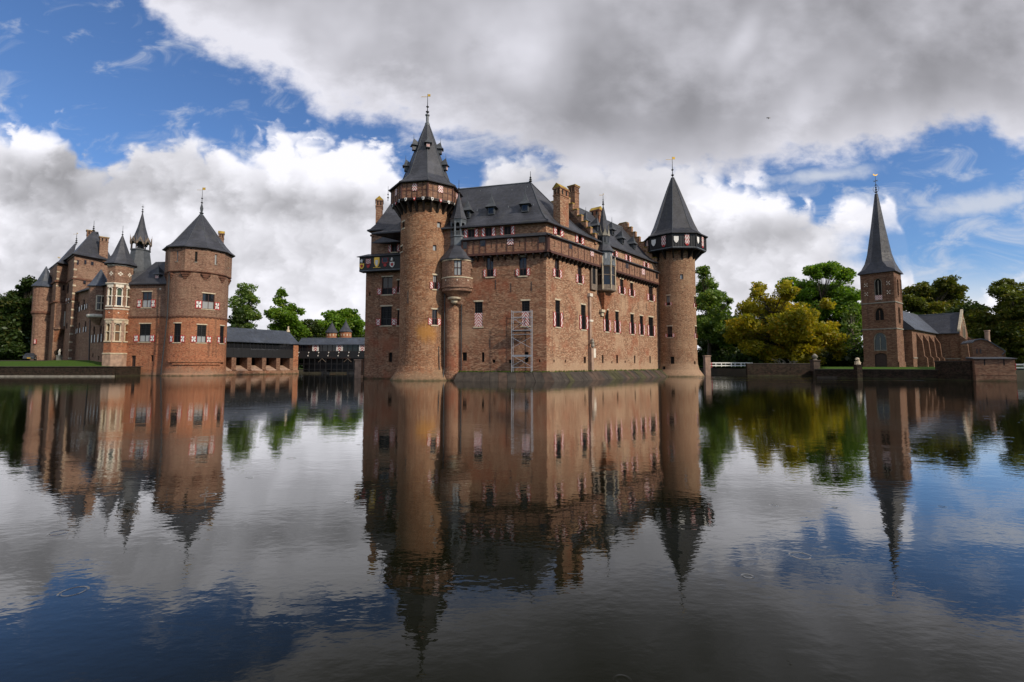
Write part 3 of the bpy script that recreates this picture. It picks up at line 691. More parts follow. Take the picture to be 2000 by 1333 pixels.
# remaining closed sides of the block
mi = Vector((-c_.y, c_.x))                                     # inward from the long wall
back = [RE, RE+mi*13, C0+c_*11+mi*13+a_*10, AE+c_*13, AE]
bm = MB()
for p, q in zip(back, back[1:]): bm.quad((p.x, p.y, -.3), (q.x, q.y, -.3), (q.x, q.y, ZE), (p.x, p.y, ZE))
obj('wall', bm, 'brick_castle', castle)
# eaves cornice, corner quoins
cn = MB()
for fr, L in ((WA, WA.L), (WC, WC.L)): cn.fb(fr, 0, L, ZE-.1, ZE+.12, -.2, .22)
obj('cornice', cn, 'brick_upper', castle)
# ---- timbered gallery round the upper floor
def gallery(fr, posts_px, ypx, u_end, chev, smallwin, u_start=-.6):
    D0, D1 = .08, .62
    us = sorted(set([fr.hit(p, ypx(p))[0] for p in posts_px]))
    us = [u_start+.12]+[u for u in us if u > u_start+.7 and u < u_end-.5]+[u_end]
    g = obj('gallery_sill', MB().fb(fr, u_start-.1, u_end, ZG-.12, ZG+.16, -.1, D1+.08), 'timber_red', castle)
    obj('gallery_rail', MB().fb(fr, u_start-.1, u_end, ZGT-.12, ZGT+.06, D0, D1+.07), 'timber_red', castle)
    for a, b in zip(us, us[1:]):
        obj('gallery_panel', MB().fb(fr, a+.06, b-.06, ZG+.17, ZGT-.13, D0, D1), 'brick_gallery', castle)
        if b-a > 1.1: obj('arrow_slit', MB().fb(fr, (a+b)/2-.04, (a+b)/2+.04, ZG+.75, ZG+1.5, D1-.02, D1+.01), 'void', castle)
    for u in us: obj('gallery_post', MB().fb(fr, u-.065, u+.065, ZG+.16, ZGT-.12, D0, D1+.05), 'timber_red', castle)
    n = int((u_end-u_start)/.95)
    for i in range(n+1):
        u = u_start+.3+(u_end-u_start-.4)*i/n
        obj('bracket', MB().add([fr.pt(u-.09, ZG-.13, -.05), fr.pt(u+.09, ZG-.13, -.05), fr.pt(u+.09, ZG-.13, D1), fr.pt(u-.09, ZG-.13, D1), fr.pt(u-.09, ZG-.75, 0), fr.pt(u+.09, ZG-.75, 0), fr.pt(u+.09, ZG-.32, D1), fr.pt(u-.09, ZG-.32, D1)], [(0, 1, 2, 3), (7, 6, 5, 4), (0, 4, 5, 1), (1, 5, 6, 2), (2, 6, 7, 3), (3, 7, 4, 0)]), 'timber_dark', castle)
    for x in chev:
        o = spec(fr, *x); obj('shutter', MB().fb(fr, o[0], o[1], o[2], o[3], D1, D1+.07, uv=UV4), 'gallery_chevron', castle)
    for x in smallwin:
        o = spec(fr, *x); w = obj('gallery_window', MB().fb(fr, o[0]-.06, o[1]+.06, o[2]-.06, o[3]+.06, D1-.02, D1+.03), 'frame_dark', castle)
        obj('pane', MB().fb(fr, o[0], o[1], o[2], o[3], D1, D1+.04), 'glass', w)
    # lean-to roof of the gallery
    zr = ZGT+.62
    r = MB(); e = D1+.35; ua, ub = u_start-.35, u_end
    r.hexa([fr.pt(ua, ZGT+.07, e), fr.pt(ub, ZGT+.07, e), fr.pt(ub, zr, .0), fr.pt(ua+.95, zr, .0), fr.pt(ua, ZGT-.01, e), fr.pt(ub, ZGT-.01, e), fr.pt(ub, ZGT-.01, .0), fr.pt(ua+.95, ZGT-.01, .0)])
    obj('gallery_roof', r, 'slate', castle)
gallery(WA, (907, 916, 928, 940, 951.5, 973, 992.5, 1005.6, 1028.7, 1053.4, 1066.6), lambda p: 478, WA.hit(905.5, 480)[0], [(993, 1005, 468, 481)], [(941, 951, 471, 483), (1053.5, 1066, 464, 476), (908, 917, 476, 488)])
zg_px = lambda p: 477+(p-1072)*.3
gallery(WC, (1088.4, 1103, 1109.5, 1121.4, 1133.5, 1145, 1151.6, 1163.2, 1199, 1209, 1217, 1222, 1232, 1243, 1253, 1262, 1270, 1278, 1284), zg_px, 32.2, [(1145.2, 1151.6, 489.5, 502), (1246, 1252, 526, 538)], [(1103.3, 1109.3, 474.5, 487), (1215, 1220, 516, 525), (1274, 1278, 536, 545)])
# ---- roofs
o2 = lambda p, *v: Vector((p[0], p[1]))+sum((Vector(w) for w in v), Vector((0, 0)))
nA, nC = Vector((WA.n.x, WA.n.y)), Vector((WC.n.x, WC.n.y)); OV = .45
SG = 11.6                                                      # where the stepped gable crosses the long wall
E0 = o2(C0, nA*OV, nC*OV*.9); E1 = o2(C0, c_*SG, nC*OV); E2 = o2(C0, c_*(SG+1.0), a_*24); E3 = o2(C0, a_*24, nA*OV)
AP1 = o2(C0, a_*6.0, c_*6.4); AP2 = o2(C0, a_*18, c_*6.6)
apz = atY(1036, 357, AP1.y).z
roofA = obj('roof', hip_roof([E0, E1, E2, E3], AP1, AP2, ZE+.1, apz), 'slate', castle)
obj('ridge_cap', MB().tube((AP1.x, AP1.y, apz+.03), (AP2.x, AP2.y, apz+.03), .1, .1, 6), 'lead', roofA)
finial(castle, (AP1.x, AP1.y), apz, 1.6, .14, balls=3)
for e_ in (E0, E1):
    mb = MB(); pr = ((0, 0), (.12, .055), (.3, .2), (.6, .53), (1, 1)); L_ = [Vector((e_.x+(AP1.x-e_.x)*f, e_.y+(AP1.y-e_.y)*f, ZE+.13+(apz-ZE-.1)*g_)) for f, g_ in pr]
    for p, q in zip(L_, L_[1:]): mb.tube(p, q, .07, .07, 5, cap=False)
    obj('hip_roll', mb, 'lead_dark', roofA)
HB = 6.1; rz_ = apz-.1
RB0 = o2(C0, c_*SG, mi*HB); RB1 = o2(C0, c_*32.6, mi*HB)
def gable_roof(e0, e1, r0, r1, b0, b1, ze, zr, th=.2, prof=((0, 0), (.12, .06), (.3, .215), (1, 1))):
    mb = MB()
    for (p, q) in ((e0, e1), (b0, b1)):
        rows = []
        for f, g in prof: rows.append([(p.x+(r0.x-p.x)*f, p.y+(r0.y-p.y)*f, ze+(zr-ze)*g), (q.x+(r1.x-q.x)*f, q.y+(r1.y-q.y)*f, ze+(zr-ze)*g)])
        for A, Bq in zip(rows, rows[1:]): mb.quad(A[0], A[1], Bq[1], Bq[0])
        A = rows[0]; mb.quad((A[0][0], A[0][1], ze-th), (A[1][0], A[1][1], ze-th), A[1], A[0])
        mb.quad((A[0][0], A[0][1], ze-th), (A[1][0], A[1][1], ze-th), (r1.x, r1.y, ze-th), (r0.x, r0.y, ze-th))
    for e, r, b in ((e0, r0, b0), (e1, r1, b1)): mb.add([(e.x, e.y, ze-th), (b.x, b.y, ze-th), (r.x, r.y, zr)], [(0, 1, 2)])
    return mb
eb0 = o2(C0, c_*SG, nC*OV); eb1 = o2(C0, c_*32.6, nC*OV); bb0 = o2(RB0, mi*6.5); bb1 = o2(RB1, mi*6.5)
roofB = obj('roof', gable_roof(eb0, eb1, RB0, RB1, bb0, bb1, ZE+.1, rz_), 'slate', castle)
obj('ridge_cap', MB().tube((RB0.x, RB0.y, rz_+.03), (RB1.x, RB1.y, rz_+.03), .1, .1, 6), 'lead', roofB)
stepped_gable(castle, RB0, mi, c_*.55, 6.3, ZE, rz_, 8, 'brick_castle_sun')
stepped_gable(castle, o2(C0, c_*32.2, mi*HB), mi, c_*.55, 6.3, ZE, rz_, 8, 'brick_castle_sun')
def on_roof(pxy, ro, face, s, **kw):
    p = on_mesh(ro, *pxy)
    f = Vector((face[0], face[1], 0)).normalized(); return roof_dormer(castle, p+f*.28-Vector((0, 0, .1)), face, s, **kw)
for x, y in ((960, 419), (1026, 413.5), (912.5, 426)):
    on_roof((x, y), roofA, nA, 1.1, pat='glass', m='slate', wood='lead_dark')
for x, y in ((1144, 443), (1166, 452), (1195, 459), (1214, 476), (1237, 486)):
    on_roof((x, y), roofB, nC, .95, pat='glass', wood='lead_dark')
for ro, pts in ((roofA, ((1000, 372), (969, 371), (938, 374), (993, 405), (932, 412), (1042, 401), (1062, 374), (1030, 366))), (roofB, ((1126, 405), (1152, 420), (1208, 445), (1176, 428)))):
    for q in pts:                                              # lead roof hooks catching the light
        p = on_mesh(ro, *q)
        if p: obj('roof_hook', MB().box(p, (.06, .06, .16)), 'lead', ro)
angC = math.atan2(c_.y, c_.x)
p = o2(C0, c_*4.3, mi*.65); chimney(castle, p, 1.0, .55, ZE-.2, atY(1100, 371, p.y).z, angC)
p = o2(C0, c_*14.4, mi*5.2); chimney(castle, p, .6, .6, 23.5, atY(1116, 366, p.y).z, angC, m='brick_castle', gable=False)
p = o2(C0, c_*21.8, mi*5.6); chimney(castle, p, .85, .5, 24.0, atY(1190, 412, p.y).z, angC+math.pi/2)
# ---- moat terrace (sloping stone foot of the block)
def terrace():
    A_ = o2(C0, a_*11.3); pts_in = [A_, C0, RE]; z = Z0
    def offs(d): return [o2(A_, nA*d), o2(C0, (nA+nC)*(d/ (1+nA.dot(nC)))), o2(RE, nC*d)]
    i0, i1, i2 = offs(-.3), offs(.75), offs(2.5)
    par = thing('moat_terrace', 'low sloping stone terrace at the foot of the castle walls', 'terrace', (C0.x, C0.y-2, 0))
    t = MB()
    for k in range(2):
        t.quad((i0[k].x, i0[k].y, z), (i0[k+1].x, i0[k+1].y, z), (i1[k+1].x, i1[k+1].y, z), (i1[k].x, i1[k].y, z))
    obj('ledge', t, 'grass', par)
    # slope in single stone flags
    mats = ('brick_quay', 'stone_dark', 'stone_dark')
    for k in range(2):
        L = (i1[k+1]-i1[k]).length; n = max(3, int(L/1.05))
        for j in range(n):
            f0, f1 = (j+.012)/n, (j+1-.012)/n
            a = i1[k].lerp(i1[k+1], f0); b = i1[k].lerp(i1[k+1], f1); c = i2[k].lerp(i2[k+1], f1); d = i2[k].lerp(i2[k+1], f0)
            w = random.uniform(-.03, .03)
            tp = [(a.x, a.y, z+.03+w), (b.x, b.y, z+.03+w), (c.x, c.y, -.25+w), (d.x, d.y, -.25+w)]
            obj('flagstone', MB().hexa(tp+[(x, y, zz-.22) for x, y, zz in tp]), random.choice(('stone_dark', 'stone_dark', 'stone_moss', 'stone_brown')), par)
    core = MB()
    for k in range(2):
        core.quad((i1[k].x, i1[k].y, z-.06), (i1[k+1].x, i1[k+1].y, z-.06), (i2[k+1].x, i2[k+1].y, -.36), (i2[k].x, i2[k].y, -.36))
    core.quad((i1[0].x, i1[0].y, z-.06), (i2[0].x, i2[0].y, -.36), (i0[0].x, i0[0].y, -.36), (i0[0].x, i0[0].y, z-.06))
    obj('core', core, 'brick_quay', par)
    # tufts along the ledge
    tf = MB()
    for k in range(2):
        for j in range(900):
            f = random.random(); q = i1[k].lerp(i1[k+1], f)-(i1[k]-i0[k]).normalized()*random.uniform(-.1, .6)
            h = random.uniform(.08, .32)*(1 if k else .7); a = random.uniform(0, 6.28); dx, dy = .05*math.cos(a), .05*math.sin(a); lean = random.uniform(-.1, .1)
            tf.add([(q.x-dx, q.y-dy, z-.02), (q.x+dx, q.y+dy, z-.02), (q.x+lean, q.y+lean, z+h)], [(0, 1, 2)])
    obj('grass_tufts', tf, 'grass', par, kind='stuff')
plain('stone_dark', (.042, .034, .027), .85, .5, 1.2); plain('stone_moss', (.048, .045, .019), .85, .5, 1.2); plain('stone_brown', (.065, .043, .031), .85, .5, 1.2); plain('terracotta', (.13, .058, .036), .85, .35, 2)
terrace()
# ---- round brick bay with slate skirt and lantern, between wall and tower
BC = Vector((-7.05, 63.2)); BR = 2.15
bay = Drum(BC, BR)
z_of = lambda y: atY(894, y, BC.y-BR).z
zb0, zb1 = z_of(560), z_of(505)
wspec = [spec(bay, 885.5, 902, 507.5, 538), spec(bay, 919.5, 926, 526, 545)]
bayo = obj('bay_wall', wall_mesh(MB(), bay, -BR*2.3, BR*2.3, zb0, zb1, wspec, .25, .35), 'brick_upper', castle, smooth=False)
make_window(castle, bay, wspec[0], style='cross', pane='glass_pale', low='glass_pale', sill=None); make_window(castle, bay, wspec[1], style='cross', sill=None)
for zz, h in ((zb1-.12, .16), (z_of(541), .14)): obj('stone_band', MB().lathe(BC, [(BR+.0, zz-h/2-.02), (BR+.06, zz-h/2), (BR+.06, zz+h/2), (BR, zz+h/2+.02)], 40, cap=False), 'stone', bayo)
for q in (870.5, 893, 914, 925): diamond(castle, bay, q, 547+abs(q-893)*.03, .1)
obj('bay_foot', MB().lathe(BC, [(.5, z_of(600)), (.95, z_of(592)), (1.15, z_of(583)), (1.35, z_of(577)), (1.75, z_of(571)), (BR-.02, z_of(567)), (BR-.05, zb0-.12), (BR+.08, zb0-.05), (BR+.08, zb0+.1), (BR, zb0+.14)], 40), 'brick_upper', castle, smooth=False)
obj('stone_corbel', MB().lathe((BC.x-.35, BC.y-1.25), [(.15, z_of(593)), (.4, z_of(590)), (.45, z_of(586)), (.8, z_of(583)), (.85, z_of(580)), (.6, z_of(579))], 16), 'stone', castle)
SH = Drum((BC.x-.7, BC.y+.25), 1.15)
obj('stair_shaft', MB().lathe((SH.c.x, SH.c.y), [(1.35, -.3), (1.3, .6), (1.15, 1.5), (1.15, z_of(580))], 24), 'brick_castle', castle)
pipe(castle, [SH.pt(-1.15, z_of(565)-.3, .12), SH.pt(-1.15, 1.5, .12), SH.pt(-.9, .2, .5)], .07); 
pu = WA.hit(902, 600)[0]; pipe(castle, [WA.pt(pu, z_of(585), .1), WA.pt(pu, 1.3, .1)], .07)
make_slit(castle, SH, spec(SH, 893, 898.5, 706, 723), 'cellar_hatch'); 
zk = lambda y: atY(892, y, BC.y).z
skirt = obj('bay_roof', MB().lathe(BC, [(BR+.28, zb1-.05), (BR+.3, zb1+.05), (1.85, zk(497.5)), (1.4, zk(490)), (1.16, zk(482))], 8, R(22)), 'slate', castle)
obj('lantern_base', MB().lathe(BC, [(1.12, zk(484)), (1.06, zk(467)), (1.18, zk(466)), (1.18, zk(463.5)), (1.0, zk(463))], 8, R(22)), 'lead', castle)
lan = obj('lantern', MB().lathe(BC, [(1.0, zk(438)), (1.1, zk(435)), (1.2, zk(432)), (1.2, zk(431))], 8, R(22)), 'lead', castle)
for i in range(8):
    a = R(22)+i*math.pi/4; q = (BC.x+1.0*math.cos(a), BC.y+1.0*math.sin(a)); a2 = a+math.pi/4; q2 = (BC.x+1.0*math.cos(a2), BC.y+1.0*math.sin(a2))
    obj('lantern_post', MB().tube((q[0], q[1], zk(464)), (q[0], q[1], zk(434)), .09, .09, 6), 'lead', lan)
    fr = Wall(q, q2); fr.n = fr.n if (fr.n.x*math.cos(a+.39)+fr.n.y*math.sin(a+.39)) > 0 else -fr.n
    g = MB(); gothic(g, fr, .06, fr.L-.06, zk(455), zk(437), -.05, .04, .07, 4)
    g.fb(fr, .06, fr.L-.06, zk(456), zk(455), -.05, .05)
    for j in range(1, 5): g.fb(fr, fr.L*j/5-.025, fr.L*j/5+.025, zk(463), zk(456), -.03, .03)
    g.fb(fr, .02, fr.L-.02, zk(438.5), zk(434), -.04, .02)
    obj('tracery', g, 'lead', lan)
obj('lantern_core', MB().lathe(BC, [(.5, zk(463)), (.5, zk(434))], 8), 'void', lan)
sp = obj('lantern_spire', MB().lathe(BC, [(1.25, zk(432)), (1.08, zk(427)), (.8, zk(416)), (.48, zk(402)), (.05, zk(378))], 8, R(22)), 'slate', castle)
finial(castle, BC, zk(379), 1.9, .1, balls=2)
# ---- timber oriel turret on the long wall
SO = 13.9; OC = o2(C0, c_*SO, nC*.25); zo = lambda y: atY(1177, y, OC.y).z; a8 = math.atan2(nC.y, nC.x)-math.pi/8
ori = obj('oriel', MB().lathe(OC, [(.9, zo(574)), (1.62, zo(571)), (1.72, zo(569)), (1.68, zo(566))], 8, a8), 'timber_grey', castle)
oc8 = octa(OC, 1.62, a8)
for i in range(8):
    p, q = oc8[i], oc8[(i+1) % 8]; mid_n = Vector(((p[0]+q[0])/2-OC.x, (p[1]+q[1])/2-OC.y))
    if mid_n.dot(nC) < -.8: continue
    fr = Wall(p, q); fr.n = fr.n if fr.n.x*mid_n.x+fr.n.y*mid_n.y > 0 else -fr.n; L = fr.L
    f = MB(); f.fb(fr, 0, L, zo(567), zo(559), -.1, 0); f.fb(fr, 0, .16, zo(559), zo(524), -.12, .02); f.fb(fr, L-.16, L, zo(559), zo(524), -.12, .02); f.fb(fr, .16, L-.16, zo(540)-.05, zo(540)+.05, -.1, -.02); f.fb(fr, 0, L, zo(524), zo(521), -.12, .05)
    w = obj('oriel_window', f, 'timber_grey', ori); obj('pane', MB().fb(fr, .16, L-.16, zo(559), zo(524), -.09, -.06), 'glass', w)
    g = MB(); gm_ = [fr.pt(.1, zo(522), .07), fr.pt(L-.1, zo(522), .07), fr.pt(L/2, zo(508), .07)]; g.slab(gm_, fr.n, .08); obj('oriel_gablet', g, 'lead', ori)
    obj('column', MB().tube((p[0], p[1], zo(569)), (p[0], p[1], zo(505)), .1, .08, 8), 'stone', ori)
flank = MB(); uo = WC.hit(1157, 545)[0]; flank.fb(WC, uo-.75, uo+.85, zo(571), zo(520), .0, .3); fl = obj('oriel_flank', flank, 'timber_grey', castle)
obj('pane', MB().fb(WC, uo-.45, uo+.35, zo(560), zo(525), .28, .32), 'glass', fl)
obj('oriel_drum', MB().lathe(OC, [(1.35, zo(521)), (1.25, zo(518)), (1.2, zo(495)), (1.3, zo(494))], 8, a8), 'lead', castle)
ow = octa(OC, 1.2, a8)
for i in range(8):
    p, q = ow[i], ow[(i+1) % 8]; mid_n = Vector(((p[0]+q[0])/2-OC.x, (p[1]+q[1])/2-OC.y))
    if mid_n.dot(nC) < .2: continue
    fr = Wall(p, q); fr.n = fr.n if fr.n.x*mid_n.x+fr.n.y*mid_n.y > 0 else -fr.n; L = fr.L
    w = obj('oriel_light', MB().fb(fr, L*.22, L*.78, zo(510), zo(497), -.02, .06), 'lead', castle); obj('pane', MB().fb(fr, L*.32, L*.68, zo(508.5), zo(498.5), .03, .075), 'glass_pale', w)
obj('oriel_skirt', MB().lathe(OC, [(1.5, zo(494)), (1.5, zo(492.5)), (1.1, zo(484)), (.92, zo(480))], 8, a8), 'slate', castle)
lan2 = obj('oriel_lantern', MB().lathe(OC, [(.92, zo(481)), (.95, zo(478)), (.82, zo(477)), (.8, zo(464)), (.9, zo(463))], 8, a8), 'lead_dark', castle)
ol = octa(OC, .8, a8)
for i in range(8):
    p, q = ol[i], ol[(i+1) % 8]; mid_n = Vector(((p[0]+q[0])/2-OC.x, (p[1]+q[1])/2-OC.y))
    fr = Wall(p, q); fr.n = fr.n if fr.n.x*mid_n.x+fr.n.y*mid_n.y > 0 else -fr.n; L = fr.L
    obj('lantern_light', MB().fb(fr, L*.25, L*.75, zo(476), zo(466), -.02, .03), 'glass', lan2)
    g = MB().slab([fr.pt(-.08, zo(463), .06), fr.pt(L+.08, zo(463), .06), fr.pt(L/2, zo(450), .06)], fr.n, .07); g.tube(fr.pt(L/2, zo(451), .08), fr.pt(L/2, zo(441), .08), .035, .02, 5)
    obj('gablet', g, 'stone_grey', lan2)
    if i % 2 == 0: pass
obj('oriel_spire', MB().lathe(OC, [(.85, zo(465)), (.72, zo(452)), (.42, zo(425)), (.05, zo(402))], 8, a8), 'slate', castle)
finial(castle, OC, zo(403), zo(378)-zo(403), .11, balls=4, flag=.06)
# brick corbel, pier and plaque under the oriel
ck = MB(); uc = SO+.1
lv = [(zo(574), 1.25, .95), (zo(585), .95, .75), (zo(597), .6, .5), (zo(610), .3, .3), (zo(622), .12, .12)]
for (z1, w1, d1), (z0, w0, d0) in zip(lv, lv[1:]): ck.hexa([WC.pt(uc-w0, z0, d0), WC.pt(uc+w0, z0, d0), WC.pt(uc+w1, z1, d1), WC.pt(uc-w1, z1, d1), WC.pt(uc-w0, z0, -.1), WC.pt(uc+w0, z0, -.1), WC.pt(uc+w1, z1, -.1), WC.pt(uc-w1, z1, -.1)])
obj('oriel_corbel', ck, 'brick_red', castle)
up = WC.hit(1150.5, 650)[0]; zp = lambda y: WC.hit(1150.5, y)[1]
obj('buttress_shaft', MB().fb(WC, up-.22, up+.22, zp(672), zp(579), 0, .3).fb(WC, up-.3, up+.3, Z0, zp(679), 0, .55), 'stone_pink', castle)
obj('stone_block', MB().fb(WC, up-.32, up+.45, zp(580), zp(574), 0, .42).fb(WC, up-.3, up+.5, zp(629), zp(625), 0, .4), 'stone_white', castle)
u2 = WC.hit(1155.5, 690)[0]; obj('plaque', MB().fb(WC, u2-.42, u2+.42, zp(699), zp(681), 0, .45), 'stone_white', castle)
obj('stone_niche', MB().fb(WC, uc-1.2, uc-.2, zo(611), zo(606), 0, .45).fb(WC, uc-.9, uc-.3, zo(618), zo(611), 0, .25), 'stone', castle)
cr = MB(); cc = WC.pt(up, zp(676), .55)
cr.lathe((cc.x, cc.y), [(.12, cc.z-.25), (.28, cc.z-.1), (.2, cc.z+.25), (.26, cc.z+.5), (.12, cc.z+.7), (.17, cc.z+.85), (.1, cc.z+1.0)], 10); obj('carved_figure', cr, 'stone_grey', castle)
# iron wall ties
for fr, pts in ((WA, ((968, 556), (998, 562), (1038, 560), (957, 670), (1000, 648))), (WC, ((1100, 617), (1127, 617), (1246, 598), (1262, 600), (1278, 602)))):
    for q in pts:
        u, v = fr.hit(*q); obj('wall_tie', MB().fb(fr, u-.035, u+.035, v-.6, v+.6, 0, .04), 'iron', castle)
# ================================================================== castle: wing left of the great tower
LW0 = Vector((-13.0, 69.3)); 
dl = a_.copy(); t_ = 0
while True:
    q = LW0+dl*t_
    if q.x/q.y <= -(1000-712.5)/950: break
    t_ += .05
LW1 = LW0+dl*t_
WL_ = Wall(LW0, LW1); WL_.n = WL_.n if WL_.n.y < 0 else -WL_.n
wing = thing('castle_wing', 'narrow brick castle wing with black box gallery of heraldic shields', 'castle', (LW1.x+3, LW1.y+1, 0))
zw = lambda y: WL_.hit(745, y)[1]
ww = [(746, 766.6, 541.6, 575.5, dict(sh=.37, sw=.7, pat=('shutter_chevron', 'shutter_chevron'))), (744, 765, 599, 636, dict(sh=.36, sw=.75, style='grid', frame='frame_black', pat=('shutter_chevron', 'shutter_chevron'))), (776, 779.8, 606, 636, dict(sh=.4, sw=.3)), (776, 779.8, 548, 572, dict(sh=.5, sw=.3))]
ws = [(759, 766, 689, 707.5), (720.5, 723.5, 571, 579)]
ops = [spec(WL_, *x[:4]) for x in ww]; sop = [spec(WL_, *x) for x in ws]
ztop = zw(451)
mbw = wall_mesh(MB(), WL_, -3, WL_.L, -.3, zw(532), ops+sop, .35)
mbw.fb(WL_, WL_.L-.0, WL_.L+.35, -.4, .5, -8, .3)
obj('wall', mbw, 'brick_castle', wing)
for x, o in zip(ww, ops): make_window(wing, WL_, o, **x[4])
for o in sop: make_slit(wing, WL_, o)
LW2 = LW1+Vector((2.0, 12)); side = Wall(LW1, LW2)
obj('wall', MB().quad((LW1.x, LW1.y, -.3), (LW2.x, LW2.y, -.3), (LW2.x, LW2.y, zw(520)), (LW1.x, LW1.y, zw(520))).quad(WL_.pt(WL_.L-.75, zw(532)), WL_.pt(WL_.L-.75, zw(532), -10), WL_.pt(WL_.L-.75, ztop, -10), WL_.pt(WL_.L-.75, ztop)), 'brick_castle', wing)
up_ops = [spec(WL_, 765, 775.5, 477, 492.5)]
obj('wall', wall_mesh(MB(), WL_, -3, WL_.L-.75, zw(532), ztop, up_ops, .3), 'brick_upper', wing)
make_window(wing, WL_, up_ops[0], sh=.999, sw=.5)
cw = MB().fb(WL_, -3, WL_.L-.6, ztop-.75, ztop-.5, -.1, .1).fb(WL_, -3, WL_.L-.6, ztop-.1, ztop+.12, -.1, .3)
obj('cornice', cw, 'brick_upper', wing)
# box gallery painted black with shields
g0, g1 = zw(532), zw(503)
gb = obj('box_gallery', MB().fb(WL_, -2, WL_.L+.55, g0, g1, -.2, .95), 'timber_black', wing)
obj('box_gallery_trim', MB().fb(WL_, -2, WL_.L+.57, g0+.08, g0+.2, .9, .97), 'lead', gb)
obj('box_gallery_roof', MB().hexa([WL_.pt(-2, g1, 1.25), WL_.pt(WL_.L+.85, g1, 1.25), WL_.pt(WL_.L-.2, g1+.6, -.1), WL_.pt(-2, g1+.6, -.1), WL_.pt(-2, g1-.08, 1.25), WL_.pt(WL_.L+.85, g1-.08, 1.25), WL_.pt(WL_.L-.2, g1-.08, -.1), WL_.pt(-2, g1-.08, -.1)]), 'slate', gb)
def shield_pts(fr, u, v, w, h, d):
    return [fr.pt(u+a*w, v+b*h, d) for a, b in ((-.5, .5), (.5, .5), (.5, -.05), (.28, -.36), (0, -.5), (-.28, -.36), (-.5, -.05))]
def shield(par, fr, u, v, w, h, d, m, name='shield'):
    n = (fr.pt(u, v, 1)-fr.pt(u, v, 0)); return obj(name, MB().slab(shield_pts(fr, u, v, w, h, d), n, .05), m, par)
painted('arms_chevron', stripes(3.0, 3.0, True, .06, .05))
vm = (g0+g1)/2+.1; H_ = g1-g0
class Off:                                                     # the same wall frame moved outward
    def __init__(s, fr, k): s.f = fr; s.k = k; s.curved = fr.curved; s.n = getattr(fr, 'n', None)
    def pt(s, u, v, d=0.0): return s.f.pt(u, v, d+s.k)
    def hit(s, px, py): return s.f.hit(px, py)
gf = Off(WL_, .95)
def arms(px, kind):
    u = WL_.hit(px, 517)[0]
    if kind == 'chev':
        obj('painted_arms', MB().fb(gf, u-.42, u+.42, vm-.1, vm+.65, 0, .04, uv=UV4), 'arms_chevron', gb)
        shield(gb, gf, u, vm-.45, .5, .5, 0, 'red_paint', 'painted_arms')
    elif kind == 'lion':
        shield(gb, gf, u, vm+.05, .85, 1.5, 0, 'gold', 'painted_arms'); shield(gb, gf, u, vm-.02, .42, .8, .05, 'white_paint', 'painted_arms')
        obj('painted_arms', MB().fb(gf, u-.6, u+.6, vm-.72, vm-.66, 0, .03), 'gold', gb)
    elif kind == 'win':
        obj('painted_arms', MB().fb(gf, u-.48, u+.48, vm-.12, vm+.68, 0, .04), 'red_paint', gb); obj('pane', MB().fb(gf, u-.4, u+.4, vm-.02, vm+.66, .03, .06), 'glass', gb); shield(gb, gf, u, vm-.42, .45, .45, 0, 'red_paint', 'painted_arms')
    else:
        shield(gb, gf, u, vm-.4, .75, .8, 0, 'gold' if kind == 'knight' else 'white_paint', 'painted_arms'); shield(gb, gf, u, vm-.4, .38, .45, .05, 'red_paint', 'painted_arms')
        obj('painted_arms', MB().lathe((gf.pt(u, 0, .05).x, gf.pt(u, 0, .05).y), [(.06, vm+.05), (.2, vm+.15), (.22, vm+.4), (.1, vm+.62)], 8), 'white_paint', gb)
for q, k in ((713.5, 'knight'), (726, 'chev'), (742.5, 'lion'), (758.5, 'win'), (772, 'swan')): arms(q, k)
# roofs of the wing
e0 = WL_.pt(-3, 0, .5); e1 = WL_.pt(WL_.L-.3, 0, .5); e2 = e1+Vector((3, 14, 0)); e3 = e0+Vector((6, 14, 0))
r1 = atY(770, 385, 77); r2 = r1+Vector((8, 3, 0))
obj('roof', hip_roof([e1.xy, e2.xy, e3.xy, e0.xy], (r1.x, r1.y), (r2.x, r2.y), ztop+.12, atY(770, 388, 77).z), 'slate', wing)
le = WL_.pt(1.0, 0, .4); rb = MB()
zl0, zl1 = zw(477), zw(457)
rb.hexa([WL_.pt(-3, zl0, 1.1), WL_.pt(WL_.L-1.5, zl0, 1.1), WL_.pt(WL_.L-4.6, ztop-.1, .02), WL_.pt(-3, ztop+.0, .02), WL_.pt(-3, zl0-.12, 1.1), WL_.pt(WL_.L-1.5, zl0-.12, 1.1), WL_.pt(WL_.L-3.8, zl0-.12, .02), WL_.pt(-3, zl0-.12, .02)])
obj('lean_to_roof', rb, 'slate', wing)
p = atY(740.5, 430, 75.5); chimney(wing, (p.x, p.y), .52, .8, p.z-2.5, atY(740, 394, 75.5).z, .25, m='brick_upper')
finial(wing, (r1.x-1.0, r1.y), r1.z-.4, 2.2, .1, balls=2)
# ================================================================== great tower
TC = Vector(TOWER_C); TR = 3.38
tower = thing('castle_tower', 'tall round brick tower with timbered octagonal gallery and steep slate spire', 'tower', (TC.x, TC.y, 0))
zt = lambda y: atY(828, y, TC.y).z
zf = lambda y: atY(828, y, TC.y-TR).z
zgb, zgt = 23.35, 25.35
TD = Drum(TC, TR, [(-.4, TR+1.4), (.0, TR+1.15), (1.1, TR+.38), (1.9, TR+.1), (5, TR), (40, TR)])
tw = [(845.5, 852.5, 479, 490, dict(sill=None, pane='glass_pale', low='glass_pale', style='plain')), (854, 861.5, 434, 445, dict(sill=None, pane='glass_pale', low='glass_pale', style='plain')), (846, 853.5, 538, 565, dict(sh=.5, sw=.42, pane='glass_pale')), (844, 854, 605, 635, dict(sh=.42, sw=.5)),
      (785.5, 790, 434, 446, dict(sill='stone', style='plain')), (782.5, 786, 482, 492, dict(style='plain'))]
ops = [spec(TD, *x[:4]) for x in tw]
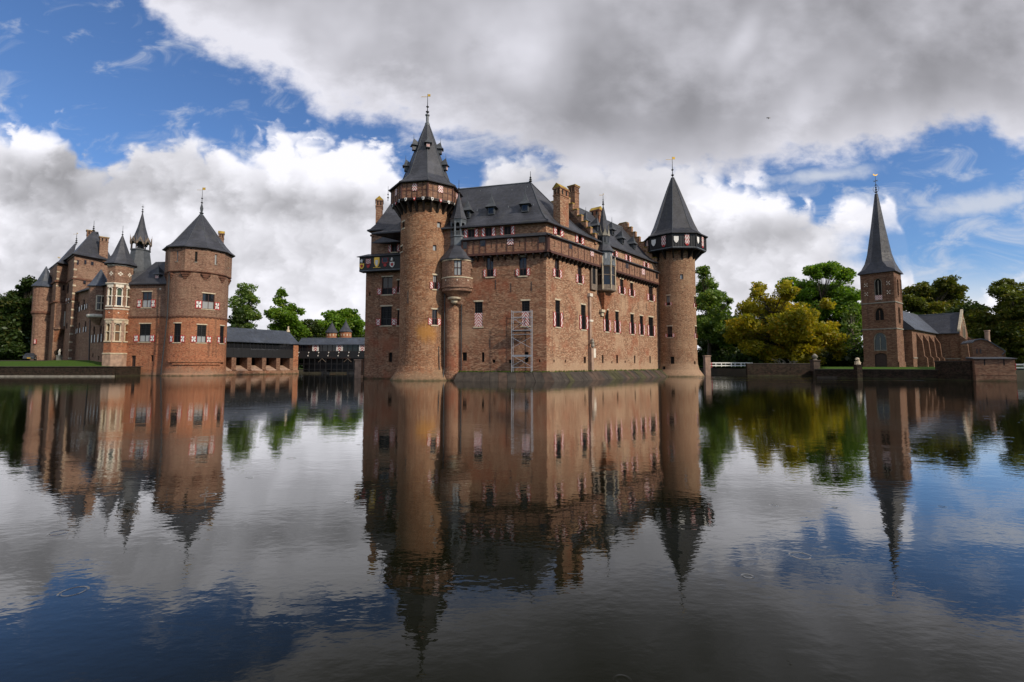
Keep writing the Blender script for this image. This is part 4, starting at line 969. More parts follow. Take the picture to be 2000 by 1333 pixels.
obj('wall', wall_mesh(MB(), TD, -TR*math.pi, TR*math.pi, -.4, zgb+.1, ops, .3, .45, extra_v=(0, .55, 1.1, 1.9, 5)), 'brick_tower', tower)
for x, o in zip(tw, ops): make_window(tower, TD, o, **x[4])
GR = 4.62; av = math.atan2(-TC.y, -TC.x)+R(2)
# corbels carrying the gallery
for i in range(24):
    a = av+2*math.pi*i/24+R(7.5); ca, sa = math.cos(a), math.sin(a); tx, ty = -sa*.13, ca*.13
    P3 = lambda r, z, s: (TC.x+ca*r+tx*s, TC.y+sa*r+ty*s, z)
    obj('corbel', MB().hexa([P3(TR-.1, zgb-1.55, -1), P3(TR+.12, zgb-1.5, -1), P3(GR-.25, zgb-.25, -1), P3(TR-.1, zgb-.05, -1), P3(TR-.1, zgb-1.55, 1), P3(TR+.12, zgb-1.5, 1), P3(GR-.25, zgb-.25, 1), P3(TR-.1, zgb-.05, 1)]), 'timber_dark', tower)
obj('gallery_floor', MB().prism(octa(TC, GR-.02, av), zgb-.25, zgb), 'timber_dark', tower)
ov = octa(TC, GR, av)
def oct_gallery(par, c, R_, a0, z0, z1, panels, pm, postm, rail):
    v = octa(c, R_, a0); frs = []
    for i in range(8):
        p, q = v[i], v[(i+1) % 8]; fr = Wall(p, q); m_ = Vector(((p[0]+q[0])/2-c.x, (p[1]+q[1])/2-c.y))
        if fr.n.x*m_.x+fr.n.y*m_.y < 0: fr.n = -fr.n
        frs.append((fr, m_)); L = fr.L
        for k in range(panels):
            obj('gallery_panel', MB().fb(fr, L*k/panels+.05, L*(k+1)/panels-.05, z0+.04, z1, -.22, 0), pm, par)
            if k: obj('gallery_post', MB().fb(fr, L*k/panels-.045, L*k/panels+.045, z0+.04, z1, -.2, .05), postm, par)
        obj('gallery_post', MB().tube((p[0], p[1], z0), (p[0], p[1], z1), .12, .12, 6), postm, par)
        obj('gallery_rail', MB().fb(fr, 0, L, z0-.1, z0+.04, -.3, .08), rail, par)
    return frs
frs = oct_gallery(tower, TC, GR, av, zgb, zgt, 5, 'brick_gallery', 'timber_red', 'timber_dark')
for fr, m_ in frs:
    L = fr.L; obj('gallery_rail', MB().fb(fr, 0, L, (zgb+zgt)/2-.05, (zgb+zgt)/2+.04, -.1, .03), 'timber_red', tower)
    if m_.y < 1.5:
        obj('shutter', MB().fb(fr, L/2-.33, L/2+.33, zgb+.9, zgt-.2, 0, .08, uv=UV4), 'gallery_chevron', tower)
        for k in range(3):
            u = L*(.0+.333*(k+.5)); m = 'white_paint' if k != 1 else 'red_paint'
            s = shield(tower, fr, u, zgb-.18, .32, .42, .08, m)
            shield(s, fr, u, zgb-.17, .13, .2, .13, 'black_paint' if k != 1 else 'white_paint', 'emblem')
zsp = lambda y: atY(833, y, TC.y).z
apx = zsp(243)
hk = (apx-zgt)/8.7
prof = [(GR+.42, zgt+.0), (GR+.45, zgt+.1), (4.1, zgt+.75), (3.2, zgt+1.75), (2.6, zgt+2.95*hk), (1.85, zgt+4.75*hk), (1.05, zgt+6.75*hk), (.28, zgt+8.6*hk)]
tro = obj('roof', MB().lathe(TC, prof, 8, av), 'slate', tower); hips(tro, TC, prof, 8, av)
obj('lead_cap', MB().lathe(TC, [(.32, apx-.3), (.34, apx+.05), (.2, apx+.3), (.2, apx+1.1), (.3, apx+1.2), (.3, apx+1.35), (.1, apx+1.5)], 8, av), 'lead', tower)
finial(tower, TC, apx+1.4, zsp(184)-apx-1.4, .14, balls=2, flag=.13)
for ang, rr, zz in ((2, 1.62, 5.0), (-78, 1.6, 5.1), (84, 1.6, 5.0), (66, 2.5, 2.7), (-92, 2.6, 2.6)):
    a = av+R(ang); f = (math.cos(a), math.sin(a)); roof_dormer(tower, (TC.x+f[0]*(rr+.42), TC.y+f[1]*(rr+.42), zgt+zz*hk), f, .7, wood='lead_dark')
pipe(tower, [TD.pt(2.95, zf(560), .08), TD.pt(2.95, 2.0, .1)], .07)
u, v = TD.hit(797, 580); obj('wall_tie', MB().fb(TD, u-.04, u+.04, v-.8, v+.8, 0, .05), 'iron', tower)
u, v = TD.hit(856, 700); obj('wall_tie', MB().fb(TD, u-.04, u+.04, v-1.5, v+1.5, 0, .05), 'iron', tower)
# ================================================================== rear tower
RC = Vector((29.2, 86.4)); RR = 3.45
rt = thing('castle_tower', 'round brick tower with black boarded gallery of white shields and slate spire', 'tower', (RC.x, RC.y, 0))
RD = Drum(RC, RR, [(-.4, RR+1.4), (.0, RR+1.15), (1.2, RR+.3), (2.2, RR+.05), (6, RR), (40, RR)])
zr_ = lambda y: atY(1320, y, RC.y).z
gz0 = 22.0; gz1 = 24.35
rw = [(1302, 1308.5, 578, 597, dict(sh=.3, sw=.35, pane='glass_pale')), (1303.5, 1313, 638, 659, dict(sh=.32, sw=.4)), (1328.5, 1334.5, 536, 546, dict(style='plain', pane='glass_pale', low='glass_pale', sill=None)), (1356, 1361, 580, 601, dict(sh=.35, sw=.35)), (1357.5, 1362, 638, 661, dict(sh=.4, sw=.35)), (1330, 1334, 500, 508, dict(style='plain', sill=None))]
rs = [(1309.5, 1317, 697, 711), (1355, 1358, 706, 712), (1295, 1301, 716, 722)]
ops = [spec(RD, *x[:4]) for x in rw]; sop = [spec(RD, *x) for x in rs]
obj('wall', wall_mesh(MB(), RD, -RR*math.pi, RR*math.pi, -.4, gz0+.1, ops+sop, .3, .45, extra_v=(0, .6, 1.2, 2.2, 6)), 'brick_rear_tower', rt)
for x, o in zip(rw, ops): make_window(rt, RD, o, **x[4])
for o in sop: make_slit(rt, RD, o)
GR2 = 5.3; av2 = math.atan2(-RC.y, -RC.x)+R(-3)+math.pi/8*0
for i in range(16):
    a = av2+2*math.pi*i/16; ca, sa = math.cos(a), math.sin(a); tx, ty = -sa*.09, ca*.09
    P3 = lambda r, z, s: (RC.x+ca*r+tx*s, RC.y+sa*r+ty*s, z)
    obj('corbel', MB().hexa([P3(RR-.1, gz0-1.6, -1), P3(RR+.12, gz0-1.6, -1), P3(GR2-.35, gz0-.22, -1), P3(RR-.1, gz0-.05, -1), P3(RR-.1, gz0-1.6, 1), P3(RR+.12, gz0-1.6, 1), P3(GR2-.35, gz0-.22, 1), P3(RR-.1, gz0-.05, 1)]), 'timber_black', rt)
obj('gallery_floor', MB().prism(octa(RC, GR2-.02, av2), gz0-.22, gz0), 'timber_black', rt)
frs = oct_gallery(rt, RC, GR2, av2, gz0, gz1, 9, 'timber_black', 'timber_black', 'lead')
for fr, m_ in frs:
    L = fr.L
    if m_.y < 2.6:
        shield(rt, fr, L*.16, gz0+1.25, .8, 1.15, .06, 'white_paint'); 
        obj('shutter', MB().fb(fr, L*.62-.38, L*.62+.38, gz0+.5, gz1-.2, .05, .11, uv=UV4), 'gallery_chevron', rt)
        shield(rt, fr, L*.62, gz0+.38, .5, .35, .06, 'red_paint')
rprof = [(GR2+.4, gz1-.02), (GR2+.42, gz1+.1), (4.6, gz1+.75), (4.1, gz1+1.3), (3.4, gz1+2.9), (2.3, gz1+6.0), (.9, gz1+9.9), (.22, gz1+11.6)]
rro = obj('roof', MB().lathe(RC, rprof, 8, av2), 'slate_dark', rt); hips(rro, RC, rprof, 8, av2)
finial(rt, RC, gz1+11.6, zr_(310)-zr_(348)+.3, .16, balls=2, flag=.13)
# ================================================================== scaffold
sf = thing('scaffold_tower', 'aluminium scaffold tower standing on the terrace against the castle wall', 'scaffold', WA.pt(WA.hit(1022, 726)[0], Z0, .4))
u0 = WA.hit(1041, 700)[0]; u1 = WA.hit(1003.5, 700)[0]; zz0, zz1 = Z0, WA.hit(1020, 608)[1]; df = .35; db = 1.15
zs = lambda y: WA.hit(1020, y)[1]
du = u1-u0
for u, d in ((u0, df), (u1, df), (u0, db), (u1, db)): obj('post', MB().tube(WA.pt(u, zz0, d), WA.pt(u, zz1, d), .035, .035, 6), 'steel', sf)
for y in (611, 621.5, 646.5, 654.5, 694.5, 718):
    for d in (df, db): obj('rail', MB().tube(WA.pt(u0, zs(y), d), WA.pt(u1, zs(y), d), .028, .028, 6), 'steel', sf)
for y in (646.5, 694.5):
    obj('platform', MB().fb(WA, u0+.05, u1-.05, zs(y)-.16, zs(y)-.05, df+.06, db-.06), 'timber_dark' if y < 650 else 'steel', sf)
z = zz0+.25
while z < zz1:
    for u in (u0, u1): obj('rung', MB().tube(WA.pt(u, z, df), WA.pt(u, z, db), .018, .018, 5), 'steel', sf)
    z += .45
for ya, yb in ((611, 630), (622, 646), (660, 681), (681, 660), (694.5, 716), (716, 694.5), (646, 622)):
    obj('brace', MB().tube(WA.pt(u0, zs(ya), db), WA.pt(u1, zs(yb), db), .022, .022, 5), 'steel', sf)
# ================================================================== outer court: round tower
LC = Vector((-60.6, 93.2)); LR = 5.05
lt = thing('court_tower', 'broad round red brick tower with dark conical roof standing in the moat', 'tower', (LC.x, LC.y, 0))
LD = Drum(LC, LR, [(-.4, LR+.35), (0, LR+.3), (.5, LR+.1), (4, LR), (60, LR)])
zl = lambda y: atY(388, y, LC.y-LR*.8).z
zsc = zl(619); zdr = zl(531); zev = zl(486)
w1 = [(339, 353, 632, 669, dict(sh=.37, sw=.75, style='grid', frame='frame_black', pat=('shutter_pinwheel',)*2)), (384.6, 402.8, 635, 669.5, dict(sh=.37, sw=.9, style='grid', frame='frame_black', low='glass_pale', pat=('shutter_pinwheel',)*2)), (429.5, 438, 637, 671, dict(sh=.38, sw=.6, style='grid', frame='frame_black', pat=('shutter_pinwheel',)*2))]
w2 = [(395, 419, 574, 604, dict(sh=.5, sw=1.05, pat=('shutter_pinwheel',)*2, low='glass_pale'))]
o1 = [spec(LD, *x[:4]) for x in w1]; o2_ = [spec(LD, *x[:4]) for x in w2]
obj('lower_wall', wall_mesh(MB(), LD, -LR*math.pi, LR*math.pi, -.4, zsc, o1, .35, .6, extra_v=(0, .5, 4)), 'brick_red', lt)
obj('upper_wall', wall_mesh(MB(), LD, -LR*math.pi, LR*math.pi, zsc, zdr, o2_, .35, .6), 'brick_upper', lt)
for x, o in zip(w1+w2, o1+o2_): make_window(lt, LD, o, **x[4])
# scalloped brick string course
sc = MB(); k = 44
for i in range(k):
    a = 2*math.pi*i/k*LR; w = 2*math.pi*LR/k
    for j in range(4):
        h = (.10, .25, .25, .10)[j]; sc.fb(LD, a+w*j/4, a+w*(j+1)/4, zsc-.05-(.25-h), zsc+.12, -.02, .13)
obj('string_course', sc, 'terracotta', lt)
DK = octa(LC, LR+.42, math.atan2(-LC.y, -LC.x)+R(12), 10)
dr = MB()
slits_ = [(352.5, 358, 492.5, 517), (390, 394.5, 495.5, 516.5), (427, 430.5, 502, 526), (447.5, 449.5, 507, 530)]
for i in range(10):
    p, q = DK[i], DK[(i+1) % 10]; fr = Wall(p, q); m_ = Vector(((p[0]+q[0])/2-LC.x, (p[1]+q[1])/2-LC.y))
    if fr.n.x*m_.x+fr.n.y*m_.y < 0: fr.n = -fr.n
    op = []
    if m_.dot(-LC) > 0:
        um = fr.L/2; op = [(um-.2, um+.2, zev-2.6, zev-.7)]
    wall_mesh(dr, fr, 0, fr.L, zdr-.15, zev+.1, op, .25)
    for o in op: obj('loophole', MB().fb(fr, o[0], o[1], o[2], o[3], -.3, -.2), 'glass_pale' if i % 4 == 0 else 'void', lt); obj('sill', MB().fb(fr, o[0]-.05, o[1]+.05, o[2]-.15, o[2]-.003, -.1, .06), 'stone_grey', lt)
    obj('drum_base', MB().hexa([fr.pt(0, zdr-.45, -.35), fr.pt(fr.L, zdr-.45, -.35), fr.pt(fr.L, zdr-.12, .06), fr.pt(0, zdr-.12, .06), fr.pt(0, zdr-.45, -.6), fr.pt(fr.L, zdr-.45, -.6), fr.pt(fr.L, zdr+.02, .06), fr.pt(0, zdr+.02, .06)]), 'terracotta', lt)
    # carved corbel under each corner
    pa = math.atan2(p[1]-LC.y, p[0]-LC.x); ca, sa = math.cos(pa), math.sin(pa); tx, ty = -sa, ca
    for kk, (w, z1) in enumerate(((.85, zdr-.4), (.6, zdr-.75), (.32, zdr-1.15))):
        P3 = lambda r, z, s: (LC.x+ca*r+tx*s*w, LC.y+sa*r+ty*s*w, z); ro = LR+.34-.12*kk
        obj('corbel', MB().hexa([P3(LR-.1, z1-.36, -1), P3(ro, z1-.33, -.7), P3(ro, z1-.33, .7), P3(LR-.1, z1-.36, 1), P3(LR-.1, z1, -1), P3(ro+.05, z1, -.8), P3(ro+.05, z1, .8), P3(LR-.1, z1, 1)]), 'terracotta', lt)
    for s in (.25, .75): obj('joist_hole', MB().fb(fr, fr.L*s-.12, fr.L*s+.12, zev-.35, zev-.12, -.02, .012), 'void', lt)
obj('drum_wall', dr, 'brick_upper', lt)
aL = math.atan2(-LC.y, -LC.x)+R(12)
zap = atY(400, 422, LC.y).z
lprof = [(LR+.95, zev+.0), (LR+.97, zev+.12), (LR+.2, zev+.7), (LR-.7, zev+1.75), (.42, zap)]
lro = obj('roof', MB().lathe(LC, lprof, 10, aL), 'slate', lt); hips(lro, LC, lprof, 10, aL)
obj('lead_cap', MB().lathe(LC, [(.5, zap-.3), (.45, zap+.1), (.22, zap+.35), (.42, zap+.55), (.18, zap+.7), (.3, zap+1.5), (.08, zap+2.4)], 8), 'lead_dark', lt)
finial(lt, LC, zap+2.2, zl(362)-zl(395)+.2, .13, balls=2, flag=.17)
p = atY(432, 470, LC.y+3.0); chimney(lt, (p.x, p.y), .45, .45, p.z-3, atY(432, 457, LC.y+3).z, .5, m='brick_upper')
# blind recess and ledge near the water
obj('corbel_table', MB().fb(LD, LD.hit(332, 703)[0], LD.hit(434, 703)[0], zl(708), zl(699), 0, .38), 'brick_red', lt)
obj('corbel_table', MB().fb(LD, LD.hit(338, 710)[0], LD.hit(428, 710)[0], zl(713), zl(708)-.004, 0, .22), 'brick_red', lt)
for q in (344, 390, 427): make_slit(lt, LD, spec(LD, q-1.2, q+1.2, 684, 688), 'putlog_hole')
pipe(lt, [LD.pt(LD.hit(331, 600)[0]-.0, zl(492), .3), LD.pt(LD.hit(330.5, 600)[0], zsc, .25), LD.pt(LD.hit(322, 700)[0], .2, .3)], .11)
# ================================================================== outer court: middle wing
MW0 = Vector((-63.6, 90.6)); dm = Vector((-.985, .10)).normalized()
MW = Wall(MW0, MW0+dm*9.2); MW.n = MW.n if MW.n.y < 0 else -MW.n
mw = thing('court_wing', 'red brick wing with pinwheel shutters between bay turret and broad round tower', 'building', (MW0.x-4, MW0.y+2, 0))
zm = lambda y: MW.hit(290, y)[1]
w1 = [(271.6, 294, 633, 668, dict(sh=.38, sw=.95, style='grid', frame='frame_black', low='glass_pale', pat=('shutter_pinwheel',)*2))]
w2 = [(277, 296, 570.5, 601, dict(sh=.5, sw=.85, low='glass_pale', pat=('shutter_pinwheel',)*2))]
s1 = [(255.5, 264.6, 695, 727), (294, 299.5, 694, 706)]
o1 = [spec(MW, *x[:4]) for x in w1]; o2_ = [spec(MW, *x[:4]) for x in w2]; so = [spec(MW, *x) for x in s1]
zs1 = zm(619); ze1 = zm(556)
obj('lower_wall', wall_mesh(MB(), MW, -3, MW.L, -.4, zs1, o1+so, .35), 'brick_red', mw); obj('upper_wall', wall_mesh(MB(), MW, -3, MW.L, zs1, ze1, o2_, .35), 'brick_upper', mw)
for x, o in zip(w1+w2, o1+o2_): make_window(mw, MW, o, **x[4])
obj('door', MB().fb(MW, so[0][0], so[0][1], so[0][2], so[0][3], -.35, -.3), 'door_wood', mw); make_slit(mw, MW, so[1], 'cellar_window')
sc = MB(); k = 16
for i in range(k):
    w = (MW.L)/k
    for j in range(4): h = (.1, .25, .25, .1)[j]; sc.fb(MW, w*(i+j/4), w*(i+(j+1)/4), zs1-.05-(.25-h), zs1+.12, -.02, .13)
obj('string_course', sc, 'terracotta', mw)
for y, dd in ((668+4, .03),): obj('stone_band', MB().fb(MW, 0, MW.L, zm(672)-.06, zm(672)+.02, 0, .04), 'terracotta', mw)
obj('cornice', MB().fb(MW, -2, MW.L, ze1-.15, ze1+.15, -.2, .35), 'timber_red', mw)
e = [MW.pt(-3, 0, .5), MW.pt(MW.L+.2, 0, .5), MW.pt(MW.L+.2, 0, -8.5), MW.pt(-3, 0, -8.5)]; ra = MW.pt(MW.L-1.7, 0, -4); rb_ = MW.pt(-3, 0, -4); zrd = atY(300, 512, ra.y).z
obj('roof', hip_roof([e[1].xy, e[2].xy, e[3].xy, e[0].xy], (ra.x, ra.y), (rb_.x, rb_.y), ze1+.15, zrd, prof=((0, 0), (.15, .1), (1, 1))), 'slate', mw)
dp = MW.pt(MW.hit(300, 540)[0], ze1+1.0, -.75); roof_dormer(mw, dp, MW.n.xy, 1.1, wood='lead_dark')
diamond(mw, MW, 313, 564.5, .22)
# bell turret above the roof
bc = atY(274, 505, 96.5); BT = Vector((bc.x, bc.y)); zb = lambda y: atY(274, y, BT.y).z
bell = thing('bell_turret', 'slender slate bell turret with open belfry and pointed spire above the wing roof', 'turret', (BT.x, BT.y, zb(512)))
obj('base', MB().lathe(BT, [(2.6, zb(560)), (2.1, zb(520)), (1.85, zb(508)), (1.6, zb(492)), (1.62, zb(490))], 8, R(10)), 'lead_dark', bell)
obj('belfry_floor', MB().lathe(BT, [(1.75, zb(491)), (1.75, zb(489))], 8, R(10)), 'lead_dark', bell)
b8 = octa(BT, 1.6, R(10))
for i in range(8):
    p, q = b8[i], b8[(i+1) % 8]; obj('post', MB().tube((p[0], p[1], zb(490)), (p[0], p[1], zb(472)), .1, .1, 6), 'timber_dark', bell)
    fr = Wall(p, q); m_ = Vector(((p[0]+q[0])/2-BT.x, (p[1]+q[1])/2-BT.y)); fr.n = fr.n if fr.n.x*m_.x+fr.n.y*m_.y > 0 else -fr.n
    obj('gablet', MB().slab([fr.pt(-.1, zb(478), .12), fr.pt(.12, zb(480), .12), fr.pt(fr.L/2, zb(471), .12), fr.pt(fr.L-.12, zb(480), .12), fr.pt(fr.L+.1, zb(478), .12), fr.pt(fr.L/2, zb(465), .12)], fr.n, .1), 'timber_grey', bell)
    f2 = MB(); f2.tube(fr.pt(0, zb(478), .3), fr.pt(0, zb(461), .3), .05, .02, 5); obj('pinnacle', f2, 'timber_grey', bell)
obj('bell', MB().lathe(BT, [(.75, zb(488)), (.6, zb(484)), (.45, zb(479)), (.15, zb(476))], 12), 'iron', bell)
obj('spire', MB().lathe(BT, [(1.85, zb(475)), (1.5, zb(468)), (1.2, zb(462)), (.7, zb(445)), (.2, zb(422)), (.06, zb(415))], 8, R(10)), 'slate', bell)
finial(bell, BT, zb(416), zb(400)-zb(416), .12, balls=2, cross=True)
# ---- polygonal bay turret with traceried windows
PC = atY(232, 600, 91.5).xy; PR = 2.05; zq = lambda y: atY(232, y, PC.y-PR*.8).z
pt_ = thing('bay_turret', 'polygonal bay turret with cream stone traceried windows and conical slate roof', 'turret', (PC.x, PC.y, 0))
aP = math.atan2(-PC.y, -PC.x)+math.pi/8
def poly_tier(z0, z1, m, r, ops_fn=None, tr=None):
    v = octa(PC, r, aP); mb = MB(); frl = []
    for i in range(8):
        p, q = v[i], v[(i+1) % 8]; fr = Wall(p, q); m_ = Vector(((p[0]+q[0])/2-PC.x, (p[1]+q[1])/2-PC.y)); fr.n = fr.n if fr.n.x*m_.x+fr.n.y*m_.y > 0 else -fr.n
        fz = m_.normalized().dot((-PC).normalized()) > .3
        op = [(.3, fr.L-.3, ops_fn[0], ops_fn[1])] if ops_fn and fz else []
        wall_mesh(mb, fr, 0, fr.L, z0, z1, op, .3)
        if op: frl.append((fr, op[0]))
    obj('wall', mb, m, pt_)
    return frl
poly_tier(-.4, zq(690), 'stone_pink', PR+.1); poly_tier(zq(690), zq(668), 'brick_red', PR)
fl1 = poly_tier(zq(668), zq(622), 'stone_pink', PR, (zq(666), zq(630)))
poly_tier(zq(622), zq(602), 'brick_red', PR)
fl2 = poly_tier(zq(602), zq(552), 'brick_upper', PR, (zq(597), zq(560)))
poly_tier(zq(552), zq(517), 'brick_upper', PR)
for fl, pn in ((fl1, 'glass_amber'), (fl2, 'glass_green')):
    for fr, o in fl:
        g = MB(); gothic(g, fr, o[0], o[1], o[2], o[3]-.1, -.2, .08, .16, 5); vmid = o[2]+(o[3]-o[2])*.5
        g.fb(fr, o[0]-.15, o[1]+.15, vmid-.09, vmid+.09, -.2, .06); g.fb(fr, o[0]-.2, o[1]+.2, o[2]-.25, o[2], -.2, .16); g.fb(fr, o[0]-.1, o[1]+.1, o[3]-.12, o[3]+.45, -.2, .06)
        w = obj('window', g, 'stone_white' if pn == 'glass_green' else 'stone', pt_); obj('pane', MB().fb(fr, o[0], o[1], vmid, o[3], -.28, -.24), pn, w); obj('pane', MB().fb(fr, o[0], o[1], o[2], vmid, -.28, -.24), 'glass' if pn == 'glass_green' else pn, w)
for zz, h, w in ((zq(553), .35, .22), (zq(603), .22, .12), (zq(624), .3, .14), (zq(690), .35, .2), (zq(518), .2, .16)):
    obj('stone_band', MB().lathe(PC, [(PR, zz-h), (PR+w, zz-h*.4), (PR+w, zz), (PR, zz+.05)], 8, aP, cap=False), 'stone_white' if zz > zq(610) else 'stone', pt_)
for i in range(8):
    p, q = octa(PC, PR, aP)[i], octa(PC, PR, aP)[(i+1) % 8]; fr = Wall(p, q); m_ = Vector(((p[0]+q[0])/2-PC.x, (p[1]+q[1])/2-PC.y)); fr.n = fr.n if fr.n.x*m_.x+fr.n.y*m_.y > 0 else -fr.n
    if m_.dot(-PC) < 0: continue
    for du_, dv in ((0, .24), (0, -.24), (.24, 0), (-.24, 0)):
        u, v = fr.L/2+du_, zq(535)+dv; obj('stone_inlay', MB().fb(fr, u-.13, u+.13, v-.13, v+.13, -.02, .03), 'stone_white', pt_)
    v = zq(611); obj('stone_inlay', MB().fb(fr, fr.L/2-.1, fr.L/2+.1, v-.1, v+.1, -.02, .03), 'stone_white', pt_)
zpa = atY(243, 460, PC.y).z
obj('roof', MB().lathe(PC, [(PR+.6, zq(516)), (PR+.62, zq(515)), (PR+.1, zq(515)+.6), (PR-.65, zq(515)+2.0), (.08, zpa)], 8, aP), 'slate', pt_)
finial(pt_, PC, zpa-.1, 2.0, .1, balls=2)
# ================================================================== outer court: receding front with small bay
FA = Vector((-74.2, 91.0)); FB = Vector((-94.6, 105.2)); WF = Wall(FA, FB); WF.n = WF.n if WF.n.y < 0 else -WF.n
ff = thing('court_range', 'long brick range with rows of small white shutters running back to the gatehouse', 'building', (FA.x-8, FA.y+8, 0))
zfc = lambda x, y: WF.hit(x, y)[1]
zfe = zfc(170, 567)
SL = ('shutter_slit', 'shutter_slit')
wf = [(151, 155, 590, 610), (162, 165.5, 585, 606), (171.5, 174, 583, 603), (145.5, 148.5, 632, 653), (153, 156, 631, 651), (165, 168, 628, 649), (181.5, 185, 638, 670), (194, 198, 636, 669), (201, 204.5, 637, 668)]
ops = [spec(WF, *x) for x in wf]
fo = [(o[0], o[1], o[2], o[3]) for o in ops]
sl = [spec(WF, 180, 182.5, 690, 698), spec(WF, 191, 194, 696, 704)]
lowz = zfc(192, 625)
obj('wall', wall_mesh(MB(), WF, -1.0, WF.L, 0, zfe, fo+sl, .3), 'brick_upper', ff)
for o in fo: make_window(ff, WF, o, sh=.5, sw=(o[1]-o[0])*.62, pat=SL, sill=None)
for o in sl: make_slit(ff, WF, o)
lr = MB(); lr.hexa([WF.pt(-1, zfe, .6), WF.pt(WF.L, zfe, .6), WF.pt(WF.L, zfe+2.8, -4), WF.pt(-1, zfe+2.8, -4), WF.pt(-1, zfe-.2, .6), WF.pt(WF.L, zfe-.2, .6), WF.pt(WF.L, zfe-.2, -4), WF.pt(-1, zfe-.2, -4)]); obj('roof', lr, 'slate', ff)
uf = WF.hit(196, 600)[0]; zbf = lambda y: zfc(196, y)
SB = Drum(WF.pt(uf, 0, .2).xy, 1.7)
obj('bay_wall', MB().lathe((SB.c.x, SB.c.y), [(.5, zbf(634)), (1.5, zbf(622)), (1.75, zbf(617)), (1.7, zbf(610)), (1.7, zbf(562)), (1.8, zbf(561))], 10), 'brick_upper', ff)
so_ = SB.r
bw = MB()
for q in (189, 198.5): 
    pass
o = spec(SB, 188.5, 206, 578, 606); 
for s in (0, .5, 1): bw.fb(SB, o[0]+(o[1]-o[0])*s-.09, o[0]+(o[1]-o[0])*s+.09, o[2], o[3], 0, .1)
bw.fb(SB, o[0], o[1], o[2]-.1, o[2]+.1, 0, .12); bw.fb(SB, o[0], o[1], o[3]-.1, o[3]+.1, 0, .12); vmid = (o[2]+o[3])/2; bw.fb(SB, o[0], o[1], vmid-.07, vmid+.07, 0, .09)
bo = obj('bay_window', bw, 'frame_cream', ff); obj('pane', MB().fb(SB, o[0], o[1], o[2], o[3], -.05, .03), 'glass', bo)
obj('stone_band', MB().lathe((SB.c.x, SB.c.y), [(1.7, zbf(621)), (1.85, zbf(619)), (1.85, zbf(616)), (1.7, zbf(615))], 10), 'stone_white', ff)
obj('bay_roof', MB().lathe((SB.c.x, SB.c.y), [(2.0, zbf(562)), (2.0, zbf(561)), (1.4, zbf(553)), (.8, zbf(542)), (.05, zbf(528))], 10), 'slate_blue', ff)
# quoins and drain on the range
for q in (176, 143): pipe(ff, [WF.pt(WF.hit(q, 620)[0], zfe-.3, .12), WF.pt(WF.hit(q, 690)[0], 2.2, .12)], .09)
# ================================================================== outer court: gatehouse blocks
def block(root, P, ze, m, wall_name='wall', ops=None):
    mb = MB(); k = len(P)
    for i in range(k):
        p, q = P[i], P[(i+1) % k]; mb.quad((p[0], p[1], 0), (q[0], q[1], 0), (q[0], q[1], ze), (p[0], p[1], ze))
    return obj(wall_name, mb, m, root)
gh = thing('gatehouse', 'tall square brick gatehouse with steep hipped slate roof and brick chimneys', 'gatehouse', (-95, 108, 0))
G0 = atY(140, 600, 104).xy; G1 = atY(211, 600, 111).xy; G3 = atY(126, 600, 110.5).xy; G2 = G1+G3-G0
zg_ = atY(140, 497, 104).z
block(gh, [G0, G1, G2, G3], zg_, 'brick_upper')
WG = Wall(G0, G1); cG = (G0+G2)/2
WG.n = WG.n if WG.n.dot(Vector((cG.x, cG.y, 0))-WG.P) < 0 else -WG.n
WH = Wall(G0, G3); WH.n = WH.n if WH.n.dot(Vector((cG.x, cG.y, 0))-WH.P) < 0 else -WH.n
def grow(P, k):
    c = sum(P, Vector((0, 0)))/len(P); return [p+(p-c).normalized()*k for p in P]
ev = grow([G0, G1, G2, G3], 1.0); ap = atY(186, 449, cG.y)
obj('cornice', MB().prism([tuple(p) for p in grow([G0, G1, G2, G3], .35)], zg_-.35, zg_+.1), 'timber_red', gh)
apx2 = (cG.x*.35+ap.x*.65, cG.y)
obj('roof', hip_roof(ev, apx2, (apx2[0]+.6, apx2[1]+.6), zg_+.1, atY(186, 452, cG.y).z, prof=((0, 0), (.15, .09), (.9, .93), (1, 1))), 'slate', gh)
finial(gh, apx2, atY(186, 453, cG.y).z, 2.6, .16, balls=3)
for st in (zg_*.80, zg_*.62): obj('string_course', MB().fb(WG, -.1, WG.L, st-.2, st+.15, 0, .18), 'terracotta', gh); obj('string_course', MB().fb(WH, -.1, WH.L, st-.2, st+.15, 0, .18), 'terracotta', gh)
for fr, ll in ((WG, ((150.5, 153, 509, 517), (163, 167, 546, 555), (165, 168, 509, 516), (178, 182, 512, 518))), (WH, ((132, 134.5, 555, 572), (129.5, 131.5, 632, 642)))):
    for x in ll:
        o = spec(fr, *x); w = obj('window', MB().fb(fr, o[0]-.08, o[1]+.08, o[2]-.08, o[3]+.08, 0, .05), 'frame_dark', gh); obj('pane', MB().fb(fr, o[0], o[1], o[2], o[3], .03, .06), 'glass', w)
for fr in (WG,):
    for k_ in range(13):
        z = 3.2+k_*1.75; obj('quoin', MB().fb(fr, -.05, .55, z, z+.35, -.02, .05), 'stone', gh)
for fr in (WH,):
    for k_ in range(13):
        z = 3.2+k_*1.75; obj('quoin', MB().fb(fr, .0, .5, z, z+.35, -.02, .05), 'stone', gh)
p = atY(201.5, 500, cG.y-1.2); chimney(gh, (p.x, p.y), .75, .55, zg_-.5, atY(201.5, 465, cG.y-1.2).z, .8, m='brick_upper', gable=False)
p = atY(176, 460, cG.y+2); chimney(gh, (p.x, p.y), .6, .6, p.z-3, atY(176, 452, cG.y+2).z, .8, m='brick_upper', gable=False)
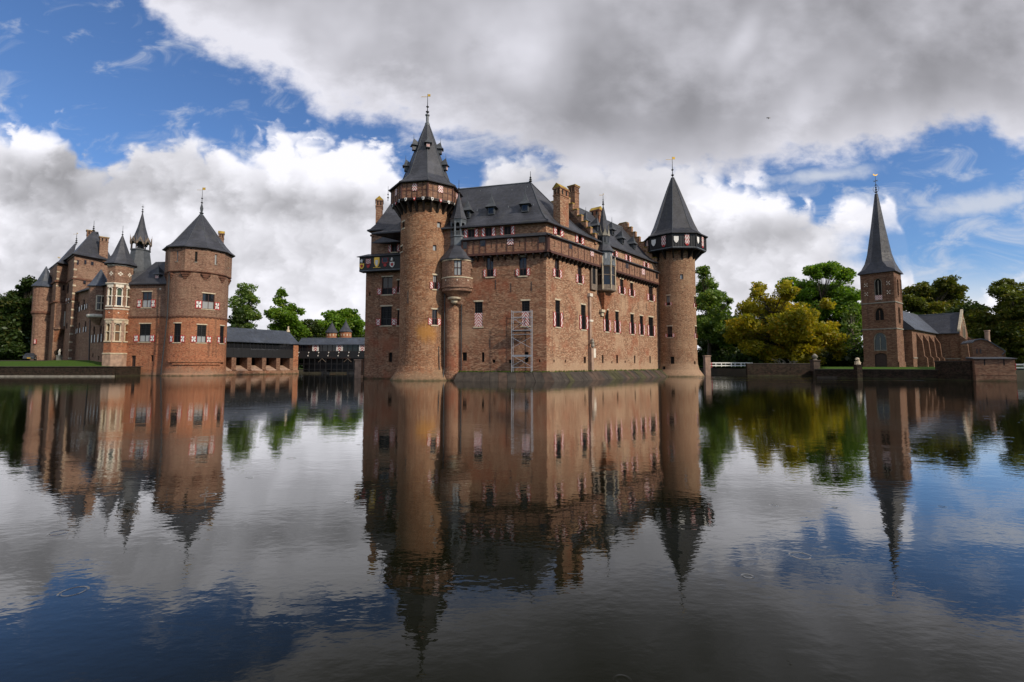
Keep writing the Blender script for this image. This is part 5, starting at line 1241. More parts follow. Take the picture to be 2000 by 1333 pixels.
o = spec(WH, 129, 131.6, 583, 594); obj('shutter', MB().fb(WH, o[0], o[1], o[2], o[3], 0, .08, uv=UV4), 'shutter_slit', gh); o = spec(WH, 133.5, 136, 583, 592); obj('shutter', MB().fb(WH, o[0], o[1], o[2], o[3], 0, .08, uv=UV4), 'shutter_slit', gh)
# second, lower block with overhanging oriel and arch
gh2 = thing('gate_tower', 'brick gate tower with corbelled oriel above an arched recess', 'tower', (-103, 113, 0))
H0 = atY(107, 600, 108).xy; H1 = atY(131, 600, 110.5).xy; H3 = atY(93, 600, 115).xy; H2 = H1+H3-H0
zh = atY(107, 514, 108).z; block(gh2, [H0, H1, H2, H3], zh, 'brick_upper'); cH = (H0+H2)/2
ap = atY(151, 474, 116); ev = grow([H0, H1, H2, H3], .95)
obj('cornice', MB().prism([tuple(p) for p in grow([H0, H1, H2, H3], .3)], zh-.35, zh+.1), 'timber_red', gh2)
rH = atY(149, 476, 117); obj('roof', hip_roof([ev[0], ev[3], ev[2], ev[1]], (rH.x-.4, rH.y), (rH.x, rH.y), zh+.1, rH.z, prof=((0, 0), (.2, .1), (1, 1))), 'slate', gh2)
finial(gh2, (rH.x, rH.y), rH.z-.1, 2.8, .16, balls=3, flag=.08)
WI = Wall(H0, H1); WI.n = WI.n if WI.n.dot(Vector((cH.x, cH.y, 0))-WI.P) < 0 else -WI.n
WJ = Wall(H0, H3); WJ.n = WJ.n if WJ.n.dot(Vector((cH.x, cH.y, 0))-WJ.P) < 0 else -WJ.n
zi = lambda y: WI.hit(112, y)[1]
for z in (zi(550), zi(590)):
    obj('string_course', MB().fb(WI, -.2, WI.L, z-.15, z+.15, 0, .3), 'terracotta', gh2); obj('string_course', MB().fb(WJ, -.2, WJ.L, z-.15, z+.15, 0, .3), 'terracotta', gh2)
for k_ in range(5): obj('quoin', MB().fb(WI, -.03, .5, zi(560)+k_*1.6, zi(560)+k_*1.6+.3, -.02, .05), 'stone', gh2)
ob = MB().fb(WI, .3, WI.L-.1, zi(640), zi(592), 0, 1.2); ob.fb(WI, .0, WI.L, zi(644), zi(640)-.003, 0, 1.4); obj('oriel', ob, 'brick_upper', gh2)
fi = Off(WI, 1.2)
w = obj('window', MB().fb(fi, WI.L*.45, WI.L*.45+1.3, zi(637), zi(608), 0, .1), 'stone_white', gh2); obj('pane', MB().fb(fi, WI.L*.45+.2, WI.L*.45+1.1, zi(625), zi(611), .06, .12), 'glass_green', w)
for x in ((122, 126, 557, 568), (118, 121.5, 548, 553)):
    o = spec(WI, *x); w = obj('window', MB().fb(WI, o[0], o[1], o[2], o[3], 0, .05), 'frame_dark', gh2); obj('pane', MB().fb(WI, o[0]+.1, o[1]-.1, o[2]+.1, o[3]-.1, .03, .06), 'glass', w)
for s in (.1, .85):
    obj('stone_corbel', MB().hexa([WI.pt(WI.L*s, zi(668), .05), WI.pt(WI.L*s+.5, zi(668), .05), WI.pt(WI.L*s+.5, zi(645), 1.2), WI.pt(WI.L*s, zi(645), 1.2), WI.pt(WI.L*s, zi(668), 0), WI.pt(WI.L*s+.5, zi(668), 0), WI.pt(WI.L*s+.5, zi(645), 0), WI.pt(WI.L*s, zi(645), 0)]), 'brick_red', gh2)
ar = MB(); 
for k_ in range(7):
    t0, t1 = math.pi*k_/7, math.pi*(k_+1)/7; um = WI.L*.5; rw_ = WI.L*.36
    ar.hexa([WI.pt(um-rw_*math.cos(t0), zi(690)+rw_*.9*math.sin(t0), .03), WI.pt(um-rw_*math.cos(t1), zi(690)+rw_*.9*math.sin(t1), .03), WI.pt(um-rw_*math.cos(t1)*.02, zi(704), .03), WI.pt(um-rw_*math.cos(t0)*.02, zi(704), .03)]*1+[WI.pt(um-rw_*math.cos(t0), zi(690)+rw_*.9*math.sin(t0), -.1), WI.pt(um-rw_*math.cos(t1), zi(690)+rw_*.9*math.sin(t1), -.1), WI.pt(um-rw_*math.cos(t1)*.02, zi(704), -.1), WI.pt(um-rw_*math.cos(t0)*.02, zi(704), -.1)])
obj('arch_recess', ar, 'brick_quay', gh2)
# round corner turret at the far left
KC = atY(83, 640, 112).xy; KR = 2.0
kt = thing('corner_turret', 'round brick corner turret with half conical slate roof at the far left of the court', 'turret', (KC.x, KC.y, 0))
zk_ = lambda y: atY(83, y, KC.y-1.5).z
KD = Drum(KC, KR)
obj('wall', MB().lathe(KC, [(KR-.25, 0), (KR-.25, zk_(620)), (KR, zk_(612)), (KR, zk_(560))], 16), 'brick_upper', kt)
obj('string_course', MB().lathe(KC, [(KR-.2, zk_(616)), (KR+.12, zk_(612)), (KR+.12, zk_(609)), (KR, zk_(608))], 16, cap=False), 'terracotta', kt)
obj('roof', MB().lathe(KC, [(KR+.4, zk_(560)), (KR+.4, zk_(559)), (KR-.5, zk_(549)), (.05, zk_(518))], 12), 'slate_blue', kt)
o = spec(KD, 66.5, 70.5, 663, 672); obj('shutter', MB().fb(KD, o[0], o[1], o[2], o[3], -.2, .06, uv=UV4), 'shutter_chevron', kt)
# ================================================================== covered bridges between court and castle
K0 = Vector((-57.0, 95.5)); K1 = Vector((-48.6, 110.0)); WK = Wall(K0, K1); WK.n = WK.n if WK.n.y < 0 else -WK.n
arc = thing('covered_gallery', 'covered walkway with long slate roof and black boarding on brick piers over the moat', 'gallery', (-53, 103, 0))
zk0 = 6.75; zbt = 3.75
obj('roof', MB().hexa([WK.pt(-3, zk0, .5), WK.pt(WK.L+.2, zk0, .5), WK.pt(WK.L-.6, zk0+2.9, -2.4), WK.pt(-3, zk0+2.9, -2.4), WK.pt(-3, zk0-.15, .5), WK.pt(WK.L+.2, zk0-.15, .5), WK.pt(WK.L-.6, zk0-.15, -2.4), WK.pt(-3, zk0-.15, -2.4)]).hexa([WK.pt(-3, zk0+2.9, -2.4), WK.pt(WK.L-.6, zk0+2.9, -2.4), WK.pt(WK.L+3, zk0, -5.2), WK.pt(-3, zk0, -5.2), WK.pt(-3, zk0-.15, -2.4), WK.pt(WK.L-.6, zk0-.15, -2.4), WK.pt(WK.L+3, zk0-.15, -5.2), WK.pt(-3, zk0-.15, -5.2)]), 'slate_blue', arc)
obj('ridge_stone', MB().lathe(WK.pt(WK.L-.7, 0, -2.4).xy, [(.45, zk0+2.7), (.3, zk0+3.2), (.18, zk0+3.3), (.2, zk0+4.0)], 8), 'stone', arc)
obj('end_hip', MB().add([WK.pt(WK.L+.2, zk0, .5), WK.pt(WK.L+3, zk0, -5.2), WK.pt(WK.L-.6, zk0+2.9, -2.4)], [(0, 1, 2)]), 'slate', arc)
n = 10
for i in range(n):
    ua, ub = -1+(WK.L)*i/n, -1+(WK.L)*(i+1)/n
    w = obj('window', MB().fb(WK, ua, ua+.1, 5.25, zk0-.16, -.1, .02).fb(WK, ua+.1, ub, 5.25, 5.4, -.1, .02).fb(WK, (ua+ub)/2-.03, (ua+ub)/2+.03, 5.4, zk0-.16, -.08, 0), 'frame_black', arc)
    obj('pane', MB().fb(WK, ua+.1, ub, 5.4, zk0-.16, -.12, -.08), 'glass', w)
    obj('board', MB().fb(WK, ua+.012, ub-.012, zbt, 5.24, -.1, 0), 'timber_black', arc)
obj('beam', MB().fb(WK, -1, WK.L-1, zbt-.25, zbt-.003, -.3, .15), 'timber_black', arc)
npi = 5
for i in range(npi+1):
    u = -.8+(WK.L-.6)*i/npi
    obj('pier', MB().fb(WK, u-.45, u+.45, .9, zbt-.26, -2.6, .1), 'brick_church', arc)
    if i < npi: obj('apron', MB().hexa([WK.pt(u+.46, .92, .35), WK.pt(u+(WK.L-.6)/npi-.46, .92, .35), WK.pt(u+(WK.L-.6)/npi-.46, 1.9, -2.4), WK.pt(u+.46, 1.9, -2.4), WK.pt(u+.46, .8, .35), WK.pt(u+(WK.L-.6)/npi-.46, .8, .35), WK.pt(u+(WK.L-.6)/npi-.46, .8, -2.4), WK.pt(u+.46, .8, -2.4)]), 'stone_pink', arc)
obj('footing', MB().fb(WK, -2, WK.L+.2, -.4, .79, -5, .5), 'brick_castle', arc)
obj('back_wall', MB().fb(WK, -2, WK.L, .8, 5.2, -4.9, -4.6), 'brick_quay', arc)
obj('end_pier', MB().fb(WK, WK.L-1.0, WK.L+.25, .8, zk0-.17, -4.6, .12), 'brick_red', arc)
J0 = WK.pt(WK.L+.3, 0, -.3).xy; J1 = Vector((-30.5, 108.5)); WJ2 = Wall(J0, J1); WJ2.n = WJ2.n if WJ2.n.y < 0 else -WJ2.n
br = thing('covered_bridge', 'black timber covered footbridge with chevron panels joining court and castle', 'bridge', (-40, 110, 0))
L = WJ2.L+3
obj('roof', MB().hexa([WJ2.pt(0, 6.6, .4), WJ2.pt(L, 6.6, .4), WJ2.pt(L, 8.1, -1.6), WJ2.pt(0, 8.1, -1.6), WJ2.pt(0, 6.48, .4), WJ2.pt(L, 6.48, .4), WJ2.pt(L, 6.48, -1.6), WJ2.pt(0, 6.48, -1.6)]).hexa([WJ2.pt(0, 8.1, -1.6), WJ2.pt(L, 8.1, -1.6), WJ2.pt(L, 6.6, -3.6), WJ2.pt(0, 6.6, -3.6), WJ2.pt(0, 6.48, -1.6), WJ2.pt(L, 6.48, -1.6), WJ2.pt(L, 6.48, -3.6), WJ2.pt(0, 6.48, -3.6)]), 'slate_blue', br)
obj('ridge_cap', MB().tube(WJ2.pt(0, 8.13, -1.6), WJ2.pt(L, 8.13, -1.6), .07, .07, 6), 'lead', br)
ch = [WJ2.hit(q, 678)[0] for q in (616.5, 663.5, 708)]; n = 9
painted('bridge_chevron', lambda n, u, v: border(n, u, v, stripes(2.5, 3.0, True, 0, 0)(n, u, v), .22, .0, WHT)); 
for i in range(n):
    ua, ub = L*i/n, L*(i+1)/n
    w = obj('window', MB().fb(WJ2, ua, ua+.1, 5.1, 6.47, -.1, .02).fb(WJ2, (ua+ub)/2-.04, (ua+ub)/2+.04, 5.1, 6.47, -.1, .02), 'frame_black', br); obj('pane', MB().fb(WJ2, ua+.1, ub, 5.1, 6.47, -.12, -.06), 'glass', w)
    obj('board', MB().fb(WJ2, ua+.012, ub-.012, 3.7, 5.09, -.1, .0), 'timber_black', br)
    for s, z in ((.3, 4.7), (.15, 3.95)): obj('bracket_cap', MB().fb(WJ2, ua+s, ua+s+.16, z, z+.2, 0, .12), 'white_paint', br)
    obj('strut', MB().tube(WJ2.pt(ua+.2, 3.8, .08), WJ2.pt(ua+.4, 4.9, .08), .04, .04, 6), 'timber_grey', br)
for u in ch:
    obj('shutter', MB().fb(WJ2, u-.75, u+.75, 5.12, 6.46, .02, .08, uv=UV4), 'bridge_chevron', br)
obj('deck_beam', MB().fb(WJ2, -.2, L, 3.45, 3.69, -3.2, .1), 'timber_black', br)
for i in range(15):
    u = .3+(L-3)*i/14; obj('post', MB().fb(WJ2, u-.07, u+.07, .4, 3.44, -.1, .05), 'timber_black', br)
for z in (.95, 2.2): obj('rail', MB().fb(WJ2, 0, L-2.5, z-.07, z+.07, -.12, .0), 'timber_black', br)
obj('shade_backing', MB().fb(WJ2, -.2, L, .35, 3.44, -3.3, -3.2), 'timber_black', br)  # added black sheet: stands in for the dark beyond the open underside
for u in (6, 12):
    obj('trestle', MB().fb(WJ2, u-.3, u+.3, -1, .9, -3, -.2), 'timber_black', br)
    obj('brace', MB().tube(WJ2.pt(u-.9, 2.6, .12), WJ2.pt(u, 3.4, .12), .05, .05, 6), 'timber_grey', br); obj('brace', MB().tube(WJ2.pt(u+.9, 2.6, .12), WJ2.pt(u, 3.4, .12), .05, .05, 6), 'timber_grey', br)
p = atY(699, 720, 75.5); obj_p = MB().box((p.x, p.y+.6, 1.2), (.5, .6, 1.5)); obj_p.box((p.x, p.y+.6, 2.78), (.6, .7, .1)); tag(obj('bridge_pier', obj_p, 'stone_pink'), 'weathered stone pier standing in the water beside the castle wing corner', 'pier')
# two small gate turrets beyond the bridge
for px_, tip, b0, lab in ((648, 630, 651, 'left one of the twin round gate turrets beyond the covered bridge'), (675, 627, 649, 'right one of the twin round gate turrets beyond the covered bridge')):
    c = atY(px_, 660, 150).xy; q = thing('gate_turret', lab, 'turret', (c.x, c.y, .9), 'twin gate turrets beyond the bridge'); zc = lambda y: atY(px_, y, 150).z
    obj('wall', MB().lathe(c, [(1.75, .9), (1.75, zc(b0))], 16), 'brick_red', q); obj('roof', MB().lathe(c, [(2.05, zc(b0)), (2.05, zc(b0-.7)), (1.2, zc(b0-8)), (.05, zc(tip))], 12), 'slate', q); finial(q, c, zc(tip), .7, .08, balls=1, m='lead')
    for k in range(4): dd = Drum(c, 1.75); obj('loophole', MB().fb(dd, -1.6+k*.95, -1.3+k*.95, zc(657), zc(653), -.05, .02), 'stone', q)
# ================================================================== left bank: lawn, quay wall, car
qa = [(-150, 84), (-68.7, 84), (-68.3, 86.8), (-70.5, 90), (-74.5, 91.2), (-94, 105), (-96, 104), (-105, 112), (-150, 122)]
lawn = MB(); ins = [(-150, 84.5), (-69.2, 84.5), (-70.5, 90), (-74.5, 91.2), (-94, 105), (-103, 111), (-150, 118)]
def rise(x, y): return 1.58+max(0, min(1, (y-84.5)/15))*1.35*(1 if x < -80 else max(0, (-70-x)/10))
gx = np.linspace(-150, -69, 60); gy = np.linspace(84.35, 122, 30); vv = [(x, y, rise(x, y)) for y in gy for x in gx]
fl = [(j*60+i, j*60+i+1, (j+1)*60+i+1, (j+1)*60+i) for j in range(29) for i in range(59) if not (gx[i+1] > -74 and gy[j] > 90.0)]
lw = obj('lawn', MB().add(vv, fl), 'grass'); lw['kind'] = 'structure'
qw = MB().box((-109.3, 84.1, .6), (40.7, .25, 1.03)).box((-68.75, 87.2, .6), (.25, 2.8, 1.03)); qo = thing('quay_wall', 'dark mossy brick quay wall edging the lawn at the left', 'wall', (-109, 84, 0))
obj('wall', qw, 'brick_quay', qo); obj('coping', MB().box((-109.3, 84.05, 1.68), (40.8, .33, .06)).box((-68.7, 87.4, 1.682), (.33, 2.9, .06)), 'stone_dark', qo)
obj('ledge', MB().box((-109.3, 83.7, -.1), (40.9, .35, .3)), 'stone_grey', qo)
rd = obj('road', MB().quad((-200, 97.5, 2.95), (-100.5, 97.5, 2.95), (-100.5, 103.5, 2.97), (-200, 103.5, 2.97)), 'gravel'); rd['kind'] = 'structure'
lb = obj('bank', MB().box((-150.2, 112, .8), (56.5, 14.5, 2.12)), 'earth'); lb['kind'] = 'structure'
def car(loc, rz):
    t = thing('parked_car', 'dark parked car with yellow number plate on the drive at the far left', 'car', loc); cs, sn = math.cos(rz), math.sin(rz); lx = Vector(loc)
    X = lambda x, y, z: lx+Vector((x*cs-y*sn, x*sn+y*cs, z))
    def sect(mb, secs):
        # secs: list of (y, halfwidth_bottom, halfwidth_top, z0, z1)
        pts = []; k = 8
        for y, wb, wt, z0, z1 in secs:
            for x, z in ((-wb, z0), (-wb*1.02, z0+(z1-z0)*.45), (-wt, z1-(z1-z0)*.12), (-wt*.85, z1), (wt*.85, z1), (wt, z1-(z1-z0)*.12), (wb*1.02, z0+(z1-z0)*.45), (wb, z0)): pts.append(X(x, y, z))
        m = len(secs); fs = [(j*k+i, j*k+(i+1) % k, (j+1)*k+(i+1) % k, (j+1)*k+i) for j in range(m-1) for i in range(k)]
        fs += [tuple(range(k)), tuple(range((m-1)*k, m*k))[::-1]]; return mb.add(pts, fs)
    obj('body', sect(MB(), [(-2.2, .78, .7, .3, .68), (-2.05, .86, .8, .22, .8), (-1.0, .9, .86, .2, .93), (1.2, .9, .86, .2, .98), (2.1, .84, .78, .25, .95), (2.25, .78, .7, .35, .85)]), 'car_paint', t, smooth=False)
    obj('cabin', sect(MB(), [(-1.15, .82, .78, .9, .94), (-.35, .80, .62, .9, 1.42), (.9, .80, .6, .9, 1.45), (1.9, .78, .7, .92, .97)]), 'glass', t); obj('roof', sect(MB(), [(-.35, .6, .56, 1.4, 1.45), (.9, .6, .55, 1.42, 1.48)]), 'car_paint', t)
    for sx in (-1, 1):
        obj('headlight', MB().hexa([X(sx*.45, -2.17, .58), X(sx*.78, -2.1, .6), X(sx*.78, -2.08, .74), X(sx*.45, -2.15, .72), X(sx*.45, -2.0, .58), X(sx*.78, -1.95, .6), X(sx*.78, -1.95, .74), X(sx*.45, -2.0, .72)]), 'glass_pale', t)
        obj('mirror', MB().box(X(sx*.98, -.75, .98), (.1, .06, .07), rz), 'car_paint', t)
        for y in (-1.4, 1.4):
            w = obj('wheel', MB().tube(X(sx*.68, y, .33), X(sx*.9, y, .33), .33, .33, 16), 'black_paint', t); obj('rim', MB().tube(X(sx*.85, y, .33), X(sx*.91, y, .33), .2, .2, 12), 'steel', w)
    obj('grille', MB().box(X(0, -2.2, .52), (.42, .03, .07), rz), 'black_paint', t); obj('number_plate', MB().box(X(0, -2.23, .42), (.26, .02, .055), rz), 'plate_yellow', t)
plain('car_paint', (.02, .023, .028), .25, .1, 3, spec=.7); plain('plate_yellow', (.7, .42, .03), .5, .05, 3)
cp = atY(50, 700, 100.5); car((cp.x+.9, cp.y, 2.96), R(40))
# statue by the gate arch
def figure(par, c, z, s, m):
    mb = MB(); mb.lathe(c, [(.28*s, z), (.3*s, z+.3*s), (.2*s, z+.75*s), (.3*s, z+1.05*s), (.34*s, z+1.3*s), (.12*s, z+1.42*s), (.16*s, z+1.55*s), (.16*s, z+1.7*s), (.05*s, z+1.8*s)], 12)
    for sx in (-1, 1): mb.tube((c[0]+sx*.3*s, c[1], z+1.25*s), (c[0]+sx*.22*s, c[1]-.2*s, z+.8*s), .08*s, .06*s, 6)
    return obj('figure', mb, m, par)
c = atY(116.5, 690, 104).xy; st = thing('garden_statue', 'pale stone figure on a pedestal by the gate tower arch', 'statue', (c.x, c.y, 2.9)); obj('pedestal', MB().box((c.x, c.y, 3.4), (.35, .35, .55)).box((c.x, c.y, 3.98), (.42, .42, .06)), 'stone_grey', st); figure(st, c, 4.03, .75, 'stone_white')
# ================================================================== right bank: quay, lawn, bridge, church island
zl_ = 1.6
isl = [(41.6, 86), (53.2, 86), (45.6, 73), (57.3, 65.6), (57.25, 60.7), (60.4, 59.4), (66, 58.8), (110, 58), (150, 100), (150, 133), (38, 133), (38, 100)]
li = obj('church_island', MB().prism([(x, y) for x, y in isl], -1.3, 1.28), 'earth'); li['kind'] = 'structure'
xs_ = np.linspace(38.2, 149, 75); ys_ = np.linspace(62.2, 132.5, 60)
def lawn_z(x, y):
    ye = 73-(x-45.6)*.632 if x < 58 else 64.5
    return 1.3+.33*max(0, min(1, (y-ye-.3)/9)) if (x > 50 or y < 84) else 1.62
def inside(x, y):
    c_in = False; j = len(isl)-1
    for i in range(len(isl)):
        (xi, yi), (xj, yj) = isl[i], isl[j]
        if (yi > y) != (yj > y) and x < (xj-xi)*(y-yi)/(yj-yi)+xi: c_in = not c_in
        j = i
    return c_in
vv = [(x, y, lawn_z(x, y)+.01) for y in ys_ for x in xs_]
fl = [(j*75+i, j*75+i+1, (j+1)*75+i+1, (j+1)*75+i) for j in range(59) for i in range(74) if all(inside(xs_[a], ys_[b]) for a, b in ((i, j), (i+1, j), (i+1, j+1), (i, j+1)))]
li = obj('church_lawn', MB().add(vv, fl), 'grass'); li['kind'] = 'structure'

rq = thing('church_quay_wall', 'long dark brick retaining wall along the water below the church lawn', 'wall', (52, 75, 0))
for (p, q), h in (((isl[0], isl[1]), 2.15), ((isl[2], isl[3]), 1.27), ((isl[3], isl[4]), 2.4)):
    fr = Wall(p, q); fr.n = fr.n if fr.n.y < 0 else -fr.n
    if abs(fr.t.x) < .2: fr.n = Vector((-1, 0, 0))
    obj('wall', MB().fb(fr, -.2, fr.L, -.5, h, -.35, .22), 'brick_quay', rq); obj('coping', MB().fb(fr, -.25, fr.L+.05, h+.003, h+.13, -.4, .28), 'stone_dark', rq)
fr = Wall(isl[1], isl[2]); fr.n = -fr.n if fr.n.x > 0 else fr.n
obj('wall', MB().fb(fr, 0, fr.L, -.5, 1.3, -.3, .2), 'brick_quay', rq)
obj('mooring_step', MB().fb(Wall(isl[2], isl[3]), 0, 2.5, -.4, .3, 0, .6), 'stone_dark', rq)
def urn(par, c, z, s, m): return obj('urn', MB().lathe(c, [(.35*s, z), (.4*s, z+.1*s), (.2*s, z+.2*s), (.45*s, z+.5*s), (.5*s, z+.75*s), (.3*s, z+.85*s), (.32*s, z+.95*s), (.05*s, z+1.15*s)], 14), m, par)
c = atY(1592, 715, 79).xy; pu = thing('wall_urn', 'stone urn on a square pier where the quay wall steps back', 'urn', (c.x, c.y, zl_)); obj('pier', MB().box((c.x, c.y, 1.9), (.5, .5, .9)).box((c.x, c.y, 2.68), (.6, .6, .08)), 'stone_brown', pu); urn(pu, c, 2.75, .9, 'stone_grey')
c = atY(1675.5, 720, 68.6).xy; ls = thing('lion_statue', 'small pale stone lion seated on a tall dark pedestal at the water edge', 'statue', (c.x, c.y, 0))
obj('pedestal', MB().box((c.x, c.y, .7), (.36, .36, 1.2)).box((c.x, c.y, 1.95), (.44, .44, .07)), 'brick_quay', ls)
lm = MB(); z = 2.0
lm.lathe((c.x+.05, c.y), [(.3, z), (.34, z+.15), (.26, z+.45), (.2, z+.65)], 12); lm.lathe((c.x-.08, c.y-.08), [(.1, z+.55), (.24, z+.65), (.27, z+.8), (.2, z+.95), (.06, z+1.02)], 12); lm.tube((c.x-.2, c.y-.15, z+.78), (c.x-.38, c.y-.2, z+.72), .12, .08, 8)
for s in (-1, 1): lm.tube((c.x-.22, c.y+s*.14, z+.5), (c.x-.28, c.y+s*.15, z), .08, .07, 8)
lm.tube((c.x+.3, c.y, z+.05), (c.x+.42, c.y-.1, z+.4), .05, .04, 6); obj('lion', lm, 'stone', ls)
# white footbridge
b0 = atY(1388, 716, 96); b1 = atY(1470, 716, 97.5); WB = Wall(b0.xy, b1.xy); WB.n = WB.n if WB.n.y < 0 else -WB.n
fb_ = thing('footbridge', 'low white railed footbridge over the moat right of the castle', 'bridge', (b0.x+3, b0.y, 0)); zb_ = lambda y: WB.hit(1420, y)[1]
for y in (709.3, 714.5): obj('rail', MB().fb(WB, 0, WB.L, zb_(y)-.09, zb_(y)+.09, -.06, .06), 'white_paint', fb_)
for i in range(5): u = .2+(WB.L-.6)*i/4; obj('post', MB().fb(WB, u-.07, u+.07, zb_(718), zb_(708.5), -.08, .08), 'red_paint' if i in (0,) else 'white_paint', fb_)
obj('deck', MB().fb(WB, -.3, WB.L+.5, zb_(720.5), zb_(718), -2.0, .05), 'timber_black', fb_)
for i in range(5): u = .2+(WB.L-.6)*i/4; obj('post', MB().fb(WB, u-.07, u+.07, zb_(718), zb_(708.5), -2.0, -1.86), 'white_paint', fb_)
for y in (709.3, 714.5): obj('rail', MB().fb(WB, 0, WB.L, zb_(y)-.07, zb_(y)+.07, -1.96, -1.88), 'white_paint', fb_)
p = atY(1381, 716, 93); tag(obj('bridge_pier', MB().box((p.x, p.y, 1.3), (.5, .5, 2.3)).box((p.x, p.y, 3.7), (.6, .6, .1)), 'stone_pink'), 'square weathered brick pillar at the castle end of the white footbridge', 'pillar')
dwc = atY(1535, 711, 92); dw = MB(); rng_ = random.Random(4)
for i in range(16):
    a = Vector((dwc.x+rng_.uniform(-1.5, 1.5), dwc.y+rng_.uniform(-.6, .6), zl_)); b = a+Vector((rng_.uniform(-1.8, 1.8), rng_.uniform(-.5, .5), rng_.uniform(.5, 1.7))); m_ = a.lerp(b, .5)+Vector((rng_.uniform(-.3, .3), 0, .25)); dw.tube(a, m_, .07, .05, 5); dw.tube(m_, b, .05, .02, 5)
tag(obj('dead_branches', dw, 'bark_pale'), 'tangle of pale bare branches on the bank below the golden tree', 'branches')
# ================================================================== church
CC = Vector((65.0, 85.0)); CR = Vector((.64, -.768)); CN = Vector((-.768, -.64)); CD = -CN; CA = 4.8
church = thing('church', 'brick church with square tower, tall slate spire and low nave', 'church', (CC.x, CC.y, zl_))
cl, cm_, cr_, cb = CC+CN*CA/2-CR*CA/2, CC+CN*CA/2+CR*CA/2, CC-CN*CA/2+CR*CA/2, CC-CN*CA/2-CR*CA/2
CF = Wall(cl, cm_); CS = Wall(cm_, cr_)
for fr in (CF, CS):
    if fr.n.dot(Vector((CC.x, CC.y, 0))-fr.P) > 0: fr.n = -fr.n
zc_ = lambda y: CF.hit(1720, y)[1]
zst = [zl_-.2, zc_(643), zc_(591.5), zc_(532.5)]
bel = spec(CF, 1707.5, 1722.5, 544, 586); tw_ = spec(CF, 1708, 1727, 601.5, 626); big = spec(CF, 1706.5, 1731.5, 650, 684); dr_ = spec(CF, 1708.5, 1732.5, 690, 717.2); dr_[2] = zl_
sb = [(CS.L*.38, CS.L*.62, zc_(578), zc_(546))]; sm = [(CS.L*.35, CS.L*.65, zc_(632), zc_(600))]
obj('tower_wall', wall_mesh(MB(), CF, 0, CF.L, zst[0], zst[3], [bel, tw_, big, dr_], .35), 'brick_church', church)
obj('tower_wall', wall_mesh(MB(), CS, 0, CS.L, zst[0], zst[3], sb+sm, .35), 'brick_church', church)
obj('tower_wall', MB().quad((cr_.x, cr_.y, 0), (cb.x, cb.y, 0), (cb.x, cb.y, zst[3]), (cr_.x, cr_.y, zst[3])).quad((cb.x, cb.y, 0), (cl.x, cl.y, 0), (cl.x, cl.y, zst[3]), (cb.x, cb.y, zst[3])), 'brick_church', church)
for z in zst[1:3]:
    for fr in (CF, CS): obj('string_course', MB().fb(fr, -.08, fr.L+.08, z-.08, z+.1, -.1, .1), 'stone_grey', church)
for fr, ua, ub in ((CS, -.12, CS.L+.12), (CF, -.12, dr_[0]), (CF, dr_[1], CF.L+.12)): obj('plinth', MB().fb(fr, ua, ub, zl_-.2, zl_+.9, -.1, .12), 'brick_church', church)
def arch_fill(fr, o, m='brick_church', k=7, rise=.62):
    """brick spandrels that turn the rectangular opening o into a pointed one"""
    um = (o[0]+o[1])/2; hw = (o[1]-o[0])/2; sp = o[3]-hw*2*rise; mb = MB()
    for sgn in (-1, 1):
        for i in range(k):
            t0, t1 = i/k, (i+1)/k
            f = lambda t: (um+sgn*hw*(math.cos(t*math.pi/2)), sp+(o[3]-sp)*math.sin(t*math.pi/2)**.9)
            a, b = f(t0), f(t1); e = um+sgn*(hw+.02)
            p = [fr.pt(a[0], a[1], -.01), fr.pt(b[0], b[1], -.01), fr.pt(b[0], o[3]+.01, -.01), fr.pt(e if i == 0 else a[0], o[3]+.01, -.01)]
            mb.hexa(p+[x-fr.n*.3 for x in p])
    return obj('spandrel', mb, m, church)
def gwin(fr, o, pane, tr='stone_grey', mull=1, arch=True):
    g = MB(); gothic(g, fr, o[0], o[1], o[2], o[3], -.3, -.12, .1, 5); w = o[1]-o[0]
    for i in range(1, mull+1): g.fb(fr, o[0]+w*i/(mull+1)-.05, o[0]+w*i/(mull+1)+.05, o[2], o[3]-w*.35, -.3, -.14)
    g.fb(fr, o[0], o[1], o[2]-.12, o[2], -.3, .08)
    wi = obj('window', g, tr, church); obj('pane', MB().fb(fr, o[0], o[1], o[2], o[3], -.34, -.3), pane, wi)
    if arch: arch_fill(fr, o)
    return wi
gwin(CF, bel, 'void'); gwin(CF, tw_, 'void', 'brick_church'); gwin(CF, big, 'glass'); 
for o in sb+sm: gwin(CS, o, 'void', 'brick_church', 0)
obj('door', MB().fb(CF, dr_[0], dr_[1], dr_[2], dr_[3], -.34, -.28).fb(CF, (dr_[0]+dr_[1])/2-.03, (dr_[0]+dr_[1])/2+.03, dr_[2], dr_[3]-.4, -.28, -.25), 'door_wood', church); arch_fill(CF, dr_, rise=.3)
for s in (0, 1): u = bel[0]+(bel[1]-bel[0])*(.25+.5*s); obj('shutter', MB().fb(CF, u-.26, u+.26, zc_(585.5), zc_(576.5), -.2, -.1, uv=UV4), 'gallery_chevron', church)
for u in (.17, .83):                                           # blind lancets with white diamond brickwork
    a = CF.L*u; obj('blind_arch', gothic(MB(), CF, a-.42, a+.42, zc_(585), zc_(541), -.02, .07, .09, 5), 'brick_church', church)
    for yy in (554.5, 572.5):
        for i in range(3):
            for j in range(3):
                if (i+j) % 2 == 0: q = CF.pt(a+(i-1)*.18, zc_(yy)+(j-1)*.22, .02); obj('stone_inlay', MB().fb(CF, a+(i-1)*.18-.07, a+(i-1)*.18+.07, zc_(yy)+(j-1)*.22-.07, zc_(yy)+(j-1)*.22+.07, -.02, .02), 'stone_white', church)
for u in (.12, .88): obj('blind_arch', gothic(MB(), CS, CS.L*u-.38, CS.L*u+.38, zc_(585), zc_(543), -.02, .08, .1, 5), 'brick_church', church)
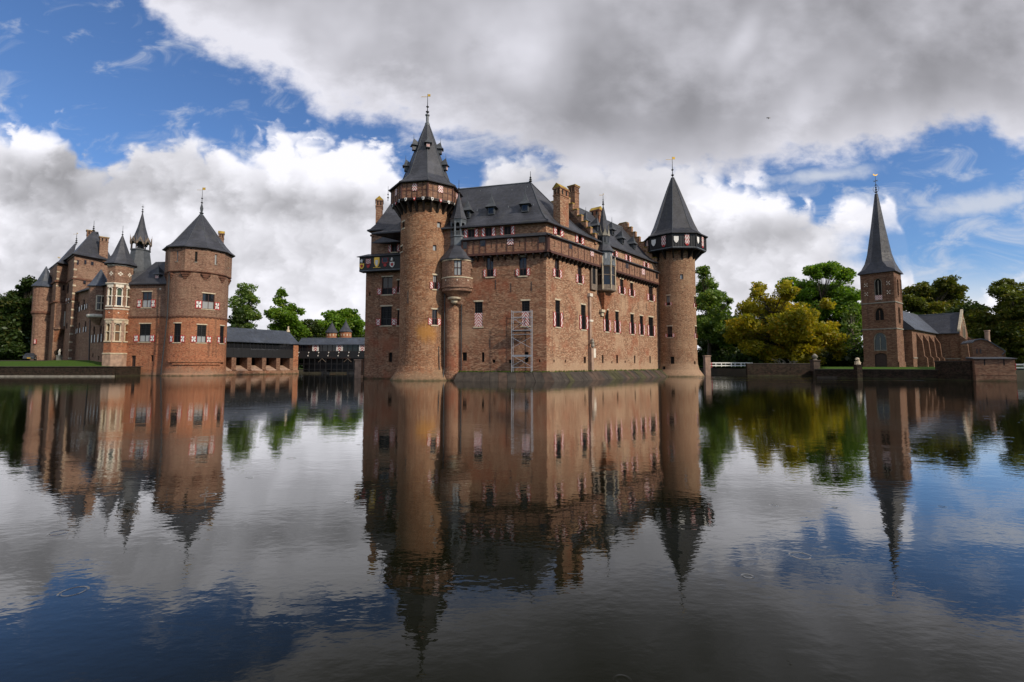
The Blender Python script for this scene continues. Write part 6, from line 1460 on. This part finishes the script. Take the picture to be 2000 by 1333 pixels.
# spire: square at the eaves, octagonal above
zt0 = zst[3]; zt1 = atY(1712.5, 379, CC.y).z; pts = []; rows = [(1.0, 0, 1.16), (.96, .02, 1.16), (.80, .06, 1.02), (.62, .14, .80), (.52, .25, .65), (.30, .6, .37), (.085, 1.0, .085)]
mb = MB(); h2 = CA/2+.34
for sq, f, oc in rows:
    z = zt0-.02+(zt1-zt0)*f
    for i in range(8):
        a = math.pi/8+i*math.pi/4
        ro = h2*oc; x, y = ro*math.cos(a), ro*math.sin(a)
        m_ = max(abs(x), abs(y)); k = sq*h2/m_ if f <= .06 else 0
        if f < .03: x, y = (x*k, y*k); x = math.copysign(sq*h2, x) ; y = math.copysign(sq*h2, y)
        elif f < .1: x, y = (x*.55+math.copysign(sq*h2, x)*.45, y*.55+math.copysign(sq*h2, y)*.45)
        p = CC+CR*x+CN*y; pts.append((p.x, p.y, z))
m = len(rows); mb.add(pts, [(j*8+i, j*8+(i+1) % 8, (j+1)*8+(i+1) % 8, (j+1)*8+i) for j in range(m-1) for i in range(8)]+[tuple(range((m-1)*8, m*8)), tuple(range(7, -1, -1))])
obj('spire', mb, 'slate', church)
f = finial(church, CC, zt1-.1, 3.4, .14, balls=4, cross=True)
obj('weathercock', MB().slab([Vector((CC.x+a, CC.y, zt1+3.3+b)) for a, b in ((-.45, .15), (-.15, 0), (.2, 0), (.5, .3), (.3, .28), (.12, .2), (-.1, .18), (-.3, .38))], (0, 1, 0), .04), 'gold', f)
gk = MB()
for i in range(6):
    a = i*math.pi/3
    for t in range(4):
        r0, r1 = (.1, .42, .5, .3)[t], (.42, .5, .3, .08)[t]; gk.tube((CC.x+r0*math.cos(a), CC.y+r0*math.sin(a), zt1+.2+t*.38), (CC.x+r1*math.cos(a), CC.y+r1*math.sin(a), zt1+.58+t*.38), .018, .018, 4)
obj('iron_crown', gk, 'iron', f)
# nave and transept
NW = 3.5; zne = 8.35; znr = 12.4
X2 = lambda t, w: CC+CD*t+CR*w
n0, n1 = X2(CA/2, NW), X2(31, NW); NF = Wall(n0, n1); NF.n = NF.n if NF.n.x*CR.x+NF.n.y*CR.y > 0 else -NF.n
obj('nave_wall', MB().quad((n0.x, n0.y, 0), (n1.x, n1.y, 0), (n1.x, n1.y, zne), (n0.x, n0.y, zne)), 'brick_church', church)
na, nb = X2(CA/2+.02, -NW), X2(CA/2+.02, NW); nt = X2(CA/2+.02, 0)
obj('nave_wall', MB().add([(na.x, na.y, 0), (nb.x, nb.y, 0), (nb.x, nb.y, zne), (nt.x, nt.y, znr), (na.x, na.y, zne)], [(0, 1, 2, 3, 4)]), 'brick_church', church)
ra, rb2 = X2(CA/2-.2, 0), X2(31, 0); ea, eb = X2(CA/2-.2, NW+.45), X2(31, NW+.45); fa, fbq = X2(CA/2-.2, -NW-.45), X2(31, -NW-.45); zed = zne-.15
obj('nave_roof', gable_roof(ea, eb, ra, rb2, fa, fbq, zed, znr, .12, ((0, 0), (1, 1))), 'slate_blue', church); obj('ridge_cap', MB().tube((ra.x, ra.y, znr), (rb2.x, rb2.y, znr), .09, .09, 6), 'lead', church)
for t in (3.2, 8.2, 13.2, 18.2):
    u = t; b_ = MB().hexa([NF.pt(u, zl_, 1.1), NF.pt(u+.6, zl_, 1.1), NF.pt(u+.6, zne-2.2, .75), NF.pt(u, zne-2.2, .75), NF.pt(u, zl_, 0), NF.pt(u+.6, zl_, 0), NF.pt(u+.6, zne-.7, 0), NF.pt(u, zne-.7, 0)]); b_.hexa([NF.pt(u, zl_, 1.35), NF.pt(u+.6, zl_, 1.35), NF.pt(u+.6, zl_+1.6, 1.3), NF.pt(u, zl_+1.6, 1.3), NF.pt(u, zl_, 1.0), NF.pt(u+.6, zl_, 1.0), NF.pt(u+.6, zl_+1.9, 1.0), NF.pt(u, zl_+1.9, 1.0)]); obj('buttress', b_, 'brick_church', church)
    g = MB(); gothic(g, NF, u+2.1, u+3.2, zl_+2.6, zne-1.0, 0, .05, .08, 5); w = obj('window', g, 'brick_church', church); obj('pane', MB().fb(NF, u+2.2, u+3.1, zl_+2.6, zne-1.7, 0, .03), 'glass', w)
T0, T1, TQ = 22.4, 31.4, 7.0
TA = Wall(X2(T0, 0), X2(T0, TQ)); TB = Wall(X2(T0, TQ), X2(T1, TQ))
TA.n = TA.n if TA.n.x*CN.x+TA.n.y*CN.y > 0 else -TA.n; TB.n = TB.n if TB.n.x*CR.x+TB.n.y*CR.y > 0 else -TB.n
obj('transept_wall', MB().quad(TA.pt(0, 0), TA.pt(TA.L, 0), TA.pt(TA.L, zne), TA.pt(0, zne)), 'brick_church', church)
tm = (T1-T0)/2
tg = MB().add([TB.pt(0, 0), TB.pt(TB.L, 0), TB.pt(TB.L, zne), TB.pt(TB.L/2, znr+.35), TB.pt(0, zne+.35)], [(0, 1, 2, 3, 4)]); obj('transept_gable', tg, 'brick_church', church)
obj('gable_coping', MB().hexa([TB.pt(-.2, zne+.1, .1), TB.pt(-.2, zne+.5, .1), TB.pt(TB.L/2, znr+.7, .1), TB.pt(TB.L/2, znr+.25, .1), TB.pt(-.2, zne+.1, -.3), TB.pt(-.2, zne+.5, -.3), TB.pt(TB.L/2, znr+.7, -.3), TB.pt(TB.L/2, znr+.25, -.3)]), 'stone', church)
e0, e1 = X2(T0-.4, -1), X2(T0-.4, TQ-.05); r0, r1_ = X2(T0+tm, -1), X2(T0+tm, TQ-.05); q0, q1 = X2(T1+.4, -1), X2(T1+.4, TQ-.05)
obj('transept_roof', gable_roof(e0, e1, r0, r1_, q0, q1, zed, znr, .12, ((0, 0), (1, 1))), 'slate', church)
obj('ridge_cap', MB().tube((r0.x, r0.y, znr+.02), (r1_.x, r1_.y, znr+.02), .09, .09, 6), 'lead', church)
g = MB(); gothic(g, TB, tm-1.4, tm+1.4, zl_+2.2, znr-1.0, 0, .1, .16, 6); g.fb(TB, tm-.06, tm+.06, zl_+2.2, znr-2.4, 0, .08); w = obj('window', g, 'stone', church); obj('pane', MB().fb(TB, tm-1.25, tm+1.25, zl_+2.2, znr-3.2, 0, .03), 'glass', w)
for fr, h in ((TA, zl_+1.6), (NF, zl_+1.6)): obj('string_course', MB().fb(fr, 0, fr.L, h-.08, h+.08, 0, .1), 'stone_grey', church)
for u in (-.35, TB.L-.3): obj('buttress', MB().hexa([TB.pt(u, zl_, 1.3), TB.pt(u+.65, zl_, 1.3), TB.pt(u+.65, zne-1.6, 1.0), TB.pt(u, zne-1.6, 1.0), TB.pt(u, zl_, 0), TB.pt(u+.65, zl_, 0), TB.pt(u+.65, zne-.6, 0), TB.pt(u, zne-.6, 0)]), 'brick_church', church)
obj('sacristy', MB().fb(TB, TB.L*.55, TB.L*.55+3.2, zl_-.2, zne-1.2, 0, 2.4), 'brick_church', church)
# boathouse and cottage at the right edge
bh = thing('boathouse', 'low brick boathouse wall rising from the water with a sloping slate cap', 'boathouse', (58, 62, 0)); 
W1 = Wall((57.05, 60.1), (60.6, 58.7)); W1.n = W1.n if W1.n.y < 0 else -W1.n
zb1_ = atY(1937, 700.5, 59.5).z; bq = MB().fb(W1, 0, W1.L, -.5, .75, -3, .12); bq.fb(W1, 0, W1.L, .75, zb1_, -3, 0); obj('wall', bq, 'brick_church', bh)
obj('roof', MB().hexa([W1.pt(-.15, zb1_+.003, .2), W1.pt(W1.L+.15, zb1_+.003, .2), W1.pt(W1.L-.3, zb1_+.2, -1.8), W1.pt(-.15, zb1_+.2, -1.8), W1.pt(-.15, zb1_-.08, .2), W1.pt(W1.L+.15, zb1_-.08, .2), W1.pt(W1.L-.3, zb1_-.08, -1.8), W1.pt(-.15, zb1_-.08, -1.8)]), 'slate_dark', bh)
for s in (.25, .73): obj('slot', MB().fb(W1, W1.L*s-.06, W1.L*s+.06, zb1_-.85, zb1_-.05, -.02, .012), 'void', bh)
obj('string_course', MB().fb(W1, -.02, W1.L+.02, .72, .86, 0, .14), 'brick_church', bh)
ct = thing('cottage', 'small brick cottage with curved slate roof and tall round chimney', 'house', (64, 68, 1.6))
q0 = atY(1900, 690, 66).xy; q1 = atY(1957, 690, 64.5).xy; WQ = Wall(q0, q1); WQ.n = WQ.n if WQ.n.y < 0 else -WQ.n; zc2 = lambda y: WQ.hit(1925, y)[1]
cur = [(0, zc2(697)), (0, zc2(670)), (.3, zc2(665)), (.9, zc2(663)), (1.5, zc2(666)), (2.4, zc2(677)), (3.2, zc2(688)), (WQ.L, zc2(694)), (WQ.L, zc2(697))]
cg = MB(); 
for (a, b), (c, d) in zip(cur[1:-1], cur[2:-1]): cg.quad(WQ.pt(a, 1.0), WQ.pt(c, 1.0), WQ.pt(c, d), WQ.pt(a, b))
obj('gable_wall', cg, 'brick_church', ct)
rf = MB()
for (a, b), (c, d) in zip(cur[1:-1], cur[2:-1]): rf.hexa([WQ.pt(a, b, .15), WQ.pt(c, d, .15), WQ.pt(c, d+.12, .15), WQ.pt(a, b+.12, .15), WQ.pt(a, b, -6), WQ.pt(c, d, -6), WQ.pt(c, d+.12, -6), WQ.pt(a, b+.12, -6)])
obj('roof', rf, 'slate_blue', ct); p = WQ.pt(WQ.hit(1934.5, 690)[0], 0, -.9)
obj('chimney', MB().box((p.x, p.y, zc2(683)), (.42, .42, zc2(676)-zc2(683)), .4).lathe((p.x, p.y), [(.34, zc2(676)), (.32, zc2(668)), (.36, zc2(667)), (.27, zc2(665)), (.27, zc2(648)), (.33, zc2(647)), (.33, zc2(645))], 12), 'stone_pink', ct)
for x in (1908, 1915): o = spec(WQ, x-1.6, x+1.6, 682, 691); w = obj('window', MB().fb(WQ, o[0], o[1], o[2], o[3], 0, .05), 'frame_dark', ct); obj('pane', MB().fb(WQ, o[0]+.04, o[1]-.04, o[2]+.05, o[3]-.05, .03, .06), 'glass', w)
# white and red barrier at the far right
b0 = atY(1971, 715, 64).xy; b1 = atY(2012, 715, 63).xy; WZ = Wall(b0, b1); WZ.n = WZ.n if WZ.n.y < 0 else -WZ.n; zz_ = lambda y: WZ.hit(1985, y)[1]
bz = thing('bridge_railing', 'white timber bridge railing with one red post at the right edge', 'railing', (b0.x+1, b0.y, 1.0))
for y in (712.5, 718.5): obj('rail', MB().fb(WZ, 0, WZ.L, zz_(y)-.09, zz_(y)+.09, -.05, .05), 'white_paint', bz)
for i, s in enumerate((.28, .75)): obj('post', MB().fb(WZ, WZ.L*s-.08, WZ.L*s+.08, zz_(726), zz_(710), -.08, .08), 'red_paint' if i == 0 else 'white_paint', bz)
obj('deck', MB().fb(WZ, -.2, WZ.L+2, zz_(724), zz_(720.5), -3, .05), 'timber_black', bz)
# bird
bp_ = atY(1501, 231, 70); bd = MB()
bd.lathe((bp_.x, bp_.y), [(.02, bp_.z-.14), (.07, bp_.z-.05), (.06, bp_.z+.06), (.01, bp_.z+.14)], 6)
for s in (-1, 1): bd.add([(bp_.x, bp_.y, bp_.z+.06), (bp_.x+s*.2, bp_.y+.03, bp_.z+.13), (bp_.x+s*.36, bp_.y+.02, bp_.z), (bp_.x, bp_.y, bp_.z-.06)], [(0, 1, 2, 3)])
tag(obj('bird', bd, 'black_paint'), 'tiny dark bird flying in front of the grey cloud', 'bird')
# ================================================================== trees
def crown_mesh(name, clumps, leaf, per, mat_, rng):
    """leaf quads scattered round clump centres; clumps: (x, y, z, r)"""
    C = []; 
    for (x, y, z, r) in clumps:
        k = int(per*(r**2)*1.35); d = rng.normal(size=(k, 3)); d /= np.linalg.norm(d, axis=1)[:, None]
        q = d*(r*np.cbrt(rng.uniform(.12, 1, k)))[:, None]*np.array([1.15, 1.15, .72]); C.append(np.array([x, y, z])+q)
    P = np.concatenate(C); k = len(P)
    nrm = rng.normal(size=(k, 3)); nrm[:, 2] = np.abs(nrm[:, 2])+.35; nrm /= np.linalg.norm(nrm, axis=1)[:, None]
    t = np.cross(nrm, rng.normal(size=(k, 3))); t /= np.linalg.norm(t, axis=1)[:, None]; b = np.cross(nrm, t)
    s = leaf*rng.choice([.5, .75, 1.0, 1.5], k)[:, None]*rng.uniform(.8, 1.2, k)[:, None]
    V = np.stack([P-t*s, P-b*s*.55, P+t*s, P+b*s*.55], 1).reshape(-1, 3)
    me = bpy.data.meshes.new(name); me.vertices.add(4*k); me.vertices.foreach_set('co', V.ravel()); me.loops.add(4*k); me.loops.foreach_set('vertex_index', np.arange(4*k, dtype=np.int32))
    me.polygons.add(k); me.polygons.foreach_set('loop_start', np.arange(0, 4*k, 4, dtype=np.int32)); me.update(calc_edges=True)
    col = np.ones((k, 4)); cl = np.repeat(rng.uniform(0, 1, len(clumps)), [len(c) for c in C]); col[:, 0] = np.clip(.6*cl+.4*rng.uniform(0, 1, k), 0, 1); col[:, 1] = np.clip(.5*cl[::-1]+.6*rng.uniform(0, 1, k), 0, 1)
    at = me.attributes.new('tint', 'FLOAT_COLOR', 'FACE'); at.data.foreach_set('color', col.astype(np.float32).ravel())
    me.materials.append(M[mat_]); return me
def tree(name, label, px_, ybase, ytop, D, wpx, mat_, seed, shape='round', leaf=.3, dens=60, nclump=70, crown_from=.25, group=None, bark='bark', gaps=1.0, zb=None, lumps=None):
    rng = np.random.default_rng(seed); base = atY(px_, ybase, D); zb = base.z if zb is None else zb; H = atY(px_, ytop, D).z-zb; Wd = wpx/F*D/2
    t = thing(name, label, 'tree', (base.x, base.y, zb), group)
    cz0 = H*crown_from; ch = H-cz0; cl = []
    for lx, ly, lr in lumps or ():
        c0 = atY(lx, ly, D); rl = lr/F*D*1.0; dy0 = rng.uniform(-.4, .4)*Wd
        for i in range(int(20+rl*9)):
            d = rng.normal(size=3); d /= np.linalg.norm(d); q = d*rl*rng.uniform(.2, 1.0); r = rl*rng.choice([.2, .3, .4, .5])*rng.uniform(.85, 1.15)
            cl.append((c0.x-base.x+q[0], dy0+q[1], c0.z-zb+q[2]*.85, max(.3, r)))
    for i in range(0 if lumps else nclump):
        f = rng.uniform(.0, 1)**.85
        if shape == 'round': w = math.sqrt(max(0, 1-((f-.38)/.66)**2))
        elif shape == 'tall': w = (.5+.5*math.sin(f*math.pi*.85+.25))*(1-f**5*.55)
        elif shape == 'spread': w = math.sqrt(max(.02, 1-f**1.6))*(.8+.2*math.sin(f*9))
        else: w = 1-f*.85
        a = rng.uniform(0, 2*math.pi); rr = math.sqrt(rng.uniform(.05, 1)); r = (.17+.16*rng.uniform())*min(Wd*1.3, ch)*.8*gaps*(1-.25*f)
        x = math.cos(a)*rr*(w*Wd-r*.6); y = math.sin(a)*rr*(w*Wd-r*.6); z = cz0+f*ch-(r*.6 if f > .5 else -r*.4)
        cl.append((x, y, z, max(.5, r)))
        if rng.uniform() < .45:                                # stray sprays that break the outline
            k = rng.uniform(1.0, 1.22); cl.append((x*k, y*k, cz0+(z-cz0)*rng.uniform(.95, 1.1)+rng.uniform(-.3, .5), max(.35, r*rng.uniform(.3, .55))))
    me = crown_mesh('crown', cl, leaf, dens, mat_, rng)
    o = bpy.data.objects.new('crown', me); COL.objects.link(o); o.parent = t
    mb = MB(); r0 = max(.22, H*.022); top = Vector((rng.normal()*.3, rng.normal()*.3, H*.86))
    segs = [Vector((0, 0, -.2)), Vector((rng.normal()*.1, rng.normal()*.1, H*.22)), Vector((rng.normal()*.25, rng.normal()*.25, H*.5)), top]
    for k, (a, b) in enumerate(zip(segs, segs[1:])): mb.tube(a, b, r0*(1-.3*k), r0*(.7-.3*k)+.02, 8, cap=False)
    for c in cl[::(5 if lumps else 2)]:
        e = Vector(c[:3]); f = min(.95, max(.25, (e.z/H)*.75)); k = 1 if f < .5 else 2
        s = segs[1].lerp(segs[2], min(1, max(0, (f-.22)/.28))) if f < .5 else segs[2].lerp(segs[3], (f-.5)/.5)
        m_ = s.lerp(e, .5)+Vector((0, 0, -.05*H*rng.uniform())); mb.tube(s, m_, r0*(.2 if lumps else .3), r0*.12, 5, cap=False); mb.tube(m_, e, r0*.12, .02, 5, cap=False)
    me2 = bpy.data.meshes.new('trunk'); me2.from_pydata(mb.v, [], mb.f); me2.materials.append(M[bark]); o2q = bpy.data.objects.new('trunk', me2); COL.objects.link(o2q); o2q.parent = t
    return t
TREES = [
 ('tall_tree', 'tall airy pale green tree rising right behind the round court tower', 482, 700, 553, 150, 70, 'leaf_pale', 1, 'tall', dict(lumps=[(480,570,17),(495,586,13),(466,591,15),(482,610,20),(500,620,11),(470,635,16),(490,645,15),(478,665,18)], leaf=.32, dens=34, nclump=85, crown_from=.15, gaps=.85)),
 ('tall_tree', 'tall loose green tree behind the middle of the covered walkway', 553, 700, 563, 150, 100, 'leaf_green', 2, 'tall', dict(lumps=[(556,574,10),(550,590,13),(568,602,13),(545,615,16),(565,620,19),(584,607,8),(540,640,20),(575,640,20),(555,655,24),(590,650,14)], leaf=.32, dens=46, nclump=120, crown_from=.08, gaps=.8)),
 ('broad_tree', 'low green tree behind the junction of walkway and covered bridge', 600, 700, 622, 155, 80, 'leaf_dark', 3, 'round', dict(leaf=.36, dens=40)),
 ('broad_tree', 'broad dark green tree behind the twin gate turrets', 665, 700, 599, 165, 120, 'leaf_green', 4, 'round', dict(lumps=[(665,614,16),(650,625,18),(685,620,17),(700,635,17),(640,645,20),(670,645,28),(695,655,20),(630,655,14)], leaf=.4, dens=44, nclump=80)),
 ('low_tree', 'small dark tree tucked against the round court tower', 460, 700, 602, 140, 60, 'leaf_dark', 5, 'round', dict(leaf=.34, dens=50)),
 ('woodland_tree', 'dark leafy tree above the parked car at the far left', 40, 700, 545, 118, 120, 'leaf_dark', 6, 'round', dict(lumps=[(55,560,17),(72,553,12),(40,580,20),(20,600,22),(60,600,30),(5,630,32),(40,640,40),(82,585,18),(60,680,35),(10,690,40),(90,640,25)], leaf=.36, dens=50, nclump=90, crown_from=.08)),
 ('woodland_tree', 'dark leafy tree at the left picture edge', -40, 700, 570, 122, 150, 'leaf_dark', 7, 'round', dict(leaf=.36, dens=50, nclump=90, crown_from=.05)),
 ('tall_tree', 'tall light green tree close behind the right castle tower', 1385, 712, 512, 112, 110, 'leaf_pale', 8, 'tall', dict(lumps=[(1370,533,16),(1384,556,21),(1399,578,21),(1416,600,14),(1375,590,28),(1395,620,24),(1421,588,9),(1370,640,26),(1400,655,24),(1425,630,12)], leaf=.29, dens=48, nclump=150, crown_from=.16, gaps=.75)),
 ('golden_tree', 'spreading tree turning golden yellow, in front of the green trees', 1516, 712, 541, 101, 215, 'leaf_gold', 31, 'round', dict(lumps=[(1498,558,15),(1485,575,16),(1512,575,20),(1470,605,26),(1440,640,24),(1530,598,28),(1562,612,26),(1590,600,13),(1520,640,40),(1478,655,36),(1572,650,32),(1606,640,12),(1600,672,22),(1550,688,30),(1450,680,22),(1612,692,12),(1500,690,28)], leaf=.25, dens=62, nclump=260, crown_from=.1, gaps=.5)),
 ('broad_tree', 'tall bright green tree between the golden tree and the church tower', 1612, 712, 517, 116, 175, 'leaf_green', 10, 'round', dict(lumps=[(1556,548,16),(1575,536,18),(1600,532,18),(1624,524,17),(1640,540,20),(1655,565,25),(1600,570,34),(1640,600,38),(1668,635,26),(1590,610,34),(1630,650,38),(1660,690,26),(1600,680,30)], leaf=.28, dens=62, nclump=190, crown_from=.06, gaps=.72)),
 ('young_tree', 'small yellow green tree close to the left side of the church tower', 1668, 712, 590, 104, 50, 'leaf_pale', 11, 'tall', dict(leaf=.26, dens=60, nclump=60, crown_from=.1, bark='bark_pale')),
 ('broad_tree', 'olive green tree rising behind the church nave roof', 1822, 705, 543, 128, 160, 'leaf_olive', 12, 'round', dict(lumps=[(1832,558,18),(1800,572,25),(1772,592,22),(1862,570,25),(1892,606,17),(1840,600,38),(1800,620,30),(1880,635,24),(1850,640,30),(1905,640,12)], leaf=.31, dens=56, nclump=190, crown_from=.05, gaps=.75)),
 ('broad_tree', 'large olive brown tree at the right edge behind the boathouse', 1985, 705, 536, 104, 215, 'leaf_olive', 13, 'round', dict(lumps=[(1992,556,20),(1962,570,19),(1935,585,12),(1975,600,34),(1935,620,22),(2010,620,40),(1918,650,22),(1960,650,35),(1940,690,30),(1990,690,40),(2040,600,50)], leaf=.29, dens=56, nclump=200, crown_from=.04, gaps=.75)),
 ('woodland_tree', 'dark green tree in the gap between the transept and the cottage', 1900, 705, 590, 118, 110, 'leaf_dark', 14, 'round', dict(leaf=.34, dens=50, nclump=90, crown_from=.08)),
 ('woodland_tree', 'dark green tree behind the white footbridge', 1420, 712, 610, 122, 110, 'leaf_dark', 15, 'round', dict(leaf=.34, dens=50, nclump=90, crown_from=.06)),
 ('woodland_tree', 'dark green tree in the shade behind the golden tree', 1520, 712, 600, 130, 150, 'leaf_dark', 16, 'round', dict(leaf=.36, dens=44, nclump=90, crown_from=.05)),
]
for nm, lab, px_, yb, yt, D, wpx, mt, sd_, shp, kw in TREES: tree(nm, lab, px_, yb, yt, D, wpx, mt, sd_, shp, zb=(1.5 if px_ > 1300 else .9 if px_ > 200 else 2.6), **kw)
# dense wood closing the park behind
def wood(name, label, x0, x1, y0, y1, h0, h1, n, seed, mat_):
    rng = np.random.default_rng(seed); cl = []
    for i in range(n):
        x = rng.uniform(x0, x1); y = rng.uniform(y0, y1); z = rng.uniform(.6, rng.uniform(h0, h1)); cl.append((x, y, z, rng.uniform(1.2, 2.6)))
    me = crown_mesh(name, cl, .45, 34, mat_, rng); o = bpy.data.objects.new(name, me); COL.objects.link(o); o['kind'] = 'stuff'; o['label'] = label; o['category'] = 'wood'
wood('woodland', 'dark wood closing the park behind bridge and footbridge', -75, -25, 158, 172, 4, 13, 190, 21, 'leaf_dark')
wood('woodland', 'dark wood behind the trees right of the castle', 35, 100, 134, 146, 4, 12, 240, 22, 'leaf_dark')
wood('woodland', 'dark wood behind the church and boathouse', 98, 170, 118, 136, 6, 15, 300, 23, 'leaf_dark')
wood('woodland', 'dark wood at the far left behind the drive', -200, -112, 124, 142, 6, 17, 320, 24, 'leaf_dark')
wood('hedge', 'dark low hedge behind the quay wall right of the footbridge', 46, 76, 100, 104, 1.8, 4.5, 130, 25, 'leaf_dark')
